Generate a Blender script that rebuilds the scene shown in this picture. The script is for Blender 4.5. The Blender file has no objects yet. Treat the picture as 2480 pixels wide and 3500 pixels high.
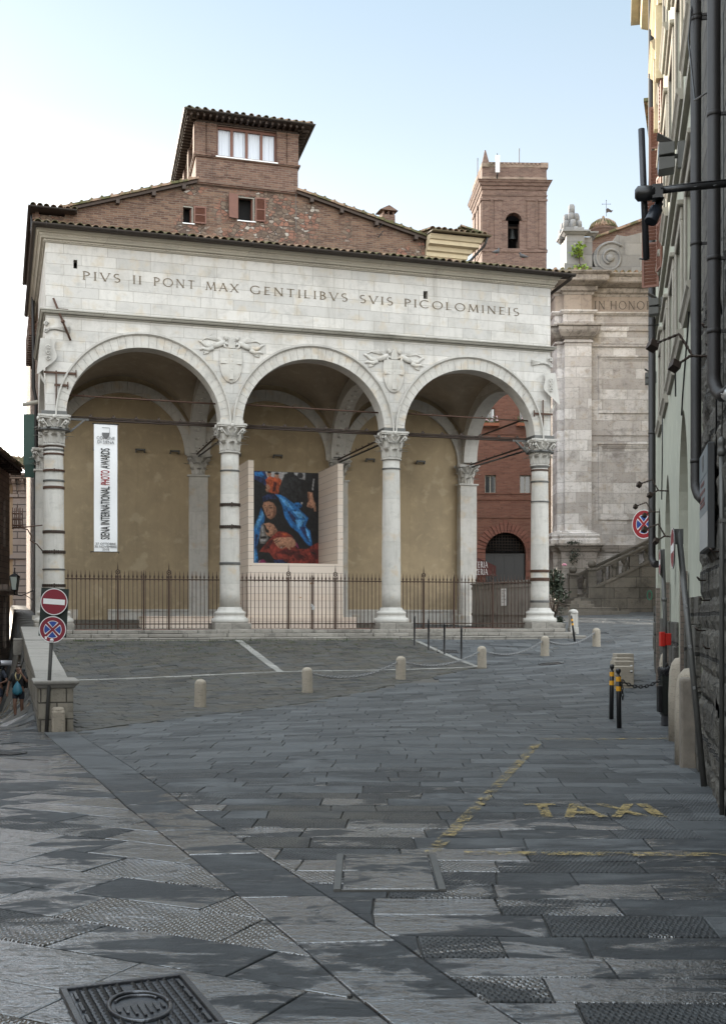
import bpy, math, random
import numpy as np
from mathutils import Vector, Matrix, Euler
R = math.radians
random.seed(7)
S = bpy.context.scene
COL = S.collection
F, HZ, EYE = 3993.0, 2105.0, 1.65          # focal length in photo pixels, horizon row, eye height

# ---------------------------------------------------------------- camera, sky, sun, exposure
cd = bpy.data.cameras.new("camera")
cam = bpy.data.objects.new("camera", cd); COL.objects.link(cam)
cam.location = (0, 0, EYE); cam.rotation_euler = (R(90), 0, 0)
cd.sensor_fit = 'HORIZONTAL'; cd.sensor_width = 36.0; cd.lens = 36.0 * F / 2480
cd.shift_y = (HZ - 1750) / 2480
cd.clip_start = 0.05; cd.clip_end = 3000
S.camera = cam
SUN_EL, SUN_AZ = 15.0, -42.0               # azimuth clockwise from +Y: the sun stands behind the houses on the left
wd = bpy.data.worlds.new("World"); S.world = wd; wd.use_nodes = True
wt = wd.node_tree; bg = wt.nodes["Background"]
sky = wt.nodes.new("ShaderNodeTexSky"); sky.sky_type = 'NISHITA'; sky.sun_disc = False
sky.sun_elevation = R(SUN_EL); sky.sun_rotation = R(SUN_AZ)
sky.altitude = 300; sky.air_density = 1.0; sky.dust_density = 1.2; sky.ozone_density = 1.0
hs = wt.nodes.new("ShaderNodeHueSaturation"); hs.inputs["Saturation"].default_value = .50      # thin milky veil over the sky
wt.links.new(sky.outputs[0], hs.inputs["Color"])
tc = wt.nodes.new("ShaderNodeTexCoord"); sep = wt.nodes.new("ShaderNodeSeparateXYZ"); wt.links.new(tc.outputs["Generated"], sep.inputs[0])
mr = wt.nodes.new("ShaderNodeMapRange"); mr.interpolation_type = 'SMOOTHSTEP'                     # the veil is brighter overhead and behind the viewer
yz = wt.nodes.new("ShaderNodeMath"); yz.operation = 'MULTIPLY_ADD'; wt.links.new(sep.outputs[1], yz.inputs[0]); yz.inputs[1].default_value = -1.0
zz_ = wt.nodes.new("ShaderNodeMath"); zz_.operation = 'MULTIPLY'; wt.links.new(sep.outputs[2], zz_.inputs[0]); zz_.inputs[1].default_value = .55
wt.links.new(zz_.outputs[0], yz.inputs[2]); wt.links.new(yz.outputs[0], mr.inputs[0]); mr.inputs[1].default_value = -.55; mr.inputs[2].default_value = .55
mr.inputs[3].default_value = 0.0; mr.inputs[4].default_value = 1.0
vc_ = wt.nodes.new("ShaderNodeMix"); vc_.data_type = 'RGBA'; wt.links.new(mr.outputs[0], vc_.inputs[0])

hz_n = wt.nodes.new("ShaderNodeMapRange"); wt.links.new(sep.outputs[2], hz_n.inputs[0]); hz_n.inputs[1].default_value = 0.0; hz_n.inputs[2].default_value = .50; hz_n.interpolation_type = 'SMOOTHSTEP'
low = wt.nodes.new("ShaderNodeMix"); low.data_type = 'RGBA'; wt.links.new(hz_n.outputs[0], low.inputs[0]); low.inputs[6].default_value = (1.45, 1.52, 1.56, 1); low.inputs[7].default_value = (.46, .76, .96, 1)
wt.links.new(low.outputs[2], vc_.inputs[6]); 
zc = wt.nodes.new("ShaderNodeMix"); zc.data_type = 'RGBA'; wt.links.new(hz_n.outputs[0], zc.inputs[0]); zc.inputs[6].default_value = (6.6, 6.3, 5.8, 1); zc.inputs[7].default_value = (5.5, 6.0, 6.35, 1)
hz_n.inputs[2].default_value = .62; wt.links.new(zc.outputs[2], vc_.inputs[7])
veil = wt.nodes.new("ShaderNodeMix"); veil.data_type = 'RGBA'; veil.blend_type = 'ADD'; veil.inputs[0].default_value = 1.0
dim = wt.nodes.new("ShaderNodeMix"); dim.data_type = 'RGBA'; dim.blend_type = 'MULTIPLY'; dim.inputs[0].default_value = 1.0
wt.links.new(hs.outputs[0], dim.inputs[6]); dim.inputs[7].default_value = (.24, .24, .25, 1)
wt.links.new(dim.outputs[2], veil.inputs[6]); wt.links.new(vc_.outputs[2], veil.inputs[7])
_sdir = (math.sin(R(SUN_AZ))*math.cos(R(SUN_EL)), math.cos(R(SUN_AZ))*math.cos(R(SUN_EL)), math.sin(R(SUN_EL)))
dt = wt.nodes.new("ShaderNodeVectorMath"); dt.operation = 'DOT_PRODUCT'; wt.links.new(tc.outputs["Generated"], dt.inputs[0]); dt.inputs[1].default_value = _sdir   # hazy glare low round the sun
def wm(op, a, b):
    n_ = wt.nodes.new("ShaderNodeMath"); n_.operation = op
    for i_, v_ in enumerate((a, b)):
        if isinstance(v_, bpy.types.NodeSocket): wt.links.new(v_, n_.inputs[i_])
        else: n_.inputs[i_].default_value = v_
    return n_.outputs[0]
lowz = wt.nodes.new("ShaderNodeMapRange"); lowz.interpolation_type = 'SMOOTHSTEP'; wt.links.new(sep.outputs[2], lowz.inputs[0]); lowz.inputs[1].default_value = .12; lowz.inputs[2].default_value = .40; lowz.inputs[3].default_value = 1.0; lowz.inputs[4].default_value = 0.0
glow = wm('MULTIPLY', wm('MULTIPLY', wm('POWER', wm('MAXIMUM', dt.outputs["Value"], 0.0), 12.0), 22.0), lowz.outputs[0])
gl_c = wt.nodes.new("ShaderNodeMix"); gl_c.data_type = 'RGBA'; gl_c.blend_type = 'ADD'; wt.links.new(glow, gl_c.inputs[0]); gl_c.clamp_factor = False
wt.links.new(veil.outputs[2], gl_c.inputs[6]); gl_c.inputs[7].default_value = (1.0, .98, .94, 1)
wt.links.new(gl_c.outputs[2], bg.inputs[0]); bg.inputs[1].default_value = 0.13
ld = bpy.data.lights.new("sun", 'SUN'); ld.energy = 3.0; ld.angle = R(0.5); ld.color = (1.0, 0.88, 0.72)
sun = bpy.data.objects.new("sun", ld); COL.objects.link(sun)
_sd = Vector((math.sin(R(SUN_AZ)) * math.cos(R(SUN_EL)), math.cos(R(SUN_AZ)) * math.cos(R(SUN_EL)), math.sin(R(SUN_EL))))
sun.rotation_euler = (-_sd).to_track_quat('-Z', 'Y').to_euler(); sun.location = _sd * 90
S.view_settings.view_transform = 'Standard'; S.view_settings.look = 'None'
S.view_settings.exposure = 1.9; S.view_settings.gamma = 1.0
S.render.engine = 'CYCLES'
S.cycles.max_bounces = 8; S.cycles.diffuse_bounces = 4; S.cycles.glossy_bounces = 3
S.cycles.sample_clamp_indirect = 6.0; S.cycles.use_denoising = True

# ---------------------------------------------------------------- frames
TH = math.atan2(.2982, .9545)
UX, UY = .9545, .2982
C1 = (-8.602, 32.52)                       # foot of the loggia's corner column
def LG(s, t, z=0.0): return Vector((C1[0] + s*UX - t*UY, C1[1] + s*UY + t*UX, z))
def lg(x, y, t):                           # photo pixel on the loggia plane t -> (s, z)
    xp = (x - 1240) / F
    s = (xp*(C1[1] + t*UX) - (C1[0] - t*UY)) / (UX - xp*UY)
    Y = C1[1] + s*UY + t*UX
    return s, EYE + (HZ - y)/F*Y
def at(x, y, Y): return Vector(((x - 1240)/F*Y, Y, EYE + (HZ - y)/F*Y))
PH = math.atan(.2165)
def RW(Y, q=0.0, z=0.0):                   # right-hand street wall: distance Y, q out from the wall
    return Vector((.90 + .2165*Y - q*math.cos(PH), Y + q*math.sin(PH), z))

# ---------------------------------------------------------------- ground heights
def tps(pts):
    P = np.array(pts, float); n = len(P)
    d = np.hypot(P[:, None, 0]-P[None, :, 0], P[:, None, 1]-P[None, :, 1])
    K = np.where(d > 0, d*d*np.log(d + 1e-9), 0) + np.eye(n)*0.6
    Q = np.c_[np.ones(n), P[:, 0], P[:, 1]]
    A = np.zeros((n+3, n+3)); A[:n, :n] = K; A[:n, n:] = Q; A[n:, :n] = Q.T
    w = np.linalg.solve(A, np.r_[P[:, 2], 0, 0, 0])
    def f(x, y):
        x = np.asarray(x, float); y = np.asarray(y, float)
        o = w[n] + w[n+1]*x + w[n+2]*y
        for i in range(n):
            r2 = (x-P[i, 0])**2 + (y-P[i, 1])**2
            o = o + w[i]*0.5*r2*np.log(r2 + 1e-9)
        return o
    return f
_near = [(0, 3, 0), (-3, 4, 0), (3, 3, 0), (0, 7, 0), (-2, 7, 0), (2.4, 7, 0), (0, 10, 0), (-2.2, 10, 0), (2.9, 9.5, 0), (3.6, 12.8, 0), (0, 13, 0),
         (-3, -6, 0), (3, -6, 0), (-3.5, 14, -.09)]
_gr = tps(_near + [(-4.9, 18.6, -.2), (0, 17, 0), (3.95, 18.6, .0), (-3.2, 22.9, -.14), (-1.2, 25.5, -.02), (.9, 27.6, .15), (3, 29.8, .335), (4.96, 31.9, .555),
           (6.83, 34.2, .742), (5.2, 23.3, .2), (5.9, 26.1, .38), (-2, 28.1, .28), (-6.5, 26.7, .17), (-5.9, 22.5, -.02), (-8.2, 31.2, .93), (-3, 32.9, .93), (1.5, 34.3, .93),
           (6.1, 35.8, .94), (7.5, 38, 1.0), (9.3, 42, 1.2), (10, 50, 1.55), (12, 57, 1.85), (18, 57, 2.0), (7, 60, 1.9), (7.2, 29, .6), (9, 34, .85), (20, 90, 2.6), (6, 50, 1.5)])
_gl = tps(_near + [(-5.2, 18.8, -.21), (-7.5, 18.8, -.25), (-6.8, 24, -.55), (-9, 24, -.6), (-8.8, 30, -1.03), (-11, 30, -1.05), (-10.6, 36, -1.5), (-13, 36, -1.5), (-12.5, 44, -2.1),
           (-16, 44, -2.2), (-14, 50, -2.6), (-17, 60, -3.4), (-20, 80, -5)])
def G(x, y):
    x = np.clip(np.asarray(x, float), -24, 22); y = np.clip(np.asarray(y, float), -8, 90)
    q = -((x + 5.2)*UX + (y - 18.8)*UY)    # >0 on the street side of the parapet line
    a = np.clip((q - .02)/.28, 0, 1)
    a = np.where(y < 18.6, np.clip((q + .8)/1.6, 0, 1), a)
    a = a*a*(3 - 2*a)
    return np.clip(_gr(x, y), -.6, 3.2)*(1 - a) + np.clip(_gl(x, y), -6, .3)*a
_ga, _gb, _gs = -24.0, -8.0, .2
_GX, _GY = np.meshgrid(np.arange(_ga, 22.21, _gs), np.arange(_gb, 90.21, _gs)); _GZ = G(_GX, _GY).tolist()
def gz(x, y):                              # the same heights from a fine table (fast)
    u = min(max((x - _ga)/_gs, 0), 229.9); v = min(max((y - _gb)/_gs, 0), 489.9)
    i, j = int(u), int(v); a, b = u - i, v - j; r0, r1 = _GZ[j], _GZ[j+1]
    return (r0[i]*(1-a) + r0[i+1]*a)*(1-b) + (r1[i]*(1-a) + r1[i+1]*a)*b
def at_ground(x, y):                       # photo pixel -> first point of the ground along that line of sight
    Y = 3.0; k, m = (x - 1240)/F, (HZ - y)/F
    while Y < 88:
        if EYE + m*Y < gz(k*Y, Y): break
        Y += .02
    return Vector((k*Y, Y, gz(k*Y, Y)))

# ---------------------------------------------------------------- object helpers
def thing(name, label, cat, loc=(0, 0, 0), rz=0.0, group=None):
    o = bpy.data.objects.new(name, None); COL.objects.link(o)
    o.location = loc; o.rotation_euler = (0, 0, rz); o.empty_display_size = .2
    tag(o, label, cat, group); return o
def tag(o, label, cat, group=None):
    o['label'] = label; o['category'] = cat
    if group: o['group'] = group
    return o
def dup(o, loc=None, rz=None, label=None, parent=None):
    c = o.copy(); COL.objects.link(c)
    if parent: c.parent = parent
    if loc is not None: c.location = loc
    if rz is not None: c.rotation_euler = (0, 0, rz)
    if label: c['label'] = label
    for ch in list(o.children): dup(ch, parent=c)
    return c

class MB:
    def __init__(s): s.v = []; s.f = []; s.m = []; s.sm = []; s.M = None
    def add(s, vs, fs, mi=0, smooth=False):
        b = len(s.v)
        if s.M is not None: vs = [s.M @ Vector(p) for p in vs]
        s.v += [tuple(p) for p in vs]
        for f in fs: s.f.append([b + i for i in f]); s.m.append(mi); s.sm.append(smooth)
        return s
    def box(s, x0, x1, y0, y1, z0, z1, mi=0):
        return s.add([(x0,y0,z0),(x1,y0,z0),(x1,y1,z0),(x0,y1,z0),(x0,y0,z1),(x1,y0,z1),(x1,y1,z1),(x0,y1,z1)],
                     [(3,2,1,0),(4,5,6,7),(0,1,5,4),(1,2,6,5),(2,3,7,6),(3,0,4,7)], mi)
    def cbox(s, c, sx, sy, sz, mi=0, rz=0.0, rx=0.0, ry=0.0):
        m = Matrix.Translation(c) @ Euler((rx, ry, rz)).to_matrix().to_4x4()
        vs = [m @ Vector((a*sx/2, b*sy/2, d*sz/2)) for d in (-1, 1) for a, b in ((-1,-1),(1,-1),(1,1),(-1,1))]
        return s.add(vs, [(3,2,1,0),(4,5,6,7),(0,1,5,4),(1,2,6,5),(2,3,7,6),(3,0,4,7)], mi)
    def poly(s, pts, mi=0): return s.add(pts, [tuple(range(len(pts)))], mi)
    def prism(s, pts, vec, mi=0, smooth=False):          # closed polygon swept along vec
        n = len(pts); vec = Vector(vec); a = [Vector(p) for p in pts]
        fs = [tuple(range(n))[::-1], tuple(range(n, 2*n))] + [(i, (i+1) % n, n + (i+1) % n, n + i) for i in range(n)]
        return s.add(a + [p + vec for p in a], fs, mi, smooth)
    def tube(s, pts, r, n=8, mi=0, smooth=True, caps=True, flat=None):
        P = [Vector(p) for p in pts]; rs = r if isinstance(r, (list, tuple)) else [r]*len(P)
        vs = []; N = None
        for i, p in enumerate(P):
            d = (P[min(i+1, len(P)-1)] - P[max(i-1, 0)])
            if d.length < 1e-9: d = Vector((0, 0, 1))
            d.normalize()
            if N is None: N = d.cross(Vector((0, 0, 1)) if abs(d.z) < .9 else Vector((1, 0, 0)))
            else: N = N - d*N.dot(d)
            if N.length < 1e-6: N = d.orthogonal()
            N.normalize()
            B = d.cross(N)
            for k in range(n):
                a = 2*math.pi*k/n
                vs.append(p + (N*math.cos(a) + B*math.sin(a))*rs[i])
        fs = []
        for i in range(len(P)-1):
            for k in range(n):
                k2 = (k+1) % n
                fs.append((i*n+k, i*n+k2, (i+1)*n+k2, (i+1)*n+k))
        s.add(vs, fs, mi, smooth)
        if caps:
            b = len(s.v) - len(vs)
            s.f.append([b+k for k in range(n)][::-1]); s.m.append(mi); s.sm.append(False)
            s.f.append([b+(len(P)-1)*n+k for k in range(n)]); s.m.append(mi); s.sm.append(False)
        return s
    def lathe(s, prof, c=(0, 0, 0), n=24, mi=0, smooth=True, sx=1.0, sy=1.0):
        vs = [(c[0] + r*sx*math.cos(2*math.pi*k/n), c[1] + r*sy*math.sin(2*math.pi*k/n), c[2] + z) for r, z in prof for k in range(n)]
        fs = [(i*n+k, i*n+(k+1) % n, (i+1)*n+(k+1) % n, (i+1)*n+k) for i in range(len(prof)-1) for k in range(n)]
        s.add(vs, fs, mi, smooth)
        b = len(s.v) - len(vs)
        s.f.append([b+k for k in range(n)][::-1]); s.m.append(mi); s.sm.append(False)
        s.f.append([b+(len(prof)-1)*n+k for k in range(n)]); s.m.append(mi); s.sm.append(False)
        return s
    def ball(s, c, rx, ry=None, rz=None, n=12, mi=0, rot=None):
        ry = rx if ry is None else ry; rz = rx if rz is None else rz
        m = Matrix.Translation(c) @ (rot.to_4x4() if rot is not None else Matrix.Identity(4))
        vs = [m @ Vector((0, 0, -rz))]; h = n//2
        for i in range(1, h):
            a = -math.pi/2 + math.pi*i/h
            for k in range(n):
                b = 2*math.pi*k/n
                vs.append(m @ Vector((rx*math.cos(a)*math.cos(b), ry*math.cos(a)*math.sin(b), rz*math.sin(a))))
        vs.append(m @ Vector((0, 0, rz))); t = len(vs) - 1
        fs = [(0, 1+(k+1) % n, 1+k) for k in range(n)]
        for i in range(h-2):
            for k in range(n): fs.append((1+i*n+k, 1+i*n+(k+1) % n, 1+(i+1)*n+(k+1) % n, 1+(i+1)*n+k))
        fs += [(t, 1+(h-2)*n+k, 1+(h-2)*n+(k+1) % n) for k in range(n)]
        return s.add(vs, fs, mi, True)
    def sweep(s, prof, path, mi=0, closed=False):        # prof: (out, z) polygon; path: (x, y); outward = right of travel
        P = [Vector((p[0], p[1])) for p in path]; n = len(prof); rings = []
        for i, p in enumerate(P):
            d0 = (P[i] - P[i-1]).normalized() if (i > 0 or closed) else None
            d1 = (P[(i+1) % len(P)] - P[i]).normalized() if (i < len(P)-1 or closed) else None
            d0 = d0 or d1; d1 = d1 or d0
            n0 = Vector((d0.y, -d0.x)); n1 = Vector((d1.y, -d1.x))
            m = (n0 + n1); m = m/max(.2, m.dot(n0))
            rings.append([(p.x + m.x*o, p.y + m.y*o, z) for o, z in prof])
        k = len(rings); vs = [v for r in rings for v in r]; fs = []
        for i in range(k if closed else k-1):
            j = (i+1) % k
            for a in range(n):
                b = (a+1) % n
                fs.append((i*n+a, i*n+b, j*n+b, j*n+a))
        if not closed: fs += [tuple(range(n))[::-1], tuple((k-1)*n + a for a in range(n))]
        return s.add(vs, fs, mi)
    def wall(s, stops, zb, zt, t0, t1, holes=(), depth=None, mi=0, mi_sof=None, mi_dark=None, ax='x'):
        # wall between planes t0 (front) and t1 along stops; zb/zt functions; holes (a0,a1,z0,z1[,depth]); ax: which axis runs along
        mi_sof = mi if mi_sof is None else mi_sof
        mi_dark = mi if mi_dark is None else mi_dark
        st = sorted(set([round(x, 5) for x in stops] + [round(x, 5) for h in holes for x in h[:2]]))
        def P(a, t, z): return (a, t, z) if ax == 'x' else (t, a, z)
        def q(p, m): s.add(p, [(0, 1, 2, 3)], m)
        for a, b in zip(st[:-1], st[1:]):
            za, zb_, ta, tb = zb(a), zb(b), zt(a), zt(b)
            hs = sorted([h for h in holes if h[0] <= a + 1e-4 and h[1] >= b - 1e-4], key=lambda h: h[2])
            segs = []; la, lb = za, zb_
            for h in hs: segs.append((la, lb, h[2], h[2])); la = lb = h[3]
            segs.append((la, lb, ta, tb))
            for (p, r, u, w) in segs:
                q([P(a, t0, p), P(b, t0, r), P(b, t0, w), P(a, t0, u)], mi)
                q([P(b, t1, r), P(a, t1, p), P(a, t1, u), P(b, t1, w)], mi)
            q([P(a, t0, za), P(a, t1, za), P(b, t1, zb_), P(b, t0, zb_)], mi_sof)
            q([P(a, t0, ta), P(b, t0, tb), P(b, t1, tb), P(a, t1, ta)], mi)
        for a in (st[0], st[-1]):
            q([P(a, t0, zb(a)), P(a, t0, zt(a)), P(a, t1, zt(a)), P(a, t1, zb(a))], mi)
        for h in holes:
            d = h[4] if len(h) > 4 else depth
            e = t1 if d is None else t0 + (d if t1 > t0 else -d)
            a, b, z0, z1 = h[:4]
            q([P(a, t0, z0), P(a, t0, z1), P(a, e, z1), P(a, e, z0)], mi_sof)
            q([P(b, t0, z0), P(b, e, z0), P(b, e, z1), P(b, t0, z1)], mi_sof)
            q([P(a, t0, z0), P(a, e, z0), P(b, e, z0), P(b, t0, z0)], mi_sof)
            q([P(a, t0, z1), P(b, t0, z1), P(b, e, z1), P(a, e, z1)], mi_sof)
            if d is not None: q([P(a, e, z0), P(b, e, z0), P(b, e, z1), P(a, e, z1)], mi_dark)
        return s
    def build(s, name, mats, parent=None, loc=None, rz=None, bevel=0.0, seg=1, struct=False):
        me = bpy.data.meshes.new(name); me.from_pydata(s.v, [], s.f); me.update()
        for m in (mats if isinstance(mats, (list, tuple)) else [mats]): me.materials.append(m)
        me.polygons.foreach_set("material_index", s.m); me.polygons.foreach_set("use_smooth", s.sm)
        o = bpy.data.objects.new(name, me); COL.objects.link(o)
        if parent: o.parent = parent
        if loc is not None: o.location = loc
        if rz is not None: o.rotation_euler = (0, 0, rz)
        if bevel:
            b = o.modifiers.new("edge", 'BEVEL'); b.width = bevel; b.segments = seg; b.limit_method = 'ANGLE'; b.angle_limit = R(40)
        if struct: o['kind'] = 'structure'
        return o

# ---------------------------------------------------------------- materials
class T:
    def __init__(s, name):
        s.m = bpy.data.materials.new(name); s.m.use_nodes = True; s.t = s.m.node_tree
        s.b = s.t.nodes["Principled BSDF"]; s.o = s.t.nodes["Material Output"]
    def n(s, typ, ins=None, **pr):
        nd = s.t.nodes.new("ShaderNode" + typ)
        for k, v in pr.items(): setattr(nd, k, v)
        for k, v in (ins or {}).items(): s.set(nd.inputs[k], v)
        return nd
    def set(s, sock, v):
        if isinstance(v, bpy.types.NodeSocket): s.t.links.new(v, sock)
        else:
            if sock.type == 'RGBA' and len(v) == 3: v = (*v, 1)
            sock.default_value = v
    def math(s, op, a, b=0.0, c=0.0, clamp=False):
        nd = s.n("Math", {0: a, 1: b, 2: c}, operation=op); nd.use_clamp = clamp; return nd.outputs[0]
    def mix(s, fac, a, b, mode='MIX'):
        nd = s.n("Mix", data_type='RGBA', blend_type=mode)
        s.set(nd.inputs[0], fac); s.set(nd.inputs[6], a); s.set(nd.inputs[7], b); return nd.outputs[2]
    def ramp(s, fac, lo, hi):
        return s.n("MapRange", {0: fac, 1: lo, 2: hi, 3: 0.0, 4: 1.0}, interpolation_type='SMOOTHSTEP').outputs[0]
    def noise(s, vec, scale, detail=4, rough=.55, dist=0.0):
        return s.n("TexNoise", {"Vector": vec, "Scale": scale, "Detail": detail, "Roughness": rough, "Distortion": dist}).outputs["Fac"]
    def obj(s): return s.n("TexCoord").outputs["Object"]
    def scl(s, vec, x, y, z): return s.n("Mapping", {"Vector": vec, "Scale": (x, y, z)}).outputs[0]
    def flat(s, vec, both=True):           # (x [+ y], z, 0)
        p = s.n("SeparateXYZ", {0: vec}).outputs
        a = s.math('ADD', p[0], p[1]) if both else p[0]
        return s.n("CombineXYZ", {0: a, 1: p[2], 2: 0.0}).outputs[0]
    def bump(s, h, strength=.3, dist=.02, prev=None):
        ins = {"Height": h, "Strength": strength, "Distance": dist}
        if prev is not None: ins["Normal"] = prev
        return s.n("Bump", ins).outputs[0]
    def fin(s, col, rough=.8, nrm=None, metal=0.0, spec=None):
        s.set(s.b.inputs["Base Color"], col); s.set(s.b.inputs["Roughness"], rough); s.set(s.b.inputs["Metallic"], metal)
        if nrm is not None: s.set(s.b.inputs["Normal"], nrm)
        if spec is not None: s.set(s.b.inputs["Specular IOR Level"], spec)
        return s.m

def m_plain(name, c, rough=.6, metal=0.0, var=.25, sc=6.0, spec=None, bump=0.0):
    t = T(name); v = t.obj(); f = t.noise(v, sc, 5)
    d = tuple(x*(1-var) for x in c); e = tuple(min(1, x*(1+var*.6)) for x in c)
    nr = t.bump(t.noise(v, sc*6, 4), bump, .01) if bump else None
    return t.fin(t.mix(f, d, e), rough, nr, metal, spec)
def m_ashlar(name, c1, c2, mort, bw, bh, ms=.006, stain=.35, stain_c=(.16, .14, .12), pits=0.0, bump=.35, drip=.5, warm=None, vein=0.12, off=.5, rough=.75, var=.7, bd=.02, blotch=0.0):
    t = T(name); v = t.obj(); p = t.flat(v)
    w = t.n("VectorMath", {0: p, 1: t.n("VectorMath", {0: t.n("TexNoise", {"Vector": p, "Scale": 1.3, "Detail": 2}).outputs["Color"], "Scale": .03}, operation='SCALE').outputs[0]}, operation='ADD').outputs[0]
    br = t.n("TexBrick", {"Vector": w, "Color1": (0, 0, 0, 1), "Color2": (1, 1, 1, 1), "Mortar": (.5, .5, .5, 1), "Scale": 1.0, "Mortar Size": ms, "Mortar Smooth": .3, "Bias": 0.0, "Brick Width": bw, "Row Height": bh}, offset=off, squash=1.25, squash_frequency=3)
    rnd = br.outputs["Color"]
    n1 = t.noise(v, .9, 6, .62); n2 = t.noise(t.scl(v, 7, 7, 1.2), 1.0, 6, .6, .6); n3 = t.noise(v, 22, 4, .6)
    col = t.mix(t.math('MULTIPLY', rnd, var), c1, c2)
    if warm: col = t.mix(t.math('MULTIPLY', t.ramp(t.noise(p, 2.3, 3), .52, .70), .65), col, warm)
    col = t.mix(t.math('MULTIPLY', t.ramp(n2, .45, .75), vein), col, tuple(x*.55 for x in c1))
    col = t.mix(t.math('MULTIPLY', t.ramp(n1, .48, .8), stain), col, stain_c)
    dr = t.noise(t.scl(v, 3.0, 3.0, .22), 1.0, 6, .65)
    col = t.mix(t.math('MULTIPLY', t.ramp(dr, .52, .8), drip), col, stain_c)
    col = t.mix(t.math('MULTIPLY', n3, .16), col, tuple(x*.4 for x in c1))
    h = t.math('MULTIPLY', br.outputs["Fac"], -1.0)
    h = t.math('ADD', h, t.math('MULTIPLY', n3, .35)); h = t.math('ADD', h, t.math('MULTIPLY', rnd, .35))
    if pits:
        pn = t.ramp(t.noise(t.scl(v, 9, 9, 22), 1.0, 5, .7), .58, .68)
        pn = t.math('MULTIPLY', pn, t.ramp(t.noise(v, 1.1, 3), .38, .6))
        col = t.mix(t.math('MULTIPLY', pn, pits), col, (.12, .09, .07)); h = t.math('SUBTRACT', h, t.math('MULTIPLY', pn, 1.2))
    if blotch:
        bn = t.ramp(t.noise(t.scl(v, 1.6, 1.6, 2.6), 1.0, 9, .74, .5), .50, .66)
        col = t.mix(t.math('MULTIPLY', bn, blotch), col, tuple(x*.42 for x in c2)); bn2 = t.ramp(t.noise(t.scl(v, 5, 5, 7), 1.0, 6, .7, .6), .54, .64)
        col = t.mix(t.math('MULTIPLY', bn2, blotch*.8), col, tuple(x*.5 for x in c2))
    col = t.mix(br.outputs["Fac"], col, mort)
    return t.fin(col, rough, t.bump(h, bump, bd))
def m_brick(name, c1, c2, mort, bw=.27, bh=.075, ms=.008, stain=.5, rubble=0.0, bump=.5, dark=(.03, .024, .02), patch=None):
    t = T(name); v = t.obj(); p = t.flat(v)
    w = t.n("VectorMath", {0: p, 1: t.n("VectorMath", {0: t.n("TexNoise", {"Vector": p, "Scale": 4.0, "Detail": 2}).outputs["Color"], "Scale": .02 + .05*rubble}, operation='SCALE').outputs[0]}, operation='ADD').outputs[0]
    br = t.n("TexBrick", {"Vector": w, "Color1": (0, 0, 0, 1), "Color2": (1, 1, 1, 1), "Mortar": (.5, .5, .5, 1), "Scale": 1.0, "Mortar Size": ms, "Mortar Smooth": .25, "Brick Width": bw, "Row Height": bh})
    n1 = t.noise(v, 1.1, 6, .62); n3 = t.noise(v, 18, 4)
    col = t.mix(br.outputs["Color"], c1, c2); mf = br.outputs["Fac"]
    h = t.math('ADD', t.math('MULTIPLY', mf, -1.0), t.math('MULTIPLY', n3, .5))
    if rubble:
        vo = t.n("TexVoronoi", {"Vector": t.scl(v, 6.0, 6.0, 9.5), "Scale": 1.0, "Randomness": 1.0}, feature='F1')
        ve = t.n("TexVoronoi", {"Vector": t.scl(v, 6.0, 6.0, 9.5), "Scale": 1.0, "Randomness": 1.0}, feature='DISTANCE_TO_EDGE')
        rc = t.n("SeparateColor", {0: vo.outputs["Color"]}).outputs
        st = t.mix(rc[0], (.09, .062, .045), (.22, .17, .125)); st = t.mix(t.ramp(rc[1], .78, .84), st, (.44, .40, .345)); st = t.mix(t.ramp(rc[2], .55, .7), st, (.26, .12, .08))
        em = t.ramp(ve.outputs[0], .10, .02); st = t.mix(em, st, (.07, .052, .042))
        mk = t.math('MULTIPLY', t.ramp(t.noise(v, .55, 3), .50, .57), rubble * .8)
        col = t.mix(mk, col, st); h = t.mix(mk, h, t.math('MULTIPLY', em, -1.4)); mf = t.math('MULTIPLY', mf, t.math('SUBTRACT', 1.0, mk))
        col = t.mix(t.math('MULTIPLY', t.ramp(t.noise(v, .8, 5), .6, .66), .55), col, (.20, .155, .12))
    col = t.mix(mf, col, mort)
    col = t.mix(t.math('MULTIPLY', t.ramp(n1, .45, .8), stain), col, dark)
    sp = t.ramp(t.noise(t.scl(v, 5, 5, 8), 1.0, 7, .72, .4), .56, .66)
    col = t.mix(t.math('MULTIPLY', sp, .42), col, tuple(min(1, x*1.25) for x in mort)); sp2 = t.ramp(t.noise(t.scl(v, 2.2, 2.2, 4), 1.0, 8, .72, .4), .52, .66)
    col = t.mix(t.math('MULTIPLY', sp2, .5), col, tuple(x*.55 for x in c1))
    if patch: col = t.mix(t.math('MULTIPLY', t.ramp(t.noise(t.scl(v, 1, 1, .5), .7, 5), .52, .68), .6), col, patch)
    return t.fin(col, .88, t.bump(h, bump, .02))
def m_plaster(name, c, c2, sc=1.0, spots=None, drip=.25, bump=.12):
    t = T(name); v = t.obj()
    n1 = t.noise(v, .7*sc, 7, .65, .4); n2 = t.noise(v, 3.2*sc, 5, .6, .8); n3 = t.noise(v, 40, 3); dr = t.noise(t.scl(v, 5, 5, .25), 1.0, 5, .6)
    col = t.mix(t.ramp(n1, .3, .7), c, c2)
    col = t.mix(t.math('MULTIPLY', t.ramp(n2, .5, .75), .35), col, tuple(min(1, x*1.45) for x in c))
    col = t.mix(t.math('MULTIPLY', t.ramp(dr, .5, .8), drip), col, tuple(x*.45 for x in c))
    col = t.mix(t.math('MULTIPLY', n3, .12), col, tuple(x*.5 for x in c))
    if spots: col = t.mix(t.math('MULTIPLY', t.ramp(t.noise(v, 1.6, 4), .6, .68), .5), col, spots)
    return t.fin(col, .9, t.bump(t.math('ADD', n3, n2), bump, .02))

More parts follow.
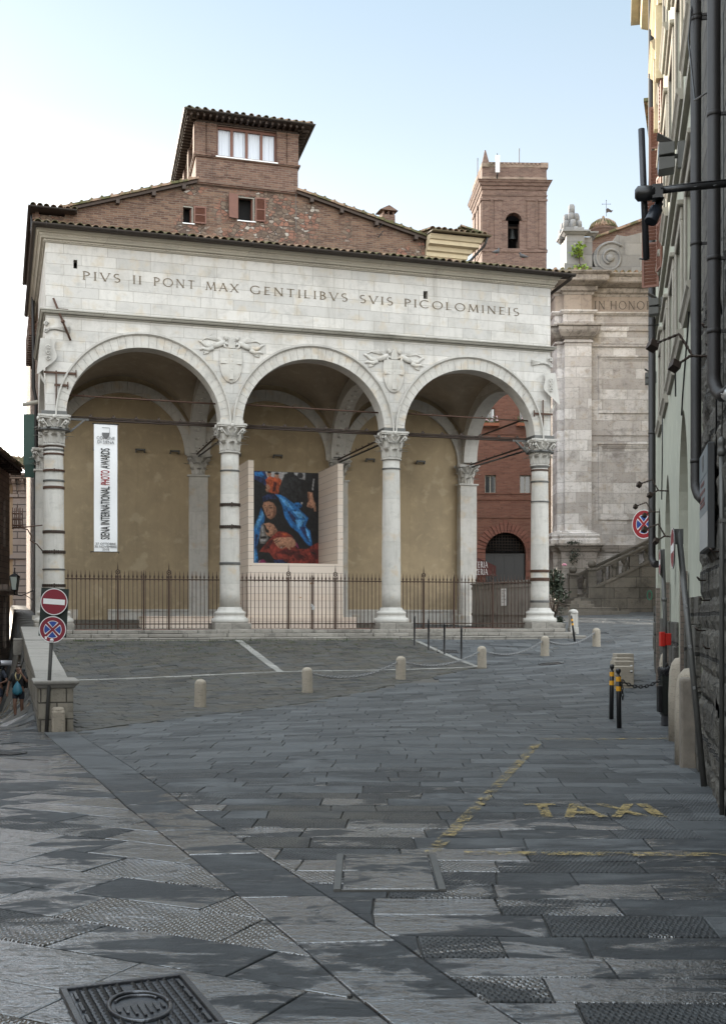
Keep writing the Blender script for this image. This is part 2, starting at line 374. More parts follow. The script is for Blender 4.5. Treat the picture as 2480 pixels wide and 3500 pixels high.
MARBLE = m_ashlar("marble_ashlar", (.60, .575, .535), (.40, .39, .37), (.25, .23, .195), .95, .30, .006, blotch=.20, stain=.6, stain_c=(.33, .305, .265), drip=.75, warm=(.50, .43, .33), vein=.28, bump=.25)
MARBLE_P = m_ashlar("marble_plain", (.55, .525, .48), (.44, .425, .39), (.32, .30, .27), 3.0, 1.3, .003, blotch=.22, stain=.5, stain_c=(.27, .245, .21), drip=.7, warm=(.5, .40, .28), vein=.4, bump=.15)
MARBLE_C = m_ashlar("marble_carved", (.50, .48, .44), (.38, .36, .33), (.2, .18, .16), 3.0, 2.0, .002, stain=.6, stain_c=(.14, .13, .11), drip=.5, vein=.4, bump=.5)
STONE_G = m_ashlar("grey_stone_step", (.31, .29, .255), (.17, .155, .135), (.06, .055, .045), 1.1, .5, .008, blotch=.55, stain=.75, stain_c=(.07, .065, .05), drip=.55, pits=.4, bump=.6)
OCHRE = m_plaster("ochre_plaster", (.39, .305, .19), (.29, .228, .145), spots=(.45, .37, .25))
VAULT = m_plaster("vault_plaster", (.34, .285, .215), (.26, .22, .17))
BR_GABLE = m_brick("rubble_brick", (.080, .038, .026), (.190, .110, .070), (.17, .132, .098), .26, .07, .010, stain=.35, rubble=1.0, bump=.9)
BR_TOWER = m_brick("tower_brick", (.088, .042, .030), (.175, .100, .068), (.17, .135, .105), .26, .075, .009, stain=.35, bump=.6)
BR_BELL = m_brick("belfry_brick", (.095, .050, .037), (.165, .100, .074), (.16, .128, .102), .30, .085, .009, stain=.35, bump=.5)
BR_RED = m_brick("red_brick", (.125, .046, .030), (.175, .074, .048), (.14, .085, .062), .28, .075, .008, stain=.3, bump=.4)
BR_OCH = m_brick("church_side_brick", (.30, .19, .12), (.42, .30, .20), (.30, .24, .18), .3, .085, .01, stain=.25, bump=.5)
TRAV = m_ashlar("church_travertine", (.70, .665, .645), (.33, .29, .265), (.34, .32, .30), 1.15, .52, .014, blotch=.45, stain=.6, stain_c=(.19, .165, .15), pits=.9, drip=.65, warm=(.42, .35, .28), bump=.5, vein=.4, var=.85)
TRAV_D = m_ashlar("church_dirty_stone", (.40, .36, .325), (.20, .17, .15), (.12, .10, .08), 1.2, .5, .01, blotch=.7, stain=.9, stain_c=(.07, .06, .05), pits=.7, drip=.9, bump=.7)
STAIRM = m_ashlar("church_mossy_stone", (.17, .15, .125), (.075, .066, .054), (.04, .036, .03), 1.2, .5, .01, stain=.95, stain_c=(.022, .022, .016), pits=.7, drip=.9, bump=.9)
def m_trav():
    t = T("bollard_travertine"); v = t.obj(); n1 = t.noise(v, 5, 6, .65); n2 = t.noise(t.scl(v, 14, 14, 40), 1.0, 5, .7); n3 = t.noise(v, 60, 3)
    c = t.mix(n1, (.27, .235, .185), (.38, .335, .27)); c = t.mix(t.math('MULTIPLY', t.ramp(n2, .52, .68), .6), c, (.13, .11, .085)); c = t.mix(t.math('MULTIPLY', t.ramp(t.noise(v, 2.4, 6, .7), .5, .7), .5), c, (.15, .135, .115)); c = t.mix(t.math('MULTIPLY', n3, .3), c, (.16, .14, .11))
    return t.fin(c, .85, t.bump(t.math('ADD', n2, n3), .5, .015))
TRAV_B = m_trav()
ROUGH = m_ashlar("rough_dark_stone", (.115, .107, .09), (.042, .040, .035), (.018, .017, .015), .85, .42, .02, stain=.8, stain_c=(.045, .042, .036), pits=.7, drip=.6, warm=(.13, .12, .098), blotch=.6, bd=.07, bump=1.0, vein=.5)
GREENP = m_plaster("pale_green_plaster", (.42, .43, .36), (.36, .37, .31), drip=.35)
CREAM = m_plaster("cream_stucco", (.56, .47, .31), (.48, .40, .27))
SURR = m_plain("window_surround_stone", (.29, .27, .23), .85, var=.3, sc=5, bump=.3)
IRON = m_plain("wrought_iron", (.045, .030, .022), .6, .3, .5, 14)
RUST = m_plain("rusty_iron", (.075, .038, .024), .75, .2, .5, 9)
BLACKM = m_plain("black_paint", (.012, .012, .013), .38, 0, .3, 8)
PIPE = m_plain("dark_copper_pipe", (.014, .012, .0115), .55, .0, .4, 3)
GUTTER = m_plain("weathered_gutter", (.045, .036, .030), .55, .4, .4, 3)
GREYM = m_plain("grey_galvanised", (.12, .12, .115), .55, .5, .3, 8)
ALU = m_plain("silver_aluminium", (.55, .56, .57), .4, .8, .1, 8)
DARK = m_plain("dark_room", (.006, .006, .006), .95, 0, .1, 2)
GLASS = m_plain("dark_window_glass", (.02, .022, .025), .06, 0, .2, 2, spec=.8)
WOODB = m_plain("brown_louvre_paint", (.15, .062, .04), .6, 0, .25, 6)
WOODD = m_plain("dark_timber", (.05, .033, .024), .75, 0, .4, 6)
GREENS = m_plain("green_shutter_paint", (.022, .060, .045), .55, 0, .25, 5)
WHITE = m_plain("white_paint", (.78, .78, .77), .5, 0, .06, 5)
YELLOW = m_plain("yellow_reflective", (.62, .30, .015), .5, 0, .15, 6)
REDP = m_plain("red_paint", (.42, .018, .012), .4, 0, .12, 6)
SIGNR = m_plain("sign_dark_red", (.20, .006, .022), .4, 0, .15, 5)
SIGNB = m_plain("sign_blue", (.012, .055, .28), .4, 0, .12, 5)
PLASTIC = m_plain("black_bag_plastic", (.012, .012, .014), .22, 0, .2, 12, bump=.8)
LEAF = m_plain("leaf_green", (.055, .10, .022), .6, 0, .5, 9)
LEAFB = m_plain("bright_leaf", (.16, .24, .02), .5, 0, .4, 9)
LEAFD = m_plain("dusty_leaf", (.030, .042, .024), .6, 0, .5, 9)
GOLD = m_plain("bronze_letter", (.15, .115, .075), .6, .3, .5, 3)
LETC = m_plain("carved_letter_shadow", (.10, .085, .07), .85, 0, .3, 6)
def m_tile():
    t = T("mossy_roof_tile"); v = t.obj(); n1 = t.noise(v, 5, 5); n2 = t.noise(v, 2.2, 6, .65)
    c = t.mix(n1, (.20, .115, .075), (.34, .24, .17)); c = t.mix(t.ramp(n2, .40, .56), c, (.085, .080, .032)); c = t.mix(t.math('MULTIPLY', t.ramp(t.noise(v, 9, 4), .5, .7), .6), c, (.05, .045, .04))
    return t.fin(c, .9, t.bump(t.noise(v, 30, 4), .5, .02))
TILE = m_tile()
def m_planks():
    t = T("pale_spruce_boards"); v = t.obj(); p = t.n("SeparateXYZ", {0: v}).outputs
    fr = t.math('FRACT', t.math('MULTIPLY', p[2], 1/.215)); ln = t.math('LESS_THAN', fr, .035)
    g = t.noise(t.scl(v, 1.2, 1.2, 30), 1.0, 5, .6); k = t.ramp(t.noise(t.scl(v, 3, 3, 9), 1.0, 2), .70, .74)
    id_ = t.n("TexWhiteNoise", {"W": t.math('FLOOR', t.math('MULTIPLY', p[2], 1/.215))}, noise_dimensions='1D').outputs[0]
    c = t.mix(g, (.60, .49, .40), (.70, .60, .50)); c = t.mix(t.math('MULTIPLY', id_, .45), c, (.62, .56, .50)); c = t.mix(k, c, (.42, .25, .14)); c = t.mix(ln, c, (.16, .12, .10))
    return t.fin(c, .65, t.bump(t.math('MULTIPLY', ln, -1.0), .4, .01))
PLANK = m_planks()
def m_hoard():
    t = T("grey_weathered_boards"); v = t.obj(); p = t.n("SeparateXYZ", {0: v}).outputs
    n1 = t.noise(t.scl(v, 12, 12, .6), 1.0, 6, .65); n2 = t.noise(v, 1.6, 5)
    c = t.mix(n1, (.17, .155, .135), (.30, .28, .25)); c = t.mix(t.math('MULTIPLY', t.ramp(n2, .45, .75), .5), c, (.10, .095, .085))
    return t.fin(c, .85, t.bump(n1, .3, .01))
HOARD = m_hoard()
# ================================================================ GROUND
def m_slab():
    t = T("wet_paving_stone"); v = t.obj()
    a = t.n("Attribute", attribute_name="slab"); c = t.n("SeparateColor", {0: a.outputs["Color"]}).outputs
    wet = t.n("Attribute", attribute_name="wet").outputs["Fac"]
    n1 = t.noise(v, 1.7, 6, .62, .3); n2 = t.noise(v, 16, 5, .6); n3 = t.noise(v, 70, 3, .6); n4 = t.noise(t.scl(v, .8, 3.0, 1), 3.0, 7, .65, .8)
    col = t.mix(c[0], (.036, .041, .045), (.098, .106, .111))
    col = t.mix(t.math('MULTIPLY', c[2], .9), col, (.062, .054, .039))
    col = t.mix(t.math('MULTIPLY', t.ramp(n1, .4, .75), .45), col, (.042, .046, .048))
    col = t.mix(t.math('MULTIPLY', t.ramp(n2, .5, .8), .35), col, (.12, .128, .13))
    crack = t.ramp(t.noise(t.scl(v, 3.4, 13, 1), 1.0, 8, .72, 1.4), .58, .63)
    col = t.mix(t.math('MULTIPLY', crack, .75), col, (.03, .03, .03))
    moss = t.math('MULTIPLY', t.ramp(t.noise(v, 2.6, 5, .65), .60, .68), c[2]); col = t.mix(t.math('MULTIPLY', moss, .55), col, (.05, .062, .022))
    wn = t.math('ADD', t.math('MULTIPLY', t.noise(t.scl(v, .75, 1.35, 1), 1.5, 7, .62, .8), .72), t.math('MULTIPLY', n4, .28))
    wn = t.math('ADD', wn, t.math('MULTIPLY', t.math('SUBTRACT', t.n("TexWhiteNoise", {"W": c[0]}, noise_dimensions='1D').outputs[0], .5), .17))
    thr = t.math('SUBTRACT', .78, t.math('MULTIPLY', wet, .45))
    W = t.ramp(t.math('SUBTRACT', wn, thr), -.02, .045)
    damp = t.ramp(t.math('SUBTRACT', wn, thr), -.20, -.03)
    col = t.mix(t.math('MULTIPLY', damp, .80), col, (.014, .0165, .019))
    pits = t.n("TexVoronoi", {"Vector": t.n("Mapping", {"Vector": v, "Rotation": (0, 0, .75), "Scale": (44, 20, 1)}).outputs[0], "Scale": 1.0, "Randomness": .30}).outputs["Distance"]
    ham = t.math('MULTIPLY', t.ramp(pits, .15, .6), t.math('MULTIPLY', c[1], t.ramp(t.noise(v, 2.0, 2), .30, .5)))
    col = t.mix(t.math('MULTIPLY', ham, -.0), col, (.03, .03, .03))
    col = t.mix(t.math('MULTIPLY', t.math('MULTIPLY', t.math('SUBTRACT', 1.0, t.ramp(pits, .1, .5)), c[1]), .35), col, (.035, .03, .025))
    pit = t.ramp(t.noise(t.scl(v, 22, 34, 1), 1.0, 4, .6), .60, .68)
    h = t.math('SUBTRACT', t.math('ADD', t.math('MULTIPLY', n2, .75), t.math('MULTIPLY', n3, .5)), t.math('MULTIPLY', pit, .7)); h = t.math('SUBTRACT', h, t.math('MULTIPLY', crack, .8)); h = t.math('ADD', h, t.math('MULTIPLY', ham, 1.6))
    und = t.math('ADD', t.math('MULTIPLY', t.noise(v, 4.5, 4, .55), .8), t.math('MULTIPLY', t.noise(t.scl(v, 9, 16, 1), 1.0, 5, .6), .75))
    nd = t.bump(h, .55, .012)
    hw = t.math('ADD', t.math('MULTIPLY', h, .60), t.math('MULTIPLY', und, 1.0))
    nw = t.bump(hw, .60, .018)
    nr = t.n("Mix", {0: W, 4: nd, 5: nw}, data_type='VECTOR')
    rough = t.n("Mix", {0: W, 2: .58, 3: .11}, data_type='FLOAT').outputs[0]
    rough = t.math('ADD', rough, t.math('MULTIPLY', t.math('SUBTRACT', n2, .5), .18))
    spec = t.n("Mix", {0: W, 2: .42, 3: 1.0}, data_type='FLOAT').outputs[0]
    t.set(t.b.inputs["Specular IOR Level"], spec); t.set(t.b.inputs["Coat Weight"], t.math('MULTIPLY', W, 1.0)); t.set(t.b.inputs["Coat Roughness"], .09); t.set(t.b.inputs["Coat IOR"], 2.1); t.set(t.b.inputs["Coat Normal"], nr.outputs[1])
    return t.fin(col, rough, nr.outputs[1])
SLAB = m_slab()
def m_dirt():
    t = T("joint_dirt"); v = t.obj()
    return t.fin(t.mix(t.noise(v, 3, 5), (.045, .043, .039), (.085, .08, .07)), .6, t.bump(t.noise(v, 30, 4), .4, .01))
DIRT = m_dirt()

# strip of kerb flags that runs on from the parapet towards the viewer
STRIP_L = [(-5.05, 18.5), (-2.08, 10.2), (-1.2, 8.05), (-.33, 5.88), (.0, 5.0), (.45, 3.9), (.9, 2.8)]
STRIP_R = [(x + .50, y + .06) for x, y in STRIP_L]
def xi(line, y):
    ys = [p[1] for p in line][::-1]; xs = [p[0] for p in line][::-1]
    return float(np.interp(y, ys, xs))
def seg_at(line, y):
    for a, b in zip(line[:-1], line[1:]):
        if b[1] <= y <= a[1]: return a, b
    return (line[0], line[1]) if y > line[0][1] else (line[-2], line[-1])
def clip(poly, p, d):                      # keep the left side of the line p + d
    out = []
    for i in range(len(poly)):
        a, b = poly[i], poly[(i+1) % len(poly)]
        sa = d[0]*(a[1]-p[1]) - d[1]*(a[0]-p[0]); sb = d[0]*(b[1]-p[1]) - d[1]*(b[0]-p[0])
        if sa >= 0: out.append(a)
        if sa*sb < 0:
            k = sa/(sa-sb); out.append((a[0]+(b[0]-a[0])*k, a[1]+(b[1]-a[1])*k))
    return out
PARA = [(-4.72, 18.9), (-4.72 - UY*15, 18.9 + UX*15)]     # plaza side of the parapet
PLAZA = [(-4.6, 18.7), (2.98, 29.85), (1.28, 35.25), (-8.7, 32.1)]
def wetness(x, y):
    left = xi(STRIP_L, y) - x if y < 18.5 else (-5.3 - (y - 18.8)*.312) - x
    l = max(0., min(1., (left + .6)/1.2))
    n = max(0., min(1., (13.5 - y)/6.0))
    w = .16 + .50*n + .05*l*n
    if l > .5: w = max(w, .68)
    if left > 1.2: w = max(w, .74)
    if y < 12: w -= .16*max(0., min(1., (x - 1.2)/1.4))
    return max(0., min(1., w))

class Slabs:
    def __init__(s): s.v = []; s.f = []; s.c = []; s.w = []
    def add(s, poly, tone, ham, warm, gap=.0035, tilt=.004, hgt=.0018):
        n = len(poly)
        if n < 3: return
        A = .5*sum(poly[i][0]*poly[(i+1) % n][1] - poly[(i+1) % n][0]*poly[i][1] for i in range(n))
        if A < 0: poly = poly[::-1]; A = -A
        if A < .006: return
        cx = sum(p[0] for p in poly)/n; cy = sum(p[1] for p in poly)/n
        def inset(d):
            o = []
            for i in range(n):
                a, b, c = poly[i-1], poly[i], poly[(i+1) % n]
                d0 = Vector((b[0]-a[0], b[1]-a[1])); d1 = Vector((c[0]-b[0], c[1]-b[1]))
                if d0.length < 1e-6 or d1.length < 1e-6: o.append(b); continue
                d0.normalize(); d1.normalize()
                m = Vector((-d0.y - d1.y, d0.x + d1.x)); k = max(.35, m.dot(Vector((-d0.y, d0.x))))
                o.append((b[0] + m.x/k*d, b[1] + m.y/k*d))
            return o
        tx, ty = random.gauss(0, tilt), random.gauss(0, tilt); hh = random.uniform(-hgt, hgt)
        b = len(s.v)
        for d, dz in ((gap + .008, 0), (gap + .003, -.0025), (gap, -.008), (gap, -.035)):
            for (x, y) in inset(d):
                s.v.append((x, y, gz(x, y) + hh + dz + tx*(x-cx) + ty*(y-cy)))
                s.w.append(wetness(x, y))
        c = (tone, ham, warm, 1)
        s.f.append(tuple(range(b, b+n))); s.c.append(c)
        for k in range(3):
            for i in range(n):
                j = (i+1) % n
                s.f.append((b+k*n+i, b+(k+1)*n+i, b+(k+1)*n+j, b+k*n+j)); s.c.append(c)
    def build(s, name):
        me = bpy.data.meshes.new(name); me.from_pydata(s.v, [], s.f); me.update()
        at_ = me.attributes.new("slab", 'FLOAT_COLOR', 'FACE'); at_.data.foreach_set("color", np.array(s.c, 'f').ravel())
        w = me.attributes.new("wet", 'FLOAT', 'POINT'); w.data.foreach_set("value", np.array(s.w, 'f'))
        me.materials.append(SLAB)
        o = bpy.data.objects.new(name, me); COL.objects.link(o); o['kind'] = 'structure'; return o
def rows(ang, x0, x1, y0, y1, rh, ln, org=(0, 0)):
    ca, sa = math.cos(ang), math.sin(ang); y = y0
    while y < y1:
        h = rh*random.uniform(.8, 1.25); x = x0 + random.uniform(-1, 0)*ln; sk0 = 0.0
        while x < x1:
            l = ln*random.uniform(.55, 1.5); j = lambda: random.uniform(-.012, .012)
            sk = random.uniform(-.03, .03)
            q = [(x, y), (x + l, y), (x + l + sk, y + h), (x + sk0, y + h)]; sk0 = sk
            mid = [(x + l*.5, y + j()*.6)]
            q = [q[0], (x + l*.5, y + j()*.5), q[1], q[2], (x + l*.5, y + h + j()*.5), q[3]]
            yield [(org[0] + a*ca - b*sa, org[1] + a*sa + b*ca) for a, b in q]
            x += l
        y += h
def mean(q): return sum(p[0] for p in q)/len(q), sum(p[1] for p in q)/len(q)
def in_plaza(x, y):
    return all((b[0]-a[0])*(y-a[1]) - (b[1]-a[1])*(x-a[0]) >= 0 for a, b in zip(PLAZA, PLAZA[1:] + PLAZA[:1]))
sl = Slabs()
for q in rows(R(-1.5), -10, 14, 2.6, 64, .35, .66):                # main street, rows across the view
    cx, cy = mean(q)
    if cy < 18.6 and cx < xi(STRIP_R, cy) - .5: continue
    if cy >= 18.0 and cx < -4.4 - (cy - 18.6)*.25: continue
    if in_plaza(cx, cy): continue
    wallx = .90 + .2165*cy
    if cy < 27 and cx > wallx + .5: continue
    if cy > 27 and (cx > 16 or cx < 1.5): continue
    if cy < 19:
        a, b = seg_at(STRIP_R, cy); q = clip(q, a, (b[0]-a[0], b[1]-a[1]))
    for a, b in ((PLAZA[0], PLAZA[1]), (PLAZA[1], PLAZA[2])):
        d = (b[0]-a[0], b[1]-a[1])
        if q and d[0]*(cy-a[1]) - d[1]*(cx-a[0]) < 0 and cy > 18.6 and (a is PLAZA[0] or cx > 1.2):
            q = clip(q, b, (-d[0], -d[1])); break
    if not q: continue
    ham = 1.0 if random.random() < (.42 if cy < 13 else .15) else 0.0
    patch_ = 8.1 < cy < 10.8 and -.75 < cx < .62
    if patch_: ham = 1.0
    sl.add(q, random.random(), ham, .75 if patch_ else 0.04*random.random(), tilt=.0025 if cy < 16 else .006)
LA = R(-27)
for q in rows(LA, -34, 8, -9, 46, .41, .82):                       # street on the left, slanting rows
    cx, cy = mean(q)
    if cy < 2.4 or cy > 62: continue
    lim = xi(STRIP_L, cy) if cy < 18.5 else -5.25 - (cy - 18.8)*.312
    if cx > lim + .6 or cx < -5.5 - .36*cy: continue
    if cy < 18.6:
        a, b = seg_at(STRIP_L, cy); q = clip(q, b, (a[0]-b[0], a[1]-b[1]))
    else: q = clip(q, (-5.22, 18.8), (-UY, UX))
    if q: sl.add(q, random.random(), 1.0 if random.random() < .22 else 0.0, 0.0, tilt=.004 if cy < 14 else .012, hgt=.002)
for a0, b0, a1, b1 in zip(STRIP_L[:-1], STRIP_L[1:], STRIP_R[:-1], STRIP_R[1:]):   # the kerb flags
    L = math.dist(a0, b0); n = max(1, round(L/1.15)); cuts = [0] + [(k + random.uniform(-.18, .18))/n for k in range(1, n)] + [1]
    for u, w in zip(cuts[:-1], cuts[1:]):
        f = lambda p, q, k: (p[0] + (q[0]-p[0])*k, p[1] + (q[1]-p[1])*k)
        sl.add([f(a0, b0, u), f(a0, b0, w), f(a1, b1, w), f(a1, b1, u)], random.uniform(.2, .8), 0, 0, tilt=.002)
pa = math.atan2(.2982, .9545)
for q in rows(pa + R(14), -14, 26, -22, 14, .21, .42, (-4, 28)):     # small sets of the sloping forecourt
    cx, cy = mean(q)
    if not in_plaza(cx, cy): continue
    for a, b in zip(PLAZA, PLAZA[1:] + PLAZA[:1]):
        q = clip(q, a, (b[0]-a[0], b[1]-a[1]))
        if not q: break
    if q: sl.add(q, random.uniform(.0, .65), 0, .35 + .65*random.random(), gap=.004, tilt=.013, hgt=.005)
sl.build("paving")
# base sheet under the stones, to the horizon
gx = np.r_[-700, -250, -100, -45, np.arange(-30, 26.01, .4), 45, 100, 250, 700]
gy = np.r_[-700, -250, -100, -30, np.arange(-10, 92.01, .4), 110, 160, 300, 900]
X, Y = np.meshgrid(gx, gy); Z = G(X, Y) - .016
me = bpy.data.meshes.new("ground"); nx, ny = len(gx), len(gy)
me.from_pydata(np.c_[X.ravel(), Y.ravel(), Z.ravel()].tolist(), [], [(j*nx+i, j*nx+i+1, (j+1)*nx+i+1, (j+1)*nx+i) for j in range(ny-1) for i in range(nx-1)])
me.materials.append(DIRT); me.polygons.foreach_set("use_smooth", [True]*len(me.polygons))
go = bpy.data.objects.new("ground", me); COL.objects.link(go); go['kind'] = 'structure'

# pale stone borders of the forecourt, in short pieces
BORDER = m_ashlar("pale_border_stone", (.27, .265, .245), (.13, .13, .12), (.06, .06, .055), .31, .31, .004, stain=.6, stain_c=(.12, .12, .11), drip=.3)
mb = MB()
def border(p, q, w, n):
    p, q = Vector(p), Vector(q); d = (q-p).normalized(); m = Vector((-d.y, d.x))*w/2
    for k in range(n):
        a = p + (q-p)*((k + .03)/n); b = p + (q-p)*((k+1)/n); j = m*random.uniform(.85, 1.1)
        c = [a-j, b-j, b+j, a+j]; h = random.uniform(.012, .017)
        vs = [(x.x, x.y, gz(x.x, x.y) + h) for x in c] + [(x.x, x.y, gz(x.x, x.y) - .03) for x in c]
        mb.add(vs, [(0,1,2,3),(4,5,1,0),(5,6,2,1),(6,7,3,2),(7,4,0,3)])
border((-6.9, 26.55), (2.95, 29.82), .115, 24); border((-3.63, 33.3), (-1.98, 28.15), .19, 10); border((1.3, 35.0), (2.93, 29.85), .14, 11)
mb.build("paving_border", BORDER, struct=True)

# worn yellow paint
def m_paint(lo=.455, hi=.60, nm="worn_yellow_paint"):
    t = T(nm); v = t.obj()
    k = t.ramp(t.math('ADD', t.math('MULTIPLY', t.noise(v, 6, 5, .65), .6), t.math('MULTIPLY', t.noise(v, 30, 4, .7), .4)), lo, hi)
    k = t.math('MULTIPLY', k, .80)
    t.fin((.33, .25, .10), .75)
    tr = t.n("BsdfTransparent"); mx = t.n("MixShader", {0: k, 1: tr.outputs[0], 2: t.b.outputs[0]})
    t.t.links.new(mx.outputs[0], t.o.inputs[0]); return t.m
PAINT = m_paint()
def band(mb, p, q, w, n=12):
    p, q = Vector(p), Vector(q); d = (q-p).normalized(); m = Vector((-d.y, d.x))*w/2
    for k in range(n):
        c = [p+(q-p)*k/n - m, p+(q-p)*(k+1)/n - m, p+(q-p)*(k+1)/n + m, p+(q-p)*k/n + m]
        mb.poly([(x.x, x.y, gz(x.x, x.y) + .011) for x in c])
mb = MB(); band(mb, (.474, 8.1), (2.21, 14.85), .105, 20); mb.build("road_marking", PAINT, struct=True)
mb = MB(); band(mb, (2.35, 15.45), (4.15, 15.5), .11, 8); mb.build("road_marking", PAINT, struct=True)
mb = MB(); band(mb, (.7, 8.08), (2.6, 8.02), .12, 10); mb.build("road_marking", PAINT, struct=True)
mb = MB()
def stroke(x0, v0, x1, v1, w=.075): band(mb, (1.40 + x0, 9.52 + v0*.68), (1.40 + x1, 9.52 + v1*.68), w, 4)
stroke(0, .95, .27, .95, .08); stroke(.10, 0, .15, .93, .09)
stroke(.28, 0, .44, 1, .08); stroke(.44, 1, .56, 0, .08); stroke(.36, .32, .53, .32, .12)
stroke(.66, 0, .92, 1, .08); stroke(.66, 1, .92, 0, .09); stroke(1.03, 0, 1.03, 1, .10)
mk = mb.build("taxi_marking", m_paint(.41, .565, "worn_yellow_letter_paint")); tag(mk, "worn yellow TAXI lettering painted on the grey paving", "road marking")

# weeds in the joints of the forecourt and along the steps
mb = MB(); rn = random.Random(12)
for _ in range(520):
    if rn.random() < .45: c = LG(rn.uniform(.2, 15.2), -1.12 - abs(rn.gauss(0, .05)))
    else: c = LG(rn.gauss(4.5, 2.6), -1.3 - abs(rn.gauss(1.0, 1.3)))
    if not in_plaza(c.x, c.y): continue
    z = gz(c.x, c.y)
    for q in range(rn.randint(3, 9)):
        a = rn.uniform(0, 6.28); h = rn.uniform(.015, .06); x, y = c.x + rn.gauss(0, .05), c.y + rn.gauss(0, .02)
        mb.add([(x, y, z), (x + .012*math.cos(a), y + .012*math.sin(a), z), (x + rn.gauss(0, .025), y + rn.gauss(0, .02), z + h)], [(0, 1, 2)])
wd_ = mb.build("weeds", m_plain("joint_weeds", (.05, .075, .018), .8, 0, .5, 4)); wd_['kind'] = 'stuff'; wd_['label'] = 'small green weeds in the joints of the forecourt'
# ---------------------------------------------------------------- covers and grates
CASTIRON = m_plain("wet_cast_iron", (.10, .105, .115), .28, .75, .3, 10, bump=.3)
c0 = Vector((-1.334, 5.13)); e1 = Vector((.924, .383)); e2 = Vector((.383, -.924)); rz = math.atan2(.383, .924)
mc = c0 + e1*.28 + e2*.36
man = thing("manhole_cover", "square cast iron manhole cover with lozenges and a barred oval, set in wet paving", "manhole cover", (mc.x, mc.y, gz(mc.x, mc.y) + .006), rz)
fr = MB()
for a in ((-.28, .28, .33, .36), (-.28, .28, -.36, -.33), (-.28, -.25, -.33, .33), (.25, .28, -.33, .33)): fr.box(a[0], a[1], a[2], a[3], -.05, .012)
fr.build("frame", CASTIRON, man, bevel=.003)
lid = MB(); lid.box(-.245, .245, -.325, .325, -.05, .0)
for i in range(13):
    for j in range(15):
        x, y = -.21 + i*.035, -.285 + j*.041 + (.02 if i % 2 else 0)
        if (x/.135)**2 + ((y - .0)/.20)**2 < 1.0 or abs(x) < .012: continue
        lid.add([(x-.015, y, .0), (x, y-.018, .0), (x+.015, y, .0), (x, y+.018, .0), (x, y, .017)], [(0,1,4),(1,2,4),(2,3,4),(3,0,4)])
lid.tube([(.125*math.cos(a), .19*math.sin(a), .003) for a in np.linspace(0, 2*math.pi, 41)], .011, 6)
for k in range(-3, 4): lid.box(k*.031 - .006, k*.031 + .006, -.13 + abs(k)*.025, .02 - abs(k)*.006, -.01, .009)
lid.tube([(.09*math.cos(a), .06 + .08*math.sin(a), .003) for a in np.linspace(.15, math.pi - .3, 16)], .008, 6)
for x in (-.228, .228):
    for k in range(4): lid.box(x-.006, x+.006, -.29 + k*.155, -.19 + k*.155, -.01, .01)
lid.build("lid", CASTIRON, man)
ins = thing("inspection_cover", "rectangular stone-filled inspection cover with two steel edge bars beside the yellow line", "inspection cover", (.16, 7.5, gz(.16, 7.5) + .006))
mb = MB()
for x in (-.315, .315): mb.box(x-.022, x+.022, -.52, .52, -.05, .011)
mb.box(-.29, .29, .505, .52, -.05, .006); mb.box(-.29, .29, -.52, -.505, -.05, .006); mb.box(-.29, .29, -.008, .008, -.05, .004)
mb.build("edge_bar", GREYM, ins, bevel=.002)
mb = MB(); mb.box(-.28, .28, .02, .49, -.04, .006); mb.box(-.28, .28, -.49, -.02, -.04, .006)
inf = mb.build("stone_infill", SLAB, ins, bevel=.004)
w_ = inf.data.attributes.new("wet", 'FLOAT', 'POINT'); w_.data.foreach_set("value", [.50]*len(inf.data.vertices))
a_ = inf.data.attributes.new("slab", 'FLOAT_COLOR', 'FACE'); a_.data.foreach_set("color", [.5, 0, 0, 1]*len(inf.data.polygons))
def grate(x, y, w, l, rz, label):
    p = at_ground(x, y); o = thing("drain_grate", label, "drain grate", p + Vector((0, 0, .008)), rz, "drain grates in the paving"); gx_ = (gz(p.x+.4, p.y) - gz(p.x-.4, p.y))/.8; gy_ = (gz(p.x, p.y+.4) - gz(p.x, p.y-.4))/.8; o.rotation_euler = (math.atan(gy_), -math.atan(gx_), rz if abs(gy_) < .05 else 0)
    mb = MB(); mb.box(-w/2, w/2, -l/2, -l/2+.03, -.03, .008); mb.box(-w/2, w/2, l/2-.03, l/2, -.03, .008); mb.box(-w/2, -w/2+.03, -l/2+.03, l/2-.03, -.03, .008); mb.box(w/2-.03, w/2, -l/2+.03, l/2-.03, -.03, .008)
    mb.build("frame", CASTIRON, o)
    mb = MB(); n = int((w-.1)/.05)
    for k in range(n): mb.box(-w/2+.05+k*.05, -w/2+.075+k*.05, -l/2+.03, l/2-.03, -.02, .004)
    mb.box(-w/2+.03, w/2-.03, -l/2+.03, l/2-.03, -.03, -.022)
    mb.build("bars", CASTIRON, o)
grate(1881, 2270, .55, .45, .1, "dark iron drain grate in the street in front of the chained bollards")
grate(1528, 2228, .6, .4, pa, "dark iron drain grate on the forecourt beside the thin black posts")
grate(2050, 2164, .5, .4, .1, "small drain grate in the street behind the last chained bollard")
grate(28, 2578, .36, .30, -.4, "small iron drain grate in the wet street near the photo's left edge")

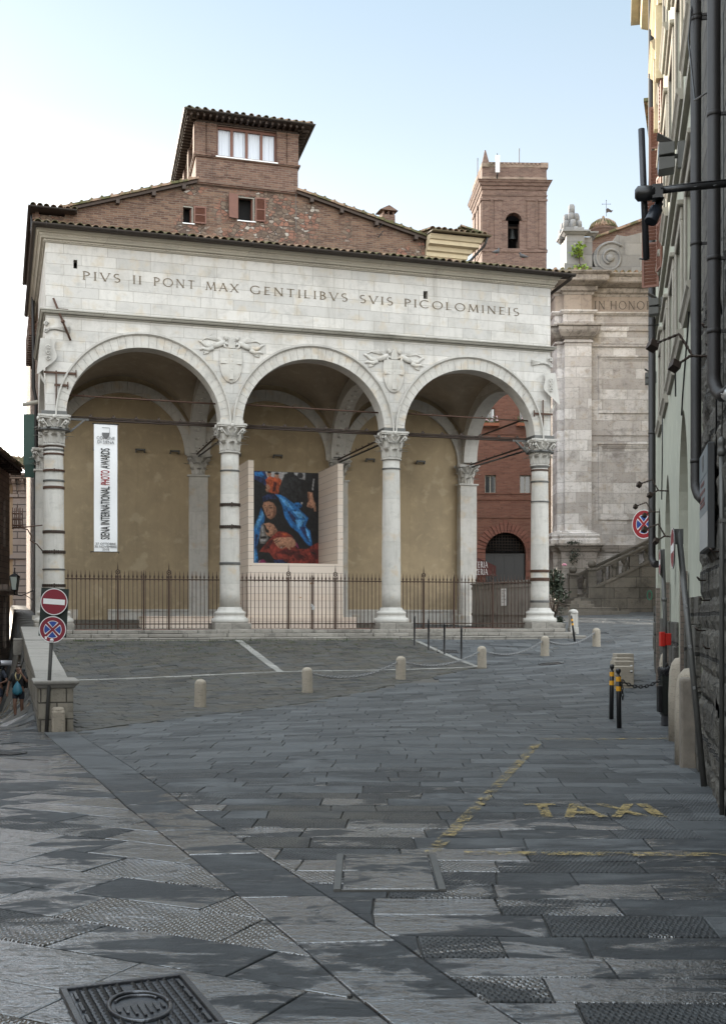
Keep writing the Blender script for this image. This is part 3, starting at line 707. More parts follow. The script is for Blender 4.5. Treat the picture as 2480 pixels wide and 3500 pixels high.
# ================================================================ BOLLARDS, CHAINS, POSTS
BP = [(-3.19, 22.9), (-1.21, 25.5), (.89, 27.6), (3.03, 29.75), (4.96, 31.9), (6.83, 34.2)]
BL = ["round-topped travertine bollard without a chain, nearest the parapet pillar", "round-topped travertine bollard where the row of chains begins",
      "round-topped travertine bollard, second of those joined by chains", "round-topped travertine bollard at the corner of the pale forecourt border",
      "round-topped travertine bollard in front of the loggia's right-hand column", "round-topped travertine bollard at the far right end of the chains"]
def bollard_mesh():
    mb = MB(); r = .118; h = .545
    mb.lathe([(r*1.06, -.06), (r*1.06, .0), (r*1.05, .015), (r, .06), (r*.985, h-.10), (r*.93, h-.065), (r*.80, h-.035), (r*.55, h-.012), (r*.2, h-.001), (.001, h)], n=20)
    return mb
for i, ((x, y), lb) in enumerate(zip(BP, BL)):
    o = bollard_mesh().build("stone_bollard", TRAV_B, loc=(x, y, gz(x, y))); o.rotation_euler = (random.uniform(-.02, .02), random.uniform(-.02, .02), random.uniform(0, 6))
    tag(o, lb, "bollard", "stone bollards along the street")
CHAINM = m_plain('galvanised_chain', (.26, .26, .26), .45, .7, .3, 20)
def chain(a, b, sag, label, link=.08, wire=.0095, mat_=None, group=None):
    a, b = Vector(a), Vector(b); L = (b-a).length; n = max(6, int(L*1.02/(link*.74))); mb = MB()
    def pt(k): return a + (b-a)*k + Vector((0, 0, -4*sag*k*(1-k)))
    for i in range(n):
        p = pt((i+.5)/n); d = (pt((i+1)/n) - pt(i/n)).normalized()
        s_ = d.cross(Vector((0, 0, 1))).normalized(); u_ = s_.cross(d)
        w = s_ if i % 2 else u_
        ring = [p + d*(link/2*math.cos(t)) + w*(link*.30*math.sin(t)) for t in np.linspace(0, 2*math.pi, 9)]
        mb.tube(ring, wire, 4, caps=False)
    c = MB(); c.v = [tuple(Vector(v) - a) for v in mb.v]; c.f, c.m, c.sm = mb.f, mb.m, mb.sm
    o = c.build("chain", mat_ or CHAINM, loc=a); return tag(o, label, "chain", group)
for i in range(1, 5):
    (x0, y0), (x1, y1) = BP[i], BP[i+1]; d = Vector((x1-x0, y1-y0)).normalized()*.115
    chain((x0+d.x, y0+d.y, gz(x0, y0)+.40), (x1-d.x, y1-d.y, gz(x1, y1)+.40), .20,
          ["sagging steel chain from the first chained bollard to the second", "sagging steel chain ending at the bollard on the forecourt corner", "sagging steel chain in front of the loggia's right bay", "sagging steel chain leading to the bollard at the row's far right end"][i-1], group="chains between the bollards")
for (x, yt, yb), lb in zip(((1416, 2106, 2206), (1464, 2118, 2222), (1518, 2131, 2238), (1576, 2144, 2256)),
        ("leftmost of four thin black posts on the forecourt border", "second from left of four thin black posts on the forecourt border", "third from left of four thin black posts on the forecourt border", "rightmost of four thin black posts, nearest the corner bollard")):
    p = at_ground(x, yb); h = (yb-yt)/F*p.y
    mb = MB(); mb.lathe([(.028, -.05), (.028, .012), (.026, .016), (.026, h-.05), (.030, h-.045), (.030, h-.035), (.012, h-.03), (.022, h-.018), (.024, h-.004), (.012, h+.012), (.001, h+.015)], n=12)
    tag(mb.build("thin_post", BLACKM, loc=p), lb, "post", "thin black posts on the forecourt")
def banded(name, label, p, h, r, lean=(0, 0), ball=True, group=None):
    o = thing(name, label, "post", p, 0, group); o.rotation_euler = (lean[0], lean[1], 0)
    mb = MB(); mb.lathe([(r, -.05), (r, h-.11), (r*.8, h-.105)] + ([(r*.55, h-.095), (r*.55, h-.075), (r*.9, h-.06), (r*1.05, h-.035), (r*.9, h-.01), (r*.4, h), (.001, h)] if ball else [(r*.6, h-.02), (.001, h)]), n=14); mb.build("pole", BLACKM, o)
    for z0, z1 in ((.685, .755), (.545, .615)):
        mb = MB(); mb.lathe([(r*1.02, h*z0/.875), (r*1.06, h*z0/.875), (r*1.06, h*z1/.875), (r*1.02, h*z1/.875)], n=14, smooth=False); mb.build("reflective_band", YELLOW, o)
    return o
pA, pB = at_ground(2088, 2459), at_ground(2115, 2490)
banded("banded_post", "black post with two yellow bands, the farther of the pair by the bin", pA, .875, .036, (.01, .012), group="yellow-banded posts")
banded("banded_post", "black post with two yellow bands, the nearer of the pair, chained to the bin", pB, .875, .036, (0, -.015), group="yellow-banded posts")
banded("banded_post", "leaning black and yellow banded post behind the chained bollards", at_ground(1963, 2193), .80, .032, (.05, -.13), ball=False, group="yellow-banded posts")
# ================================================================ LOGGIA
FL, ZC, ZT = 1.25, 7.20, 11.96              # floor, springing, top of ashlar
BAY = 4.955; COLS = [0, BAY, 2*BAY, 3*BAY]; S0, S1 = -.23, 3*BAY + .24; TR = 5.95
log = thing("loggia", "pale marble loggia of three round arches on columns with an inscribed upper wall", "loggia", (C1[0], C1[1], 0), TH)
def arch_z(c, a, b, z0):
    return lambda x: z0 + b*math.sqrt(max(0.0, 1 - ((x-c)/a)**2)) if abs(x-c) < a else z0
AR = [(BAY*(k+.5), 2.16, 2.02) for k in range(3)]
def zb_front(s):
    for c, a, b in AR:
        if abs(s-c) < a: return ZC + b*math.sqrt(1 - ((s-c)/a)**2)
    return ZC
stops = [S0, S1]
for c, a, b in AR: stops += [c - a*math.cos(t) for t in np.linspace(0, math.pi, 37)]
holes = [(*sorted((lg(251, 887, -.27)[0], lg(264, 887, -.27)[0])), 11.30, 11.54, .3), (10.85, 10.99, 11.29, 11.53, .3)]
mb = MB(); mb.wall(stops, zb_front, lambda s: ZT + .33, -.27, .27, holes, mi_sof=1, mi_dark=2)
mb.build("facade_wall", [MARBLE, MARBLE_C, DARK], log)
side_a = (3.02, 2.62, 2.02)
st2 = [.27, TR] + [side_a[0] - side_a[1]*math.cos(t) for t in np.linspace(0, math.pi, 33)]
zs = arch_z(*side_a, ZC)
for x0, x1 in ((S0, .27), (3*BAY - .27, S1)):
    mb = MB(); mb.wall(st2, zs, lambda t: ZT + .33, x0, x1, mi_sof=1, ax='y'); mb.build("side_wall", [MARBLE, MARBLE_C], log)
# archivolts: wedge stones and a raised outer moulding
def archivolt(c, a, b, z0, ro, y0, y1, name, mats, n=33, lip=True):
    mb = MB()
    def P(t, k): return (c - (a + (ro - a)*k)*math.cos(t), z0 + (b + (ro + .0 - b)*k)*math.sin(t))
    for i in range(n):
        t0 = math.pi*i/n + .0016; t1 = math.pi*(i+1)/n - .0016
        for j in range(2):
            ta = t0 + (t1-t0)*j/2; tb = t0 + (t1-t0)*(j+1)/2
            q = [P(ta, .0), P(tb, .0), P(tb, .86), P(ta, .86)]
            mb.prism([(p[0], y0, p[1]) for p in q], (0, y1-y0, 0))
    if lip:
        m = 64
        for k0, k1, dy in ((.80, .90, -.030), (.86, 1.0, -.065)):
            for i in range(m):
                ta, tb = math.pi*i/m, math.pi*(i+1)/m
                q = [P(ta, k0), P(tb, k0), P(tb, k1), P(ta, k1)]
                mb.prism([(p[0], y0+dy, p[1]) for p in q], (0, y1-y0-dy, 0), 1)
    return mb.build(name, mats, log)
for c, a, b in AR: archivolt(c, a + .002, b + .002, ZC, 2.455, -.305, -.272, "archivolt", [MARBLE_P, MARBLE_C])
# string course, cornice, dentils
path = [(S0, TR), (S0, -.27), (S1, -.27), (S1, TR)]
mb = MB(); mb.sweep([(-.05, 9.95), (.03, 9.95), (.045, 9.985), (.10, 10.00), (.12, 10.03), (.12, 10.055), (.155, 10.07), (.155, 10.10), (.0, 10.125), (-.05, 10.125)], path)
mb.build("string_course", m_ashlar("weathered_string_course", (.36, .345, .30), (.27, .255, .22), (.12, .11, .09), 1.9, 1.0, .006, stain=.7, stain_c=(.12, .115, .09), drip=.5, bump=.4), log)
path2 = [(S0, 9.4), (S0, -.27), (S1, -.27), (S1, TR)]
CORN = m_ashlar("carved_cornice_stone", (.47, .43, .36), (.36, .33, .28), (.2, .18, .15), 1.6, 1.0, .004, stain=.5, stain_c=(.16, .145, .12), drip=.4, bump=.4)
mb = MB(); mb.sweep([(o_, ZT + .70*z_) for o_, z_ in [(-.05, 0), (.04, 0), (.05, .035), (.055, .12), (.12, .125), (.15, .20), (.17, .215), (.17, .30), (.21, .32), (.24, .40), (.27, .42), (.27, .455), (-.05, .46)]], path2)
mb.build("cornice", CORN, log)
mb = MB(); s = S0 - .05
while s < S1 + .06:
    mb.box(s, s+.06, -.345, -.27, ZT+.03, ZT+.08); s += .105
t = -.25
while t < 9.3: mb.box(S0-.075, S0, t, t+.06, ZT+.03, ZT+.08); t += .105
mb.build("dentil_band", CORN, log)
mb = MB(); s = S0 - .10
while s < S1 + .15:
    mb.ball((s, -.42, ZT+.18), .032, .045, .032, 6); s += .085
mb.build("bead_row", CORN, log)
# roof
RS = .30; E0 = -.68; ZE = 12.31
mb = MB(); mb.prism([(S0-.24, E0, ZE), (S0-.24, 6.15, ZE + RS*(6.15-E0)), (S0-.24, 6.15, ZE + RS*(6.15-E0) - .1), (S0-.24, -.3, ZE - .03), (S0-.24, E0, ZE - .05)], (S1 - S0 + .85, 0, 0))
mb.box(S0-.26, S0+.3, 6.15, 9.4, ZE-.05, ZE+.03)
roof = mb.build("roof", WOODD, log)
def tile_row(mb, p0, p1, r, seed, seg=.40, n=6, lift=.0):
    rnd = random.Random(seed); p0, p1 = Vector(p0), Vector(p1); d = (p1-p0); L = d.length; d.normalize()
    sd = d.cross(Vector((0, 0, 1))).normalized(); up = sd.cross(d)
    k = 0
    while k*seg < L:
        a = p0 + d*(k*seg) + up*(rnd.uniform(0, .02) + lift) + sd*rnd.uniform(-.012, .012); e = min((k+1)*seg + .05, L)
        b = p0 + d*e + up*(rnd.uniform(.01, .02) + lift)
        vs = []
        for q, rr in ((a, r*1.06), (b, r*.9)):
            for m in range(n+1):
                g = math.pi*m/n; vs.append(q + sd*math.cos(g)*rr + up*math.sin(g)*rr*.95)
            for m in range(n+1):
                g = math.pi*m/n; vs.append(q + sd*math.cos(g)*(rr-.016) + up*math.sin(g)*(rr-.016)*.95)
        h = n+1; fs = []
        for m in range(n):
            fs += [(m, m+1, 2*h+m+1, 2*h+m), (h+m+1, h+m, 3*h+m, 3*h+m+1), (m+1, m, h+m, h+m+1)]
        mb.add(vs, fs, 0, True); k += 1
mb = MB(); s = S0 - .22; k = 0
while s < S1 + .5:
    tile_row(mb, (s, E0-.02, ZE+.02), (s, E0 + 2.2, ZE+.02+RS*2.2), .098, k); s += .222; k += 1
t = .2
while t < 9.3:
    tile_row(mb, (S0-.30, t, ZE+.03), (S0+.2, t, ZE+.2), .098, k); t += .222; k += 1
mb.build("roof_tiles", TILE, log)
def gutter(path, z, r=.085):
    mb = MB(); prof = [(r*math.cos(a), z + r*math.sin(a)) for a in np.linspace(math.pi, 2*math.pi, 9)] + [((r-.012)*math.cos(a), z + (r-.012)*math.sin(a)) for a in np.linspace(2*math.pi, math.pi, 9)]
    mb.sweep(prof, path); return mb
g = gutter([(S0-.29, 9.5), (S0-.29, E0-.05), (S1+.62, E0-.05)], ZE+.02)
for k in range(9): g.tube([(S0 + k*1.9, E0-.14, ZE+.06), (S0 + k*1.9, E0-.12, ZE-.075), (S0 + k*1.9, E0+.02, ZE-.06)], .012, 5)
g.build("gutter", GUTTER, log)
mb = MB(); mb.tube([(S1+.52, E0-.05, ZE-.02), (S1+.5, E0+.05, ZE-.12), (S1+.06, .1, ZE-.5), (S1+.08, .25, ZE-.7), (S1+.08, .25, 9)], .05, 8); mb.build("downpipe", GUTTER, log)

# columns
def leaf(mb, phi, z0, h, w, r0, r1, curl, mi=0):
    vs = []; m = 7
    for i in range(m+1):
        p = i/m; z = z0 + h*(p if p < .8 else .8 + (p-.8)*.3 - (p-.8)**2*2.5)
        r = r0 + (r1-r0)*p + curl*max(0, p-.55)**2*4.2 + .012
        ww = w*(.85 + .35*math.sin(p*math.pi))*(1 - .55*max(0, p-.6)/.4)*(1 + .14*math.sin(p*26))
        for k in range(5):
            u = (k-2)/2; a = phi + u*ww/max(.1, r); rr = r - .022*abs(u) + (.018 if k == 2 else 0) + .008*(1 if k in (1, 3) else 0)
            vs.append((rr*math.cos(a), rr*math.sin(a), z))
    fs = [(i*5+k, i*5+k+1, (i+1)*5+k+1, (i+1)*5+k) for i in range(m) for k in range(4)]
    mb.add(vs, fs, mi, False)
def capital(sq=False, w=.38, h=.78):
    mb = MB()
    prof = [(.285, -.06), (.315, -.045), (.315, -.02), (.285, 0), (.27, .02), (.275, .3), (.30, .5), (.36, .64), (.40, h-.10)]
    mb.lathe(prof, n=24)
    for k in range(8): leaf(mb, k*math.pi/4, .01, .30, .105, .27, .285, .30)
    for k in range(8): leaf(mb, (k+.5)*math.pi/4, .03, .52, .11, .275, .31, .30)
    for k in range(4):
        a = math.pi/4 + k*math.pi/2; d = Vector((math.cos(a), math.sin(a), 0)); s_ = Vector((-d.y, d.x, 0))
        for sg in (-1, 1):
            sp = [d*(.47 + .075*(1-q*.75)*math.cos(2*math.pi*1.4*q + 1.2)) + Vector((0, 0, h-.20 + .08*(1-q*.75)*math.sin(2*math.pi*1.4*q + 1.2))) + s_*sg*.035 for q in np.linspace(0, 1, 15)]
            mb.tube([d*.33 + Vector((0, 0, .40)) + s_*sg*.14, d*.40 + Vector((0, 0, .55)) + s_*sg*.07] + sp, .022, 5)
        leaf(mb, a, .30, .34, .10, .33, .40, .25)
        b = k*math.pi/2; e = Vector((math.cos(b), math.sin(b), 0)); f = Vector((-e.y, e.x, 0))
        mb.ball(e*.41 + Vector((0, 0, h-.06)), .055, .055, .065, 8)
        for sg in (-1, 1): mb.tube([e*.33 + Vector((0, 0, .42)), e*.37 + f*sg*.10 + Vector((0, 0, .56)), e*.385 + f*sg*.12 + Vector((0, 0, .63)), e*.39 + f*sg*.06 + Vector((0, 0, .64))], .018, 5)
    def aba(z0, z1, k):
        pts = []
        for q in range(4):
            a = math.pi/4 + q*math.pi/2
            c = Vector((math.cos(a), math.sin(a)))*.575*k; t_ = Vector((-c.y, c.x)).normalized()
            nx_ = Vector((math.cos(a+math.pi/2), math.sin(a+math.pi/2)))*.575*k; tn = Vector((-nx_.y, nx_.x)).normalized()
            p, r = c + t_*.05, nx_ - tn*.05; md = (p+r)/2*.80
            for u in np.linspace(0, 1, 6): pts.append(p*(1-u)**2 + md*2*u*(1-u) + r*u*u)
        mb.prism([(x.x, x.y, z0) for x in pts], (0, 0, z1-z0))
    aba(h-.10, h-.055, .94); aba(h-.055, h, 1.0)
    return mb
cap_mesh = None
ZB = 6.42
def bands(par, zz):
    for z, hh, r, m_, lug in zz:
        mb = MB(); mb.lathe([(r-.012, z-hh/2), (r, z-hh/2), (r+.004, z), (r, z+hh/2), (r-.012, z+hh/2)], n=24, smooth=False)
        if lug:
            mb.cbox((0, -r-.02, z), .045, .05, hh*1.6); mb.cbox((.11, -r*.94-.012, z), .03, .03, hh*1.2)
            for a in np.linspace(-2.9, -.25, 15): mb.cbox((math.cos(a)*(r+.004), math.sin(a)*(r+.004), z), .028, .028, hh*1.15, rz=a)
        mb.build("iron_band", m_, par)
def rshaft(z): return .292 - .035*(max(0., z-1.9)/4.5)**1.6
CB = {0: [(6.36, .045, RUST, 0), (6.26, .05, GREYM, 0), (6.14, .05, RUST, 0), (5.68, .05, RUST, 1), (5.40, .05, GREYM, 0), (5.21, .075, RUST, 0), (3.98, .08, IRON, 0), (3.42, .075, IRON, 1), (2.94, .04, GREYM, 0), (2.49, .07, IRON, 1), (2.0 + .02, .10, RUST, 0)],
      1: [(5.86, .045, GREYM, 0), (4.87, .075, IRON, 1), (4.23, .075, IRON, 1), (3.17, .07, GREYM, 0)],
      2: [(6.10, .04, GREYM, 0)],
      3: [(6.34, .05, GREYM, 0), (6.24, .05, RUST, 0), (5.88, .05, GREYM, 0), (5.25, .04, GREYM, 0), (3.06, .085, RUST, 0), (2.80, .10, RUST, 0), (1.55+.55, .07, GREYM, 0)]}
for k, s in enumerate(COLS):
    c = bpy.data.objects.new("column", None); COL.objects.link(c); c.parent = log; c.location = (s, 0, 0)
    mb = MB(); mb.box(-.53, .53, -.53, .53, FL-.02, 1.44); mb.build("plinth", STONE_G, c, bevel=.02, seg=2)
    b_ = [(.52, 1.44), (.535, 1.47), (.54, 1.52), (.52, 1.57), (.47, 1.595), (.455, 1.60), (.44, 1.64), (.435, 1.68), (.45, 1.70), (.46, 1.735), (.44, 1.77), (.40, 1.785), (.385, 1.79), (.375, 1.83), (.345, 1.85), (.345, 1.885), (.30, 1.90)]
    mb = MB(); mb.lathe(b_, n=32); mb.build("base", MARBLE_C, c)
    mb = MB(); mb.lathe([(rshaft(z), z) for z in np.linspace(1.90, ZB-.02, 12)], n=32); mb.build("shaft", MARBLE_P, c)
    if cap_mesh is None: o = capital().build("capital", MARBLE_C, c); cap_mesh = o
    else: o = cap_mesh.copy(); COL.objects.link(o); o.parent = c
    o.location = (0, 0, ZB); 
    mb = MB(); mb.box(-.34, .34, -.34, .34, ZC-.012, ZC+.11); mb.build("impost", GREYM if k != 1 else MARBLE_C, c)
    bands(c, [(z, h, rshaft(z) + .022, m_, l) for z, h, m_, l in CB[k]])
    if k in (0, 3):
        mb = MB(); mb.lathe([(.42, ZB+.36), (.435, ZB+.36), (.435, ZB+.42), (.42, ZB+.42)], n=24); mb.build("iron_band", GREYM, c)
        sg = 1 if k == 0 else -1
        mb = MB(); mb.M = None
        for dy in (-.03, .03): mb.prism([(sg*.40, dy-.012, ZB+.38), (sg*.46, dy-.012, ZB+.36), (sg*.86, dy-.012, ZC-.06), (sg*.80, dy-.012, ZC-.06)], (0, .024, 0))
        mb.box(*sorted((sg*.42, sg*.95)), -.03, .03, ZC-.075, ZC-.02)
        mb.build("brace", GREYM, c)
# inner pilasters against the rear wall
for k, s in enumerate(COLS):
    p = bpy.data.objects.new("pilaster", None); COL.objects.link(p); p.parent = log; p.location = (s + (-.10 if k == 3 else .05 if k else .0), TR, 0)
    d = .34 if k == 3 else .12
    mb = MB(); mb.box(-.32, .32, -d, .3, FL, ZB-.05); mb.box(-.38, .38, -d-.05, .3, ZB-.05, ZB+.01); mb.box(-.42, .42, -d-.07, .3, FL, FL+.42)
    mb.build("shaft", MARBLE_P, p, bevel=.01)
    o = cap_mesh.copy(); COL.objects.link(o); o.parent = p; o.location = (0, -d+.26 if k < 3 else 0, ZB+.005); o.scale = (.98, .98, .88)
# rear wall, lunette arches, dado, lamps on the ledge
mb = MB(); mb.box(.25, 3*BAY + .02, TR, TR+.4, FL, ZT+.4); mb.box(.25, 3*BAY-.3, TR-.025, TR, FL, 7.10); rw = mb.build("rear_wall", OCHRE, log)
mb = MB(); mb.box(.3, 1.02, TR-.07, TR-.03, FL, 1.86); mb.box(2.0, 3*BAY-.35, TR-.07, TR-.03, FL, 1.80); mb.box(2.0, 3*BAY-.35, TR-.10, TR-.03, 1.80, 1.87); mb.build("dado", MARBLE_P, log)
mb = MB(); mb.box(1.02, 2.0, TR-.05, TR-.027, FL+.12, 2.78); mb.build("plastered_doorway", OCHRE, log)
for c, a, b in AR: archivolt(c + .02, 2.05, 1.98, ZC - .1, 2.42, TR-.10, TR, "wall_arch", [MARBLE_P, MARBLE_P], 27, False)
for s in (1.68, 3.05, 4.2, 6.3, 7.75, 8.9 + 1.0, 11.1, 13.0):
    l = bpy.data.objects.new("wall_light", None); COL.objects.link(l); l.parent = log; l.location = (s, TR-.14, 7.14)
    mb = MB(); mb.box(-.16, .16, -.045, .045, .03, .085); mb.build("housing", BLACKM, l)
    mb = MB(); mb.box(-.13, .13, -.05, -.03, .035, .075); mb.box(-.16, -.13, -.03, .12, -.03, .03); mb.box(.13, .16, -.03, .12, -.03, .03); mb.build("bracket", GREYM, l)
# vaults and cross ribs
mb = MB()
for kb in range(3):
    n = 20; x0 = COLS[kb] + .02; x1 = COLS[kb+1] - .02; y0, y1 = .27, TR-.02; vs = []
    for j in range(n+1):
        for i in range(n+1):
            u, v = -1 + 2*i/n, -1 + 2*j/n
            z1 = math.sqrt(max(0, 1-u*u)); z2 = math.sqrt(max(0, 1-v*v))
            z = ZC + .04 + 2.40*max(z1, z2) + .25*(1-max(abs(u), abs(v)))
            vs.append((x0 + (x1-x0)*i/n, y0 + (y1-y0)*j/n, z))
    mb.add(vs, [(j*(n+1)+i, (j+1)*(n+1)+i, (j+1)*(n+1)+i+1, j*(n+1)+i+1) for j in range(n) for i in range(n)], 0, True)
mb.build("vault", VAULT, log)
for s in COLS[1:3]:
    mb = MB(); m = 28; cy, ry = (TR + .1)/2, (TR - .45)/2
    pts0 = [(cy - ry*math.cos(t), ZC - .06 + 2.05*math.sin(t)) for t in np.linspace(0, math.pi, m)]
    pts1 = [(cy - (ry+.33)*math.cos(t), ZC - .06 + 2.42*math.sin(t)) for t in np.linspace(0, math.pi, m)]
    for (a, b, c_, d) in zip(pts0[:-1], pts0[1:], pts1[1:], pts1[:-1]):
        mb.prism([(s-.26, *a), (s-.26, *b), (s-.26, *c_), (s-.26, *d)], (.52, 0, 0))
    for t in np.linspace(.1, math.pi-.1, 22):
        y, z = cy - (ry-.0)*math.cos(t), ZC - .06 + 2.05*math.sin(t)
        mb.ball((s, y, z), .10, .06, .06, 6)
    mb.build("cross_arch", MARBLE_C, log)
# tie rods
def rod(pts, r, m_, n=6):
    mb = MB(); mb.tube(pts, r, n); return mb
for k in range(3):
    a, b = COLS[k] + .30, COLS[k+1] - .30
    mb = rod([(a, 0, ZC-.05), (b, 0, ZC-.05)], .032, IRON); mb.tube([(a, -.05, ZC+.02), (b, -.05, ZC+.02)], .018, 5); mb.tube([(a, .05, ZC+.0), (b, .05, ZC+.0)], .014, 5)
    for q in np.linspace(.7, b-a-.5, 6): mb.cbox((a+q, -.05, ZC+.045), .10, .05, .05); mb.ball((a+q, -.05, ZC+.085), .028, n=6)
    mb.build("tie_rod", IRON, log)
    mb = rod([(a+.05, 0, 7.82), (b-.05, 0, 7.80)], .024, RUST)
    for q in np.linspace(.5, b-a-.6, 7): mb.ball((a+q, -.02, 7.86), .022, n=6)
    mb.build("tie_rod", RUST, log)
for s in COLS[1:]:
    for dx, dz, m_ in ((-.10, -.08, IRON), (.10, -.16, BLACKM)):
        mb = rod([(s+dx, .1, ZC+dz), (s+dx*.3, TR-.2, ZC+dz)], .03, m_)
        for q in np.linspace(.6, TR-.6, 8): mb.ball((s+dx, q, ZC+dz+.045), .024, n=6)
        mb.build("tie_rod", m_, log)
mb = rod([(3*BAY, .1, 8.05), (3*BAY, TR-.2, 8.05)], .03, IRON); mb.build("tie_rod", IRON, log)
# wall anchors
a = lg(182, 1019, -.32); b = lg(241, 1164, -.32)
mb = MB(); mb.tube([(a[0], -.34, a[1]), (b[0], -.34, b[1])], .032, 6); mb.ball(((a[0]*.45+b[0]*.55), -.36, a[1]*.45+b[1]*.55), .06, n=8); mb.tube([(a[0]+.08, -.33, 10.13), (a[0]+.4, -.33, 10.13)], .012, 5); mb.build("wall_anchor", RUST, log)
for k, sg in ((0, 1), (3, -1)):
    s = COLS[k]
    mb = MB(); mb.tube([(s + sg*.05, -.33, 7.32), (s + sg*.05, -.33, 8.42)], .022, 6)
    for z, x0, x1 in (((8.36, -.28, .58), (8.02, .0, .36)) if k == 0 else ((7.98, -.28, .36),)):
        mb.box(*sorted((s + sg*x0, s + sg*x1)), -.35, -.325, z-.03, z+.03); mb.cbox((s + sg*x1, -.35, z), .03, .03, .20)
    mb.build("wall_anchor", RUST, log)

# Roman capitals drawn as cut strokes
def roman(txt, h, gap=.18, space=.55):
    TH_, TN = .10, .05
    D = {'P': (.62, [('l',.12,0,.12,1,TH_),('a',.12,.73,.44,.27,90,-90,TH_)]), 'I': (.24, [('l',.12,0,.12,1,TH_)]), 'V': (.80, [('l',.04,1,.40,0,TH_),('l',.40,0,.76,1,TN)]),
      'S': (.56, [('a',.29,.75,.23,.25,50,270,.09),('a',.27,.25,.25,.25,90,-130,.09)]), 'O': (.98, [('a',.49,.5,.45,.5,0,360,.09)]), 'N': (.86, [('l',.12,0,.12,1,TN),('l',.12,1,.74,0,TH_),('l',.74,0,.74,1,TN)]),
      'T': (.72, [('l',.36,0,.36,1,TH_),('l',.02,.965,.70,.965,TN)]), 'M': (1.0, [('l',.08,0,.18,1,TN),('l',.18,1,.50,.05,TH_),('l',.50,.05,.82,1,TN),('l',.82,1,.92,0,TH_)]), 'A': (.80, [('l',.06,0,.40,1,TN),('l',.40,1,.76,0,TH_),('l',.2,.36,.60,.36,TN)]),
      'X': (.78, [('l',.06,1,.72,0,TH_),('l',.06,0,.72,1,TN)]), 'G': (.92, [('a',.49,.5,.45,.5,45,315,.10),('l',.81,.05,.81,.45,TH_)]), 'E': (.58, [('l',.12,0,.12,1,TH_),('l',.12,.965,.52,.965,TN),('l',.12,.52,.44,.52,TN),('l',.12,.035,.54,.035,TN)]),
      'L': (.58, [('l',.12,0,.12,1,TH_),('l',.12,.035,.55,.035,TN)]), 'B': (.62, [('l',.12,0,.12,1,TH_),('a',.12,.76,.36,.24,90,-90,.10),('a',.12,.27,.43,.27,90,-90,.10)]), 'C': (.88, [('a',.49,.5,.45,.5,48,312,.10)]),
      'H': (.86, [('l',.12,0,.12,1,TH_),('l',.74,0,.74,1,TH_),('l',.12,.52,.74,.52,TN)]), 'R': (.70, [('l',.12,0,.12,1,TH_),('a',.12,.74,.40,.26,90,-90,.10),('l',.28,.5,.68,0,TH_)]), 'Z': (.66, [('l',.05,.965,.60,.965,TN),('l',.60,.96,.06,.03,TH_),('l',.04,.035,.62,.035,TN)])}
    polys = []; x = 0
    for ch in txt:
        if ch == ' ': x += space; continue
        w, sts = D[ch]
        for s_ in sts:
            if s_[0] == 'l':
                _, x0, y0, x1, y1, t = s_; d = Vector((x1-x0, y1-y0)).normalized(); m = Vector((-d.y, d.x))*t/2
                polys.append([(x+x0-m.x, y0-m.y), (x+x1-m.x, y1-m.y), (x+x1+m.x, y1+m.y), (x+x0+m.x, y0+m.y)])
                if abs(d.y) > .6:
                    for (px, py) in ((x0, y0), (x1, y1)):
                        if py in (0, 1): polys.append([(x+px-.11, py-.012), (x+px+.11, py-.012), (x+px+.11, py+.028), (x+px-.11, py+.028)] if py == 0 else [(x+px-.11, py-.028), (x+px+.11, py-.028), (x+px+.11, py+.012), (x+px-.11, py+.012)])
            else:
                _, cx, cy, rx, ry, a0, a1, t = s_; n = max(6, int(abs(a1-a0)/15)); an = [R(a0 + (a1-a0)*k/n) for k in range(n+1)]
                for p, q in zip(an[:-1], an[1:]):
                    tt = lambda g: t*(.6 + .4*abs(math.cos(g)))
                    polys.append([(x+cx+(rx-tt(p)/2)*math.cos(p), cy+(ry-tt(p)/2)*math.sin(p)), (x+cx+(rx+tt(p)/2)*math.cos(p), cy+(ry+tt(p)/2)*math.sin(p)),
                                  (x+cx+(rx+tt(q)/2)*math.cos(q), cy+(ry+tt(q)/2)*math.sin(q)), (x+cx+(rx-tt(q)/2)*math.cos(q), cy+(ry-tt(q)/2)*math.sin(q))])
        x += w + gap
    return [[(a*h, b*h) for a, b in p] for p in polys], (x - gap)*h
def text_on(mb, txt, x0, x1, z, h, y, dep=.012, **kw):
    ps, w = roman(txt, h, **kw); k = (x1-x0)/w
    for i, p in enumerate(ps): mb.prism([(x0 + a*k, y - dep - .0005*(i % 5), z + b) for a, b in p], (0, dep + .0005*(i % 5) - .001, 0))
mb = MB()
W_ = [("PIVS", .745, 2.03), ("II", 2.36, 2.62), ("PONT", 2.98, 4.30), ("MAX", 4.62, 5.72), ("GENTILIBVS", 6.10, 9.04), ("SVIS", 9.40, 10.32), ("PICOLOMINEIS", 10.62, 14.00)]
def sx(x): return lg(x, 990, -.28)[0]
W_ = [("PIVS", sx(282), sx(411)), ("II", sx(454), sx(483)), ("PONT", sx(525), sx(666)), ("MAX", sx(703), sx(814)), ("GENTILIBVS", sx(855), sx(1187)), ("SVIS", sx(1229), sx(1342)), ("PICOLOMINEIS", sx(1381), sx(1773))]
ins_ = bpy.data.objects.new("inscription", None); COL.objects.link(ins_); ins_.parent = log
for t_, a, b in W_: mb = MB(); text_on(mb, t_, a, b, 11.015, .225, -.27, gap=.30); mb.build("carved_word", GOLD, ins_)

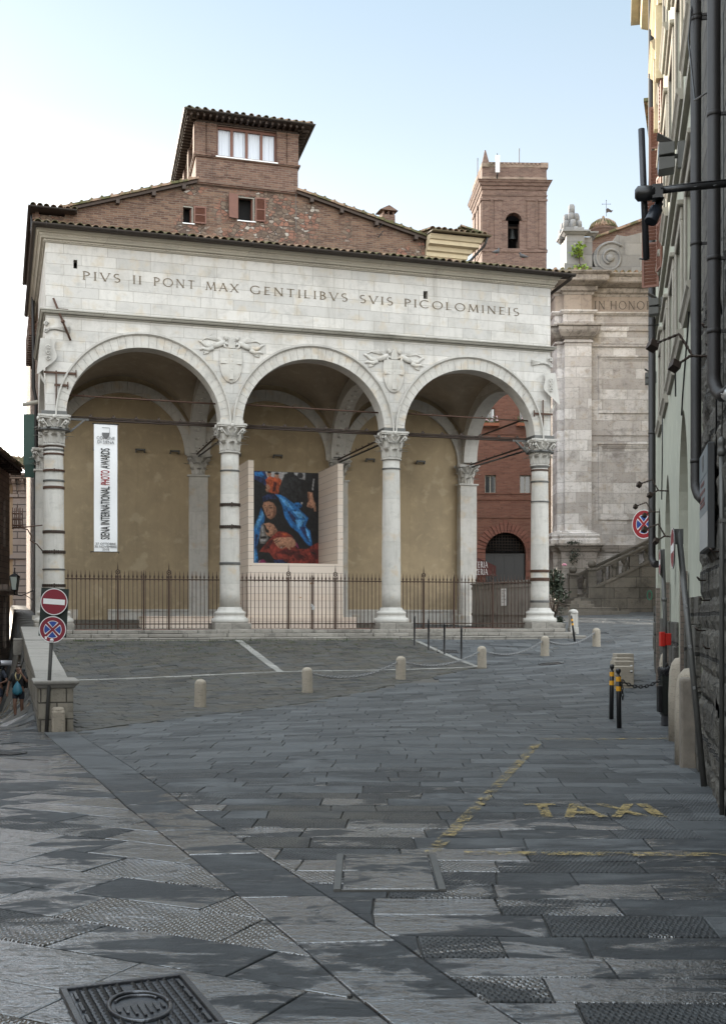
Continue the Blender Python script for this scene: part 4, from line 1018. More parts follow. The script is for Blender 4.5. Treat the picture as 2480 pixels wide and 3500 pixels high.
# coats of arms with flying angels, in low relief
def shield(mb, c, w, h, y, bulge=.09):
    n = 14; rows_ = []
    for i in range(n+1):
        v = i/n; z = h*(.5 - v); hw = w/2*(1 - .10*(1-min(1, v*5)))*(1 if v < .38 else math.sqrt(max(0, 1-((v-.38)/.62)**1.7)))
        rows_.append([(c[0] + hw*u, y - bulge*(1-u*u)*min(1, (1-v)*3 + .25) - .03, c[1] + z) for u in (-1, -.7, -.35, 0, .35, .7, 1)])
    vs = [p for r in rows_ for p in r]
    mb.add(vs, [(i*7+k, i*7+k+1, (i+1)*7+k+1, (i+1)*7+k) for i in range(n) for k in range(6)], 0, True)
    edge = [r[0] for r in rows_] + [r[-1] for r in rows_[::-1]]
    mb.tube(edge + [edge[0]], .014, 5)
    mb.box(c[0]-.055, c[0]+.055, y-bulge-.055, y-.02, c[1]-h*.40, c[1]+h*.46); mb.box(c[0]-w*.46, c[0]+w*.46, y-bulge*.75-.05, y-.02, c[1]+h*.06, c[1]+h*.17)
    for dx, dz in ((0, .30), (0, .115), (0, -.12), (-.28, .115), (.28, .115)):
        cc = Vector((c[0] + dx*w, y - bulge*(1-(dx*2)**2) - .05, c[1] + dz*h))
        mb.tube([cc + Vector((.048*math.cos(a), 0, .048*math.sin(a))) for a in np.linspace(.4, 5.9, 10)], .014, 5)
def angel(mb, c, sg, k=1.0, y=-.27):                      # sg +1: flies towards +s, head near the shield
    P = lambda a, z, d=.05: Vector((c[0] + sg*a*k, y - d, c[1] + z*k))
    def limb(pts, rs): mb.tube(pts, [r*k for r in rs], 7)
    limb([P(-.10, -.03, .06), P(.06, .03, .08), P(.20, .10, .08), P(.26, .16, .07)], [.07, .085, .08, .035])
    mb.ball(P(.30, .24, .08), .062*k, .06*k, .07*k, 8); mb.ball(P(.285, .27, .075), .066*k, .06*k, .058*k, 8)
    limb([P(-.10, -.03, .07), P(-.28, -.02, .07), P(-.42, .09, .05), P(-.50, .12, .04)], [.075, .06, .038, .025])
    limb([P(-.08, -.05, .08), P(-.22, -.13, .08), P(-.38, -.10, .06), P(-.47, -.14, .04)], [.075, .06, .04, .025])
    limb([P(.21, .12, .09), P(.26, -.02, .10), P(.38, -.08, .08)], [.04, .034, .022]); limb([P(.20, .13, .07), P(.34, .06, .08), P(.42, .10, .06)], [.04, .032, .022])
    for q in range(9):
        u = q/8; limb([P(.10, .14, .03), P(-.05 - .22*u, .26 - .05*u, .035), P(-.12 - .34*u, .32 - .22*u, .02)], [.02, .024, .012])
    for q in range(4): limb([P(-.12, -.06 - .01*q, .05), P(-.24, -.16 - .02*q, .05), P(-.36, -.17 - .03*q, .03)], [.025, .03, .012])
for s_, lb in ((BAY, 0), (2*BAY, 1)):
    ca = bpy.data.objects.new("coat_of_arms", None); COL.objects.link(ca); ca.parent = log
    mb = MB(); shield(mb, (s_ - .02, 8.86), .66, .98, -.285); mb.v = [(x, -.272 + (y + .272)*.62, z) for x, y, z in mb.v]; mb.build("shield", MARBLE_P, ca)
    mb = MB(); mb.prism([(s_-.11, -.34, 9.36), (s_+.10, -.34, 9.36), (s_+.10, -.34, 9.52), (s_-.01, -.34, 9.72), (s_-.11, -.34, 9.52)], (0, .08, 0)); mb.build("mitre", MARBLE_P, ca, bevel=.02, seg=2)
    for sg in (1, -1):
        mb = MB(); angel(mb, (s_ - sg*.46, 9.42 - .06*lb), sg); mb.v = [(x, -.272 + (y + .272)*.42, z) for x, y, z in mb.v]; mb.build("angel_relief", MARBLE_P, ca)
for k, sg in ((0, -1), (3, 1)):                            # corner shields bent round the pier
    s_ = COLS[k] + sg*.27; ca = bpy.data.objects.new("coat_of_arms", None); COL.objects.link(ca); ca.parent = log
    mb = MB(); n = 12; vs = []
    for i in range(n+1):
        v = i/n; z = 9.28 - 1.02*v; hw = .44*(1 - .12*math.sin(v*9))*(1 if v < .45 else max(0, 1-((v-.45)/.55)**1.8))
        for u in (-1, -.66, -.33, 0, .33, .66, 1):
            o = .10 + .10*v
            vs.append((s_ + sg*(o - max(0, -u*sg*1)*0) - (sg*hw*max(0, u)), -.27 - o + hw*max(0, -u), z) if True else None)
    mb.add(vs, [(i*7+j, i*7+j+1, (i+1)*7+j+1, (i+1)*7+j) for i in range(n) for j in range(6)])
    for dz in (.25, .40, .55): 
        cc = Vector((s_ - sg*.10, -.46, 9.28-dz)); mb.tube([cc + Vector((.05*math.cos(a), 0, .05*math.sin(a))) for a in np.linspace(0, 6.28, 10)], .016, 5)
    mb.prism([(s_ + sg*.12, -.36, 8.28), (s_ - sg*.02, -.30, 8.0), (s_ + sg*.10, -.2, 8.2)], (0, 0, .12))
    mb.build("shield", MARBLE_C, ca)
    mb = MB()
    for dz in (.0, .20): mb.tube([(s_ - sg*(.05 + .07*(1-q)*math.cos(9*q)), -.33, 9.50 + dz + .07*(1-q)*math.sin(9*q)) for q in np.linspace(0, 1, 16)], .026, 5)
    for q in range(6): mb.tube([(s_ - sg*.12, -.30, 9.55 + .01*q), (s_ - sg*.40, -.30, 9.60 + .03*math.sin(q)), (s_ - sg*.70, -.30, 9.62 - .035*q + .05)], [.02, .028, .012], 5)
    mb.build("ribbon", MARBLE_C, ca)

# floor and steps
TERRA = m_brick("terracotta_floor", (.17, .085, .06), (.22, .12, .09), (.10, .07, .06), .25, .12, .006, stain=.3)
mb = MB(); mb.box(-.35, S1+.15, -.25, TR+.3, FL-.25, FL-.004); mb.build("floor", TERRA, log)
mb = MB()
for z0, z1, f in ((1.147, 1.252, -.62), (1.042, 1.145, -.86), (.60, 1.040, -1.10)):
    s = -.62 + (f+.62); e = S1 + .38 - (f+.62)*.9
    while s < e - .05:
        w = min(random.uniform(.7, 2.0), e - s)
        if e - s - w < .4: w = e - s
        j = random.uniform(-.018, .018); h = random.uniform(-.008, .006)
        mb.box(s+.006, s+w-.006, f+j, f+.62 if z1 > 1.2 else f+.45, z0, z1+h); s += w
mb.box(-.3, S1+.3, -.55, -.2, .6, 1.14); mb.build("step", STONE_G, log, bevel=.018, seg=2)
# ================================================================ ON THE LOGGIA: RAILINGS, BANNER, PHOTO DISPLAY
RAIL = m_plain("rusty_brown_railing", (.055, .030, .020), .65, .3, .4, 10)
def bar_mesh(h):
    mb = MB(); mb.tube([(0, 0, .06), (0, 0, h-.27)], .0105, 6)
    mb.lathe([(.004, .035), (.016, .05), (.016, .065), (.008, .075)], n=6)
    mb.lathe([(.011, h-.30), (.02, h-.275), (.011, h-.25), (.013, h-.235), (.026, h-.20), (.024, h-.175), (.011, h-.13), (.009, h-.09), (.001, h)], n=8)
    return mb
def railing(k, label):
    a, b = COLS[k] + .31, COLS[k+1] - .31
    o = thing("iron_railing", label, "railing", LG(a, 0, FL), TH, "iron railings between the columns")
    L = b - a; h = 1.70; posts = [L*.333, L*.5, L*.665] if k < 2 else [L*.40, L*.555, L*.70]
    if k == 2: posts = [L*.17, L*.40, L*.70]
    mb = MB(); mb.box(.0, L, -.014, .014, 1.425, 1.455); mb.build("top_rail", RAIL, o)
    mb = MB(); mb.box(.12, L-.12, -.014, .014, .15, .18); mb.build("bottom_rail", RAIL, o)
    n = 36; bm = bar_mesh(h).build("bar", RAIL, o); first = True
    for i in range(n):
        x = .07 + (L-.14)*i/(n-1)
        if min(abs(x-p) for p in posts) < .055: continue
        if first: c = bm; first = False
        else: c = bm.copy(); COL.objects.link(c); c.parent = o
        c.location = (x, 0, random.uniform(-.006, .006)); c.rotation_euler = (random.uniform(-.006, .006), random.uniform(-.004, .004), 0)
    for j, p in enumerate(posts):
        mb = MB(); mb.box(p-.024, p+.024, -.024, .024, -.01, 1.54)
        if j != 1:
            mb.tube([(p + .055*math.cos(t), 0, 1.645 + .055*math.sin(t)) for t in np.linspace(0, 6.283, 15)], .016, 6, caps=False)
            mb.ball((p, 0, 1.645), .03, n=6); mb.tube([(p, 0, 1.53), (p, 0, 1.60)], .018, 6); mb.tube([(p, 0, 1.70), (p, 0, 1.80), (p, 0, 1.93)], [.016, .014, .002], 6)
        else: mb.lathe([(.02, 1.54), (.028, 1.57), (.012, 1.62), (.001, 1.72)], (p, 0, 0), n=8)
        mb.build("post", RAIL, o)
    if k < 2:
        mb = MB(); p = posts[1]
        if k == 1:
            for q in range(5): mb.tube([(p-.05 + .02*q, -.04, .70 + .03*math.sin(q*2) + .025*math.sin(t)) if False else (p - .03 + .018*q + .03*math.cos(t), -.035, .72 - .02*q + .03*math.sin(t)) for t in np.linspace(0, 6.28, 9)], .007, 4)
            mb.box(p-.02, p+.04, -.06, -.03, .58, .64)
            mb.build("padlock_chain", ALU, o)
    return o
railing(0, "brown spiked iron railing in the bay with the white banner")
railing(1, "brown spiked iron railing in front of the photo display, with a padlocked gate")
railing(2, "brown spiked iron railing in the right-hand bay, in front of the grey boards")

def text_mesh(name, body, size, mat_, parent, M, extr=.002, sxk=1.0, bold=0.0, align='CENTER'):
    cu = bpy.data.curves.new(name, 'FONT'); cu.body = body; cu.size = size; cu.extrude = extr; cu.offset = bold; cu.align_x = align; cu.align_y = 'CENTER'; cu.resolution_u = 3; cu.space_line = .9
    o = bpy.data.objects.new(name, cu); COL.objects.link(o)
    me = bpy.data.meshes.new_from_object(o.evaluated_get(bpy.context.evaluated_depsgraph_get())); bpy.data.objects.remove(o)
    me.transform(M @ Matrix.Diagonal((sxk, 1, 1, 1))); me.name = name; me.materials.clear(); me.materials.append(mat_)
    r = bpy.data.objects.new(name, me); COL.objects.link(r)
    if parent: r.parent = parent
    return r
INK = m_plain("black_ink", (.012, .012, .013), .6, 0, .05, 3); INKR = m_plain("dark_red_ink", (.24, .012, .018), .6, 0, .05, 3); INKG = m_plain("grey_ink", (.10, .10, .10), .6, 0, .05, 3)
BANN = m_plain("white_banner_vinyl", (.70, .70, .70), .55, 0, .04, 3)
tl, br_ = lg(321, 1447, -.08), lg(394, 1887, -.08)
bs0, bs1, bz0, bz1 = tl[0], lg(401, 1447, -.08)[0], br_[1], tl[1]
ban = thing("hanging_banner", "tall white photo awards banner hanging between the two left-hand columns", "banner", LG((bs0+bs1)/2, -.08, bz1), TH)
bw, bh = bs1-bs0, bz1-bz0
mb = MB(); n = 24; vs = []
for i in range(n+1):
    for sg in (-.004, .004):
        vs += [(-bw/2, sg + .012*math.sin(i*.5), -bh*i/n), (bw/2, sg + .012*math.sin(i*.5 + .6), -bh*i/n)]
fs = []
for i in range(n):
    a = i*4; fs += [(a, a+4, a+5, a+1), (a+2, a+3, a+7, a+6), (a, a+2, a+6, a+4), (a+1, a+5, a+7, a+3)]
fs += [(0, 1, 3, 2), (n*4, n*4+2, n*4+3, n*4+1)]
mb.add(vs, fs); mb.build("sheet", BANN, ban)
mb = MB(); mb.tube([(-bw/2-.04, 0, .0), (bw/2+.04, 0, .0)], .016, 6); mb.tube([(-bw/2-.10, 0, -bh), (bw/2+.06, 0, -bh)], .014, 6)
for x in (-bw/2-.08, bw/2+.04): mb.tube([(x, 0, -bh), (x, 0, -bh-.05)], .008, 4)
for x in (-bw*.35, bw*.35): mb.tube([(x, 0, 0), (x, .05, .09)], .006, 4)
mb.build("rod", BLACKM, ban)
RX = Matrix.Rotation(math.pi/2, 4, 'X')
def bt(body, size, z, mat_, sxk=1, bold=0, x=0): return text_mesh("lettering", body, size, mat_, ban, Matrix.Translation((x, -.022, z)) @ RX, sxk=sxk, bold=bold)
bt("COMUNE\nDI SIENA", .125, -bh*.128, INKG, .95)
bt("27 OTTOBRE\n30 NOVEMBRE\n2018", .088, -bh*.96, INKG, 1.1)
# the long title runs upwards; widths are fitted to the place each word has
def vt(body, z0, z1, mat_):
    o = text_mesh("lettering", body, .36, mat_, ban, Matrix.Identity(4), bold=.004, align='LEFT')
    xs = [v.co.x for v in o.data.vertices]; k = (z1-z0)/(max(xs)-min(xs)); m0 = min(xs)
    for v in o.data.vertices:
        x, y, z = v.co; v.co = (-y*.96 + .00, -.022 - z, z0 + (x-m0)*k)
    o.data.update()
vt("SIENA INTERNATIONAL", -bh*.902, -bh*.488, INK); vt("PHOTO", -bh*.475, -bh*.362, INKR); vt("AWARDS", -bh*.350, -bh*.190, INK)
mb = MB(); w, h = .105, .30
sh = [(-w, 0), (w, 0)] + [(w*math.cos(t), -.16 - .14*math.sin(t)) for t in np.linspace(0, math.pi, 11)]
mb.prism([(x, -.021, -bh*.03 + z - .0) for x, z in [(-w, -.14)] + [(w, -.14)] + sh[2:]], (0, -.004, 0)); 
for a, b in (((-w, 0), (w, 0)), ((w, 0), (w, -.16)), ): mb.tube([(a[0], -.023, -bh*.03 + a[1]), (b[0], -.023, -bh*.03 + b[1])], .006, 4)
mb.build("city_shield", INKG, ban)

# photo display
tf, tr_ = 1.55, None
sR = lg(1172, 1585, tf)[0]
for tt in np.arange(2, 6, .01):
    if abs(lg(1097.5, 1617, tt)[0] - (sR - .03)) < .02: tr_ = tt; break
tr_ = tr_ or 4.0
sL = lg(848, 1569, tf)[0]; zt_ = lg(1010, 1578, tf)[1]; zbk = lg(950, 1925, tf)[1]
dis = thing("photo_display", "wooden photo display booth with a large print of a woman in a blue veil", "photo display", LG((sL+sR)/2, tf, FL), TH)
w2 = (sR-sL)/2; dd = tr_ - tf; H = zt_ - FL; hb = zbk - FL; th_ = .17
for a, b in ((-w2, -w2+th_), (w2-th_, w2)):
    mb = MB(); mb.box(a, b, 0, dd, .02, H); mb.build("side_panel", PLANK, dis)
mb = MB(); mb.box(-w2+th_+.002, w2-th_-.002, .003, .14, .0, hb); mb.box(-w2+th_+.002, w2-th_-.002, .14, dd, hb-.05, hb-.003); mb.build("front_panel", PLANK, dis)
mb = MB(); mb.box(-w2-.35, w2+.35, -.35, -.01, .0, .36); mb.build("low_platform", PLANK, dis, bevel=.01)
mb = MB(); mb.box(-w2+th_+.002, w2-th_-.002, dd-.06, dd, hb, H-.30); mb.build("back_panel", PLANK, dis)
smid = (sL + sR)/2; pw0 = lg(866, 1700, tr_)[0] - smid; pw = lg(1096, 1700, tr_)[0] - smid - pw0; pz1 = lg(1000, 1615, tr_)[1] - FL; ph = pz1 - hb; print('display', tf, tr_, H, hb, ph, pw)
def pm(n_, c): return m_plain("print_" + n_, c, .5, 0, .22, 7)
PC = [pm("black", (.010, .010, .012)), pm("blue", (.02, .15, .42)), pm("light_blue", (.10, .34, .66)), pm("navy", (.02, .035, .12)), pm("skin", (.42, .22, .14)), pm("skin_shade", (.20, .095, .06)), pm("red_cloth", (.20, .028, .020)), pm("dark_red", (.085, .012, .012)),
      pm("orange", (.42, .085, .03)), pm("grey", (.36, .36, .37)), pm("scarf", (.20, .19, .18)), pm("charcoal", (.022, .022, .026)), pm("magenta", (.20, .02, .08))]
cvs = []
def pp(ci, pts): cvs.append((ci, pts))
def ell(ci, cx, cy, rx, ry, rot=0, n=18): pp(ci, [(cx + rx*math.cos(t)*math.cos(rot) - ry*math.sin(t)*math.sin(rot), cy + rx*math.cos(t)*math.sin(rot) + ry*math.sin(t)*math.cos(rot)) for t in np.linspace(0, 2*math.pi, n, endpoint=False)])
pp(0, [(335, 1035), (806, 1035), (806, 1682), (335, 1682)])
pp(9, [(410, 1036), (690, 1036), (690, 1085), (640, 1075), (600, 1062), (560, 1070), (530, 1110), (505, 1095), (470, 1090), (430, 1100)])
pp(3, [(335, 1036), (410, 1036), (430, 1085), (445, 1110), (425, 1140), (385, 1115), (335, 1090)]); pp(1, [(335, 1045), (390, 1040), (420, 1090), (395, 1080), (340, 1065)])
pp(8, [(415, 1095), (440, 1065), (470, 1075), (490, 1065), (525, 1090), (522, 1130), (498, 1190), (455, 1195), (430, 1170)]); pp(7, [(470, 1100), (495, 1110), (480, 1170), (462, 1175)])
ell(4, 440, 1052, 15, 17); ell(4, 492, 1062, 16, 19); ell(0, 440, 1041, 16, 7); ell(0, 492, 1048, 17, 8)
ell(4, 432, 1142, 22, 12, 1.0); ell(4, 425, 1165, 14, 8, .9)
pp(11, [(545, 1050), (580, 1040), (640, 1060), (665, 1120), (660, 1230), (600, 1240), (520, 1200), (505, 1150), (530, 1090)])
ell(0, 590, 1050, 26, 22); ell(11, 655, 1055, 22, 20)
pp(9, [(748, 1075), (756, 1075), (745, 1160), (738, 1150)])
pp(4, [(708, 1168), (740, 1170), (748, 1215), (763, 1245), (766, 1298), (756, 1302), (748, 1272), (736, 1278), (722, 1272), (702, 1268), (706, 1245), (716, 1232)])
pp(5, [(708, 1168), (718, 1170), (724, 1225), (712, 1240)]); pp(5, [(718, 1250), (740, 1262), (735, 1278), (705, 1268)])
pp(9, [(662, 1238), (672, 1240), (670, 1256), (660, 1252)]); ell(1, 640, 1262, 28, 20, .3); ell(3, 622, 1268, 14, 12)
pp(1, [(478, 1188), (520, 1194), (560, 1215), (610, 1250), (650, 1290), (712, 1346), (700, 1380), (690, 1402), (722, 1432), (742, 1545), (705, 1530), (640, 1446), (590, 1410), (548, 1345), (530, 1265), (505, 1215)])
pp(2, [(505, 1205), (560, 1230), (610, 1290), (560, 1270), (530, 1240)]); pp(2, [(600, 1300), (655, 1305), (700, 1350), (640, 1345)]); pp(3, [(560, 1290), (610, 1330), (650, 1400), (600, 1370)]); pp(2, [(620, 1360), (690, 1362), (645, 1430)])
pp(3, [(650, 1410), (690, 1405), (720, 1500), (690, 1480)]); pp(2, [(692, 1415), (715, 1440), (728, 1520), (705, 1470)])
pp(1, [(382, 1282), (400, 1290), (412, 1312), (408, 1360), (392, 1420), (365, 1500), (352, 1560), (366, 1668), (334, 1668), (334, 1420), (358, 1360), (372, 1330)])
pp(2, [(398, 1300), (406, 1330), (378, 1380), (350, 1440), (345, 1400), (375, 1340)]); pp(3, [(345, 1470), (362, 1460), (350, 1560), (340, 1600)]); pp(2, [(336, 1560), (346, 1600), (352, 1660), (338, 1655)])
pp(0, [(376, 1230), (395, 1198), (430, 1180), (472, 1182), (506, 1222), (524, 1275), (540, 1340), (580, 1410), (640, 1460), (695, 1545), (640, 1575), (560, 1560), (500, 1500), (470, 1420), (440, 1385), (402, 1330), (384, 1280)])
pp(3, [(392, 1212), (430, 1190), (470, 1192), (490, 1222), (440, 1220), (398, 1245)])
pp(4, [(394, 1272), (404, 1246), (436, 1240), (468, 1250), (487, 1282), (488, 1318), (474, 1345), (448, 1362), (428, 1352), (412, 1322)])
pp(5, [(466, 1252), (487, 1282), (488, 1318), (474, 1345), (448, 1362), (462, 1330), (470, 1295)]); pp(5, [(424, 1280), (432, 1282), (428, 1312), (412, 1318)])
pp(0, [(402, 1284), (420, 1280), (419, 1286), (404, 1289)]); pp(0, [(437, 1282), (460, 1278), (460, 1286), (440, 1288)]); pp(0, [(398, 1272), (420, 1268), (420, 1272), (400, 1276)]); pp(0, [(434, 1268), (462, 1264), (462, 1268), (436, 1273)]); pp(7, [(424, 1332), (450, 1328), (444, 1338), (430, 1340)])
pp(10, [(384, 1402), (404, 1388), (420, 1440), (436, 1490), (412, 1530), (376, 1528), (372, 1470)]); pp(9, [(388, 1408), (396, 1404), (400, 1480), (390, 1500)]); pp(9, [(380, 1500), (420, 1498), (410, 1512), (380, 1518)]); pp(0, [(376, 1480), (420, 1478), (424, 1490), (378, 1496)])
pp(4, [(402, 1394), (440, 1386), (470, 1398), (482, 1415), (497, 1440), (480, 1462), (450, 1482), (424, 1470), (410, 1440)])
pp(0, [(400, 1396), (412, 1400), (424, 1430), (440, 1438), (436, 1458), (414, 1450)]); pp(5, [(470, 1430), (497, 1440), (480, 1462), (450, 1482), (440, 1470), (470, 1455)]); pp(0, [(436, 1408), (452, 1404), (453, 1409), (438, 1413)]); pp(0, [(430, 1398), (452, 1394), (452, 1398)]); pp(7, [(476, 1415), (484, 1420), (474, 1428)])
pp(6, [(505, 1442), (560, 1448), (606, 1480), (622, 1540), (660, 1552), (700, 1562), (740, 1535), (775, 1518), (806, 1512), (806, 1680), (560, 1674), (520, 1650), (470, 1630), (440, 1590), (372, 1584), (404, 1540), (440, 1500), (478, 1462)])
pp(7, [(560, 1560), (640, 1580), (700, 1620), (640, 1640), (560, 1600), (480, 1590)]); pp(7, [(720, 1560), (790, 1560), (806, 1600), (760, 1640), (730, 1600)]); pp(7, [(440, 1510), (470, 1500), (440, 1560), (390, 1578)]); pp(6, [(600, 1600), (650, 1660), (640, 1672), (590, 1640)]); pp(0, [(730, 1575), (765, 1590), (760, 1600), (735, 1590)]); pp(8, [(520, 1455), (560, 1456), (590, 1474), (540, 1470)])
pp(0, [(575, 1490), (640, 1478), (690, 1560), (640, 1562), (618, 1540)]); pp(12, [(612, 1510), (626, 1540), (640, 1558), (648, 1556), (632, 1520)])
pp(4, [(468, 1500), (492, 1486), (540, 1484), (588, 1480), (616, 1498), (626, 1530), (606, 1552), (582, 1548), (588, 1566), (578, 1568), (560, 1548), (528, 1562), (508, 1556), (490, 1540), (478, 1524)])
pp(5, [(500, 1540), (560, 1536), (528, 1562), (508, 1556)]); pp(5, [(560, 1540), (606, 1552), (582, 1548)]); pp(0, [(470, 1512), (500, 1494), (503, 1498), (474, 1518)]); pp(0, [(480, 1520), (515, 1502), (517, 1505), (484, 1525)]); ell(9, 524, 1552, 4, 4)
pp(0, [(366, 1590), (440, 1592), (470, 1632), (520, 1652), (560, 1676), (366, 1676)]); pp(3, [(470, 1640), (530, 1635), (570, 1660), (540, 1672), (480, 1668)]); pp(12, [(368, 1642), (400, 1635), (420, 1655), (400, 1670), (368, 1668)]); pp(9, [(366, 1650), (380, 1640), (378, 1646), (368, 1656)])
NXP, NYP = 158, 218                          # the print: the shapes above laid into a colour grid, softened, with folds and grain
PCOL = [(.010, .010, .012), (.02, .15, .42), (.10, .34, .66), (.02, .035, .12), (.42, .22, .14), (.20, .095, .06), (.20, .028, .020), (.085, .012, .012), (.42, .085, .03), (.36, .36, .37), (.20, .19, .18), (.022, .022, .026), (.20, .02, .08)]
FOLD = [.5, .55, .4, .6, .12, .15, .55, .5, .45, .15, .5, .6, .4]
gxp, gyp = np.meshgrid(335 + 471*np.arange(NXP)/(NXP-1), 1035 + 647*np.arange(NYP)/(NYP-1))
IMG = np.zeros((NYP, NXP, 3)); rs = np.random.RandomState(4)
def blur(a, n=1):
    for _ in range(n):
        a = (np.roll(a, 1, 0) + np.roll(a, -1, 0) + 2*a)/4; a = (np.roll(a, 1, 1) + np.roll(a, -1, 1) + 2*a)/4
    return a
fine = blur(rs.randn(NYP, NXP), 2); fine /= fine.std(); broad = blur(rs.randn(NYP, NXP), 14); broad /= broad.std()
for i, (ci, pts) in enumerate(cvs):
    ins_p = np.zeros(gxp.shape, bool); P_ = pts
    for (x0, y0), (x1, y1) in zip(P_, P_[1:] + P_[:1]):
        if y0 == y1: continue
        ins_p ^= ((y0 > gyp) != (y1 > gyp)) & (gxp < (x1-x0)*(gyp-y0)/(y1-y0) + x0)
    m_ = blur(ins_p.astype(float), 1)[..., None]
    xs_ = np.array(P_); cxy = xs_.mean(0); ext = xs_.max(0) - xs_.min(0) + 1
    dxy = ((gxp-cxy[0])/ext[0]*1.0 + (gyp-cxy[1])/ext[1]*.7)
    fold = np.sin((gxp*.9 - gyp*.5)*.16 + broad*1.6 + i)*.5 + broad*.5
    sh_p = np.clip(1 + FOLD[ci]*fold*.7 - .35*dxy + .08*fine, .25, 1.9)[..., None]
    IMG = IMG*(1-m_) + m_*np.array(PCOL[ci])*sh_p
IMG = np.clip(IMG*(1 + .06*fine[..., None]), .004, 1)
mb = MB(); yp = dd - .092
vs = [(pw0 + pw*i/(NXP-1), yp, hb + .004 + (ph-.006)*(1 - j/(NYP-1))) for j in range(NYP) for i in range(NXP)]
mb.add(vs, [(j*NXP+i, (j+1)*NXP+i, (j+1)*NXP+i+1, j*NXP+i+1) for j in range(NYP-1) for i in range(NXP-1)])
mb.box(-w2+th_+.004, w2-th_-.004, dd-.09, dd-.062, hb+.002, hb+ph, 1)
PRT = T("printed_photograph"); PRT.fin(PRT.n("Attribute", attribute_name="ink").outputs["Color"], .45)
pr_o = mb.build("photo_print", [PRT.m, PC[0]], dis)
ia = pr_o.data.attributes.new("ink", 'FLOAT_COLOR', 'POINT'); cc_ = np.zeros((len(pr_o.data.vertices), 4), 'f'); cc_[:, 3] = 1; cc_[:NXP*NYP, :3] = IMG.reshape(-1, 3); ia.data.foreach_set("color", cc_.ravel())
# long low white bench-like platform in the left bay
pf = thing("low_platform", "long low pale boarded platform behind the railing of the banner bay", "platform", LG(3.6, 2.2, FL), TH)
mb = MB(); mb.box(-.95, 1.35, -.25, .45, .004, .36); mb.build("platform_body", PLANK, pf, bevel=.012)
mb = MB(); mb.box(-.97, 1.37, -.27, .47, .36, .385); mb.build("platform_top", PLANK, pf, bevel=.006)
# grey boarding across the right-hand bay's side opening
b0 = LG(3*BAY - .05, TR - .6, FL)
hd = thing("grey_hoarding", "weathered grey timber hoarding closing the loggia's right side opening", "hoarding", b0, TH - math.pi/2)
Lh = 4.9; mb = MB(); x = 0
while x < Lh - .01:
    w = random.uniform(.20, .34); w = min(w, Lh-x)
    mb.box(x+.004, x+w-.004, -.02, .02, .02, 1.50); x += w
mb.build("boards", HOARD, hd)
mb = MB(); mb.box(0, Lh, -.06, -.021, .42, .50); mb.box(0, Lh, -.06, -.021, 1.34, 1.42); mb.box(-.02, Lh+.02, -.09, .09, 1.50, 1.56); mb.box(0, Lh, -.045, -.021, .0, .16); mb.build("rail", HOARD, hd)
nt = thing("notice", "white printed notice sheet fixed to the grey hoarding behind the railing", "notice", LG(3*BAY - .12, 2.5, FL + 1.02), TH - math.pi/2)
mb = MB(); mb.box(-.21, .21, .0, .004, -.28, .30); mb.build("sheet", WHITE, nt)
mb = MB()
for k in range(9): mb.box(-.16, .16 - .05*(k % 3), -.002, .0, .22 - k*.05, .235 - k*.05)
mb.build("printed_lines", INKG, nt)
# ================================================================ BRICK HOUSE BEHIND THE LOGGIA
TG = 6.2
pal = thing("brick_house", "old rubble brick house with a rooftop lookout room rising behind the loggia", "house", (C1[0], C1[1], 0), TH)
def gable(s):
    if s < .63: return 14.85
    if s < 4.97: return 15.09 + (s-.63)*(16.50-15.09)/4.34
    if s < 8.55: return 16.52
    return 16.48 - (s-8.55)*(16.48-15.35)/4.75
W1 = (4.54, 4.88, 15.05, 15.64, .35); W2 = (6.43, 7.01, 15.33, 16.17, .35)
mb = MB(); mb.wall([-.20, .629, .631, 4.969, 4.971, 8.549, 8.551, 13.3], lambda s: 1.5 if s < 99 else 0, gable, TG, TG+.5, [W1, W2], mi_dark=1)
mb.build("wall", [BR_GABLE, DARK], pal)
mb = MB(); mb.box(-.20, .1, TG+.5, 24, -4, 14.8); mb.box(12.9, 13.3, TG+.5, 22, 1.5, 15.2); mb.box(-.20, 13.3, 23.6, 24, -2, 14.8); mb.build("side_wall", BR_GABLE, pal)
# roof slopes with a tiled verge
def verge(sa, za, sb, zb_):
    mb = MB(); d = Vector((sb-sa, 0, zb_-za)); n = 14
    for k in range(n):
        p = Vector((sa, TG-.22, za)) + d*(k/n); q = Vector((sa, TG-.22, za)) + d*((k+1.12)/n); up = Vector((0, 0, .075)); o = Vector((0, 0, .018 + random.uniform(-.01, .012)))
        mb.prism([p+o, q+o*.4, q+up+o*.4, p+up+o], (0, 12, 0))
    for k in range(n): 
        p = Vector((sa, TG-.22, za+.09)) + d*((k+.3)/n); mb.tube([p, p + Vector((0, .45, .05))], .05, 7)
    return mb
ends = ((.40, 15.02, 5.0, 16.52), (13.5, 15.32, 8.52, 16.52))
for e in ends:
    v = verge(*e); v.build("roof", TILE, pal)
    mb = MB(); d = Vector((e[2]-e[0], 0, e[3]-e[1])); p = Vector((e[0], TG-.16, e[1]-.005))
    mb.prism([p, p+d, p+d-Vector((0, 0, .09)), p-Vector((0, 0, .09))], (0, .14, 0))
    for q in (.12, .42, .68, .9): c = p + d*q; mb.cbox((c.x, TG-.05, c.z-.16), .12, .34, .14)
    mb.build("verge_board", WOODD, pal)
mb = MB(); mb.box(-.46, .95, TG-.35, TG+9, 14.93, 14.99); mb.build("low_roof", WOODD, pal)
mb = MB()
for k in range(7): tile_row(mb, (-.40 + k*.22, TG-.38, 15.0), (-.40 + k*.22, TG+1.2, 15.16), .095, 500+k)
mb.build("roof_tiles", TILE, pal)
mb = gutter([(-.50, TG+9), (-.50, TG-.42), (1.0, TG-.42)], 14.98, .06); mb.build("gutter", GUTTER, pal)
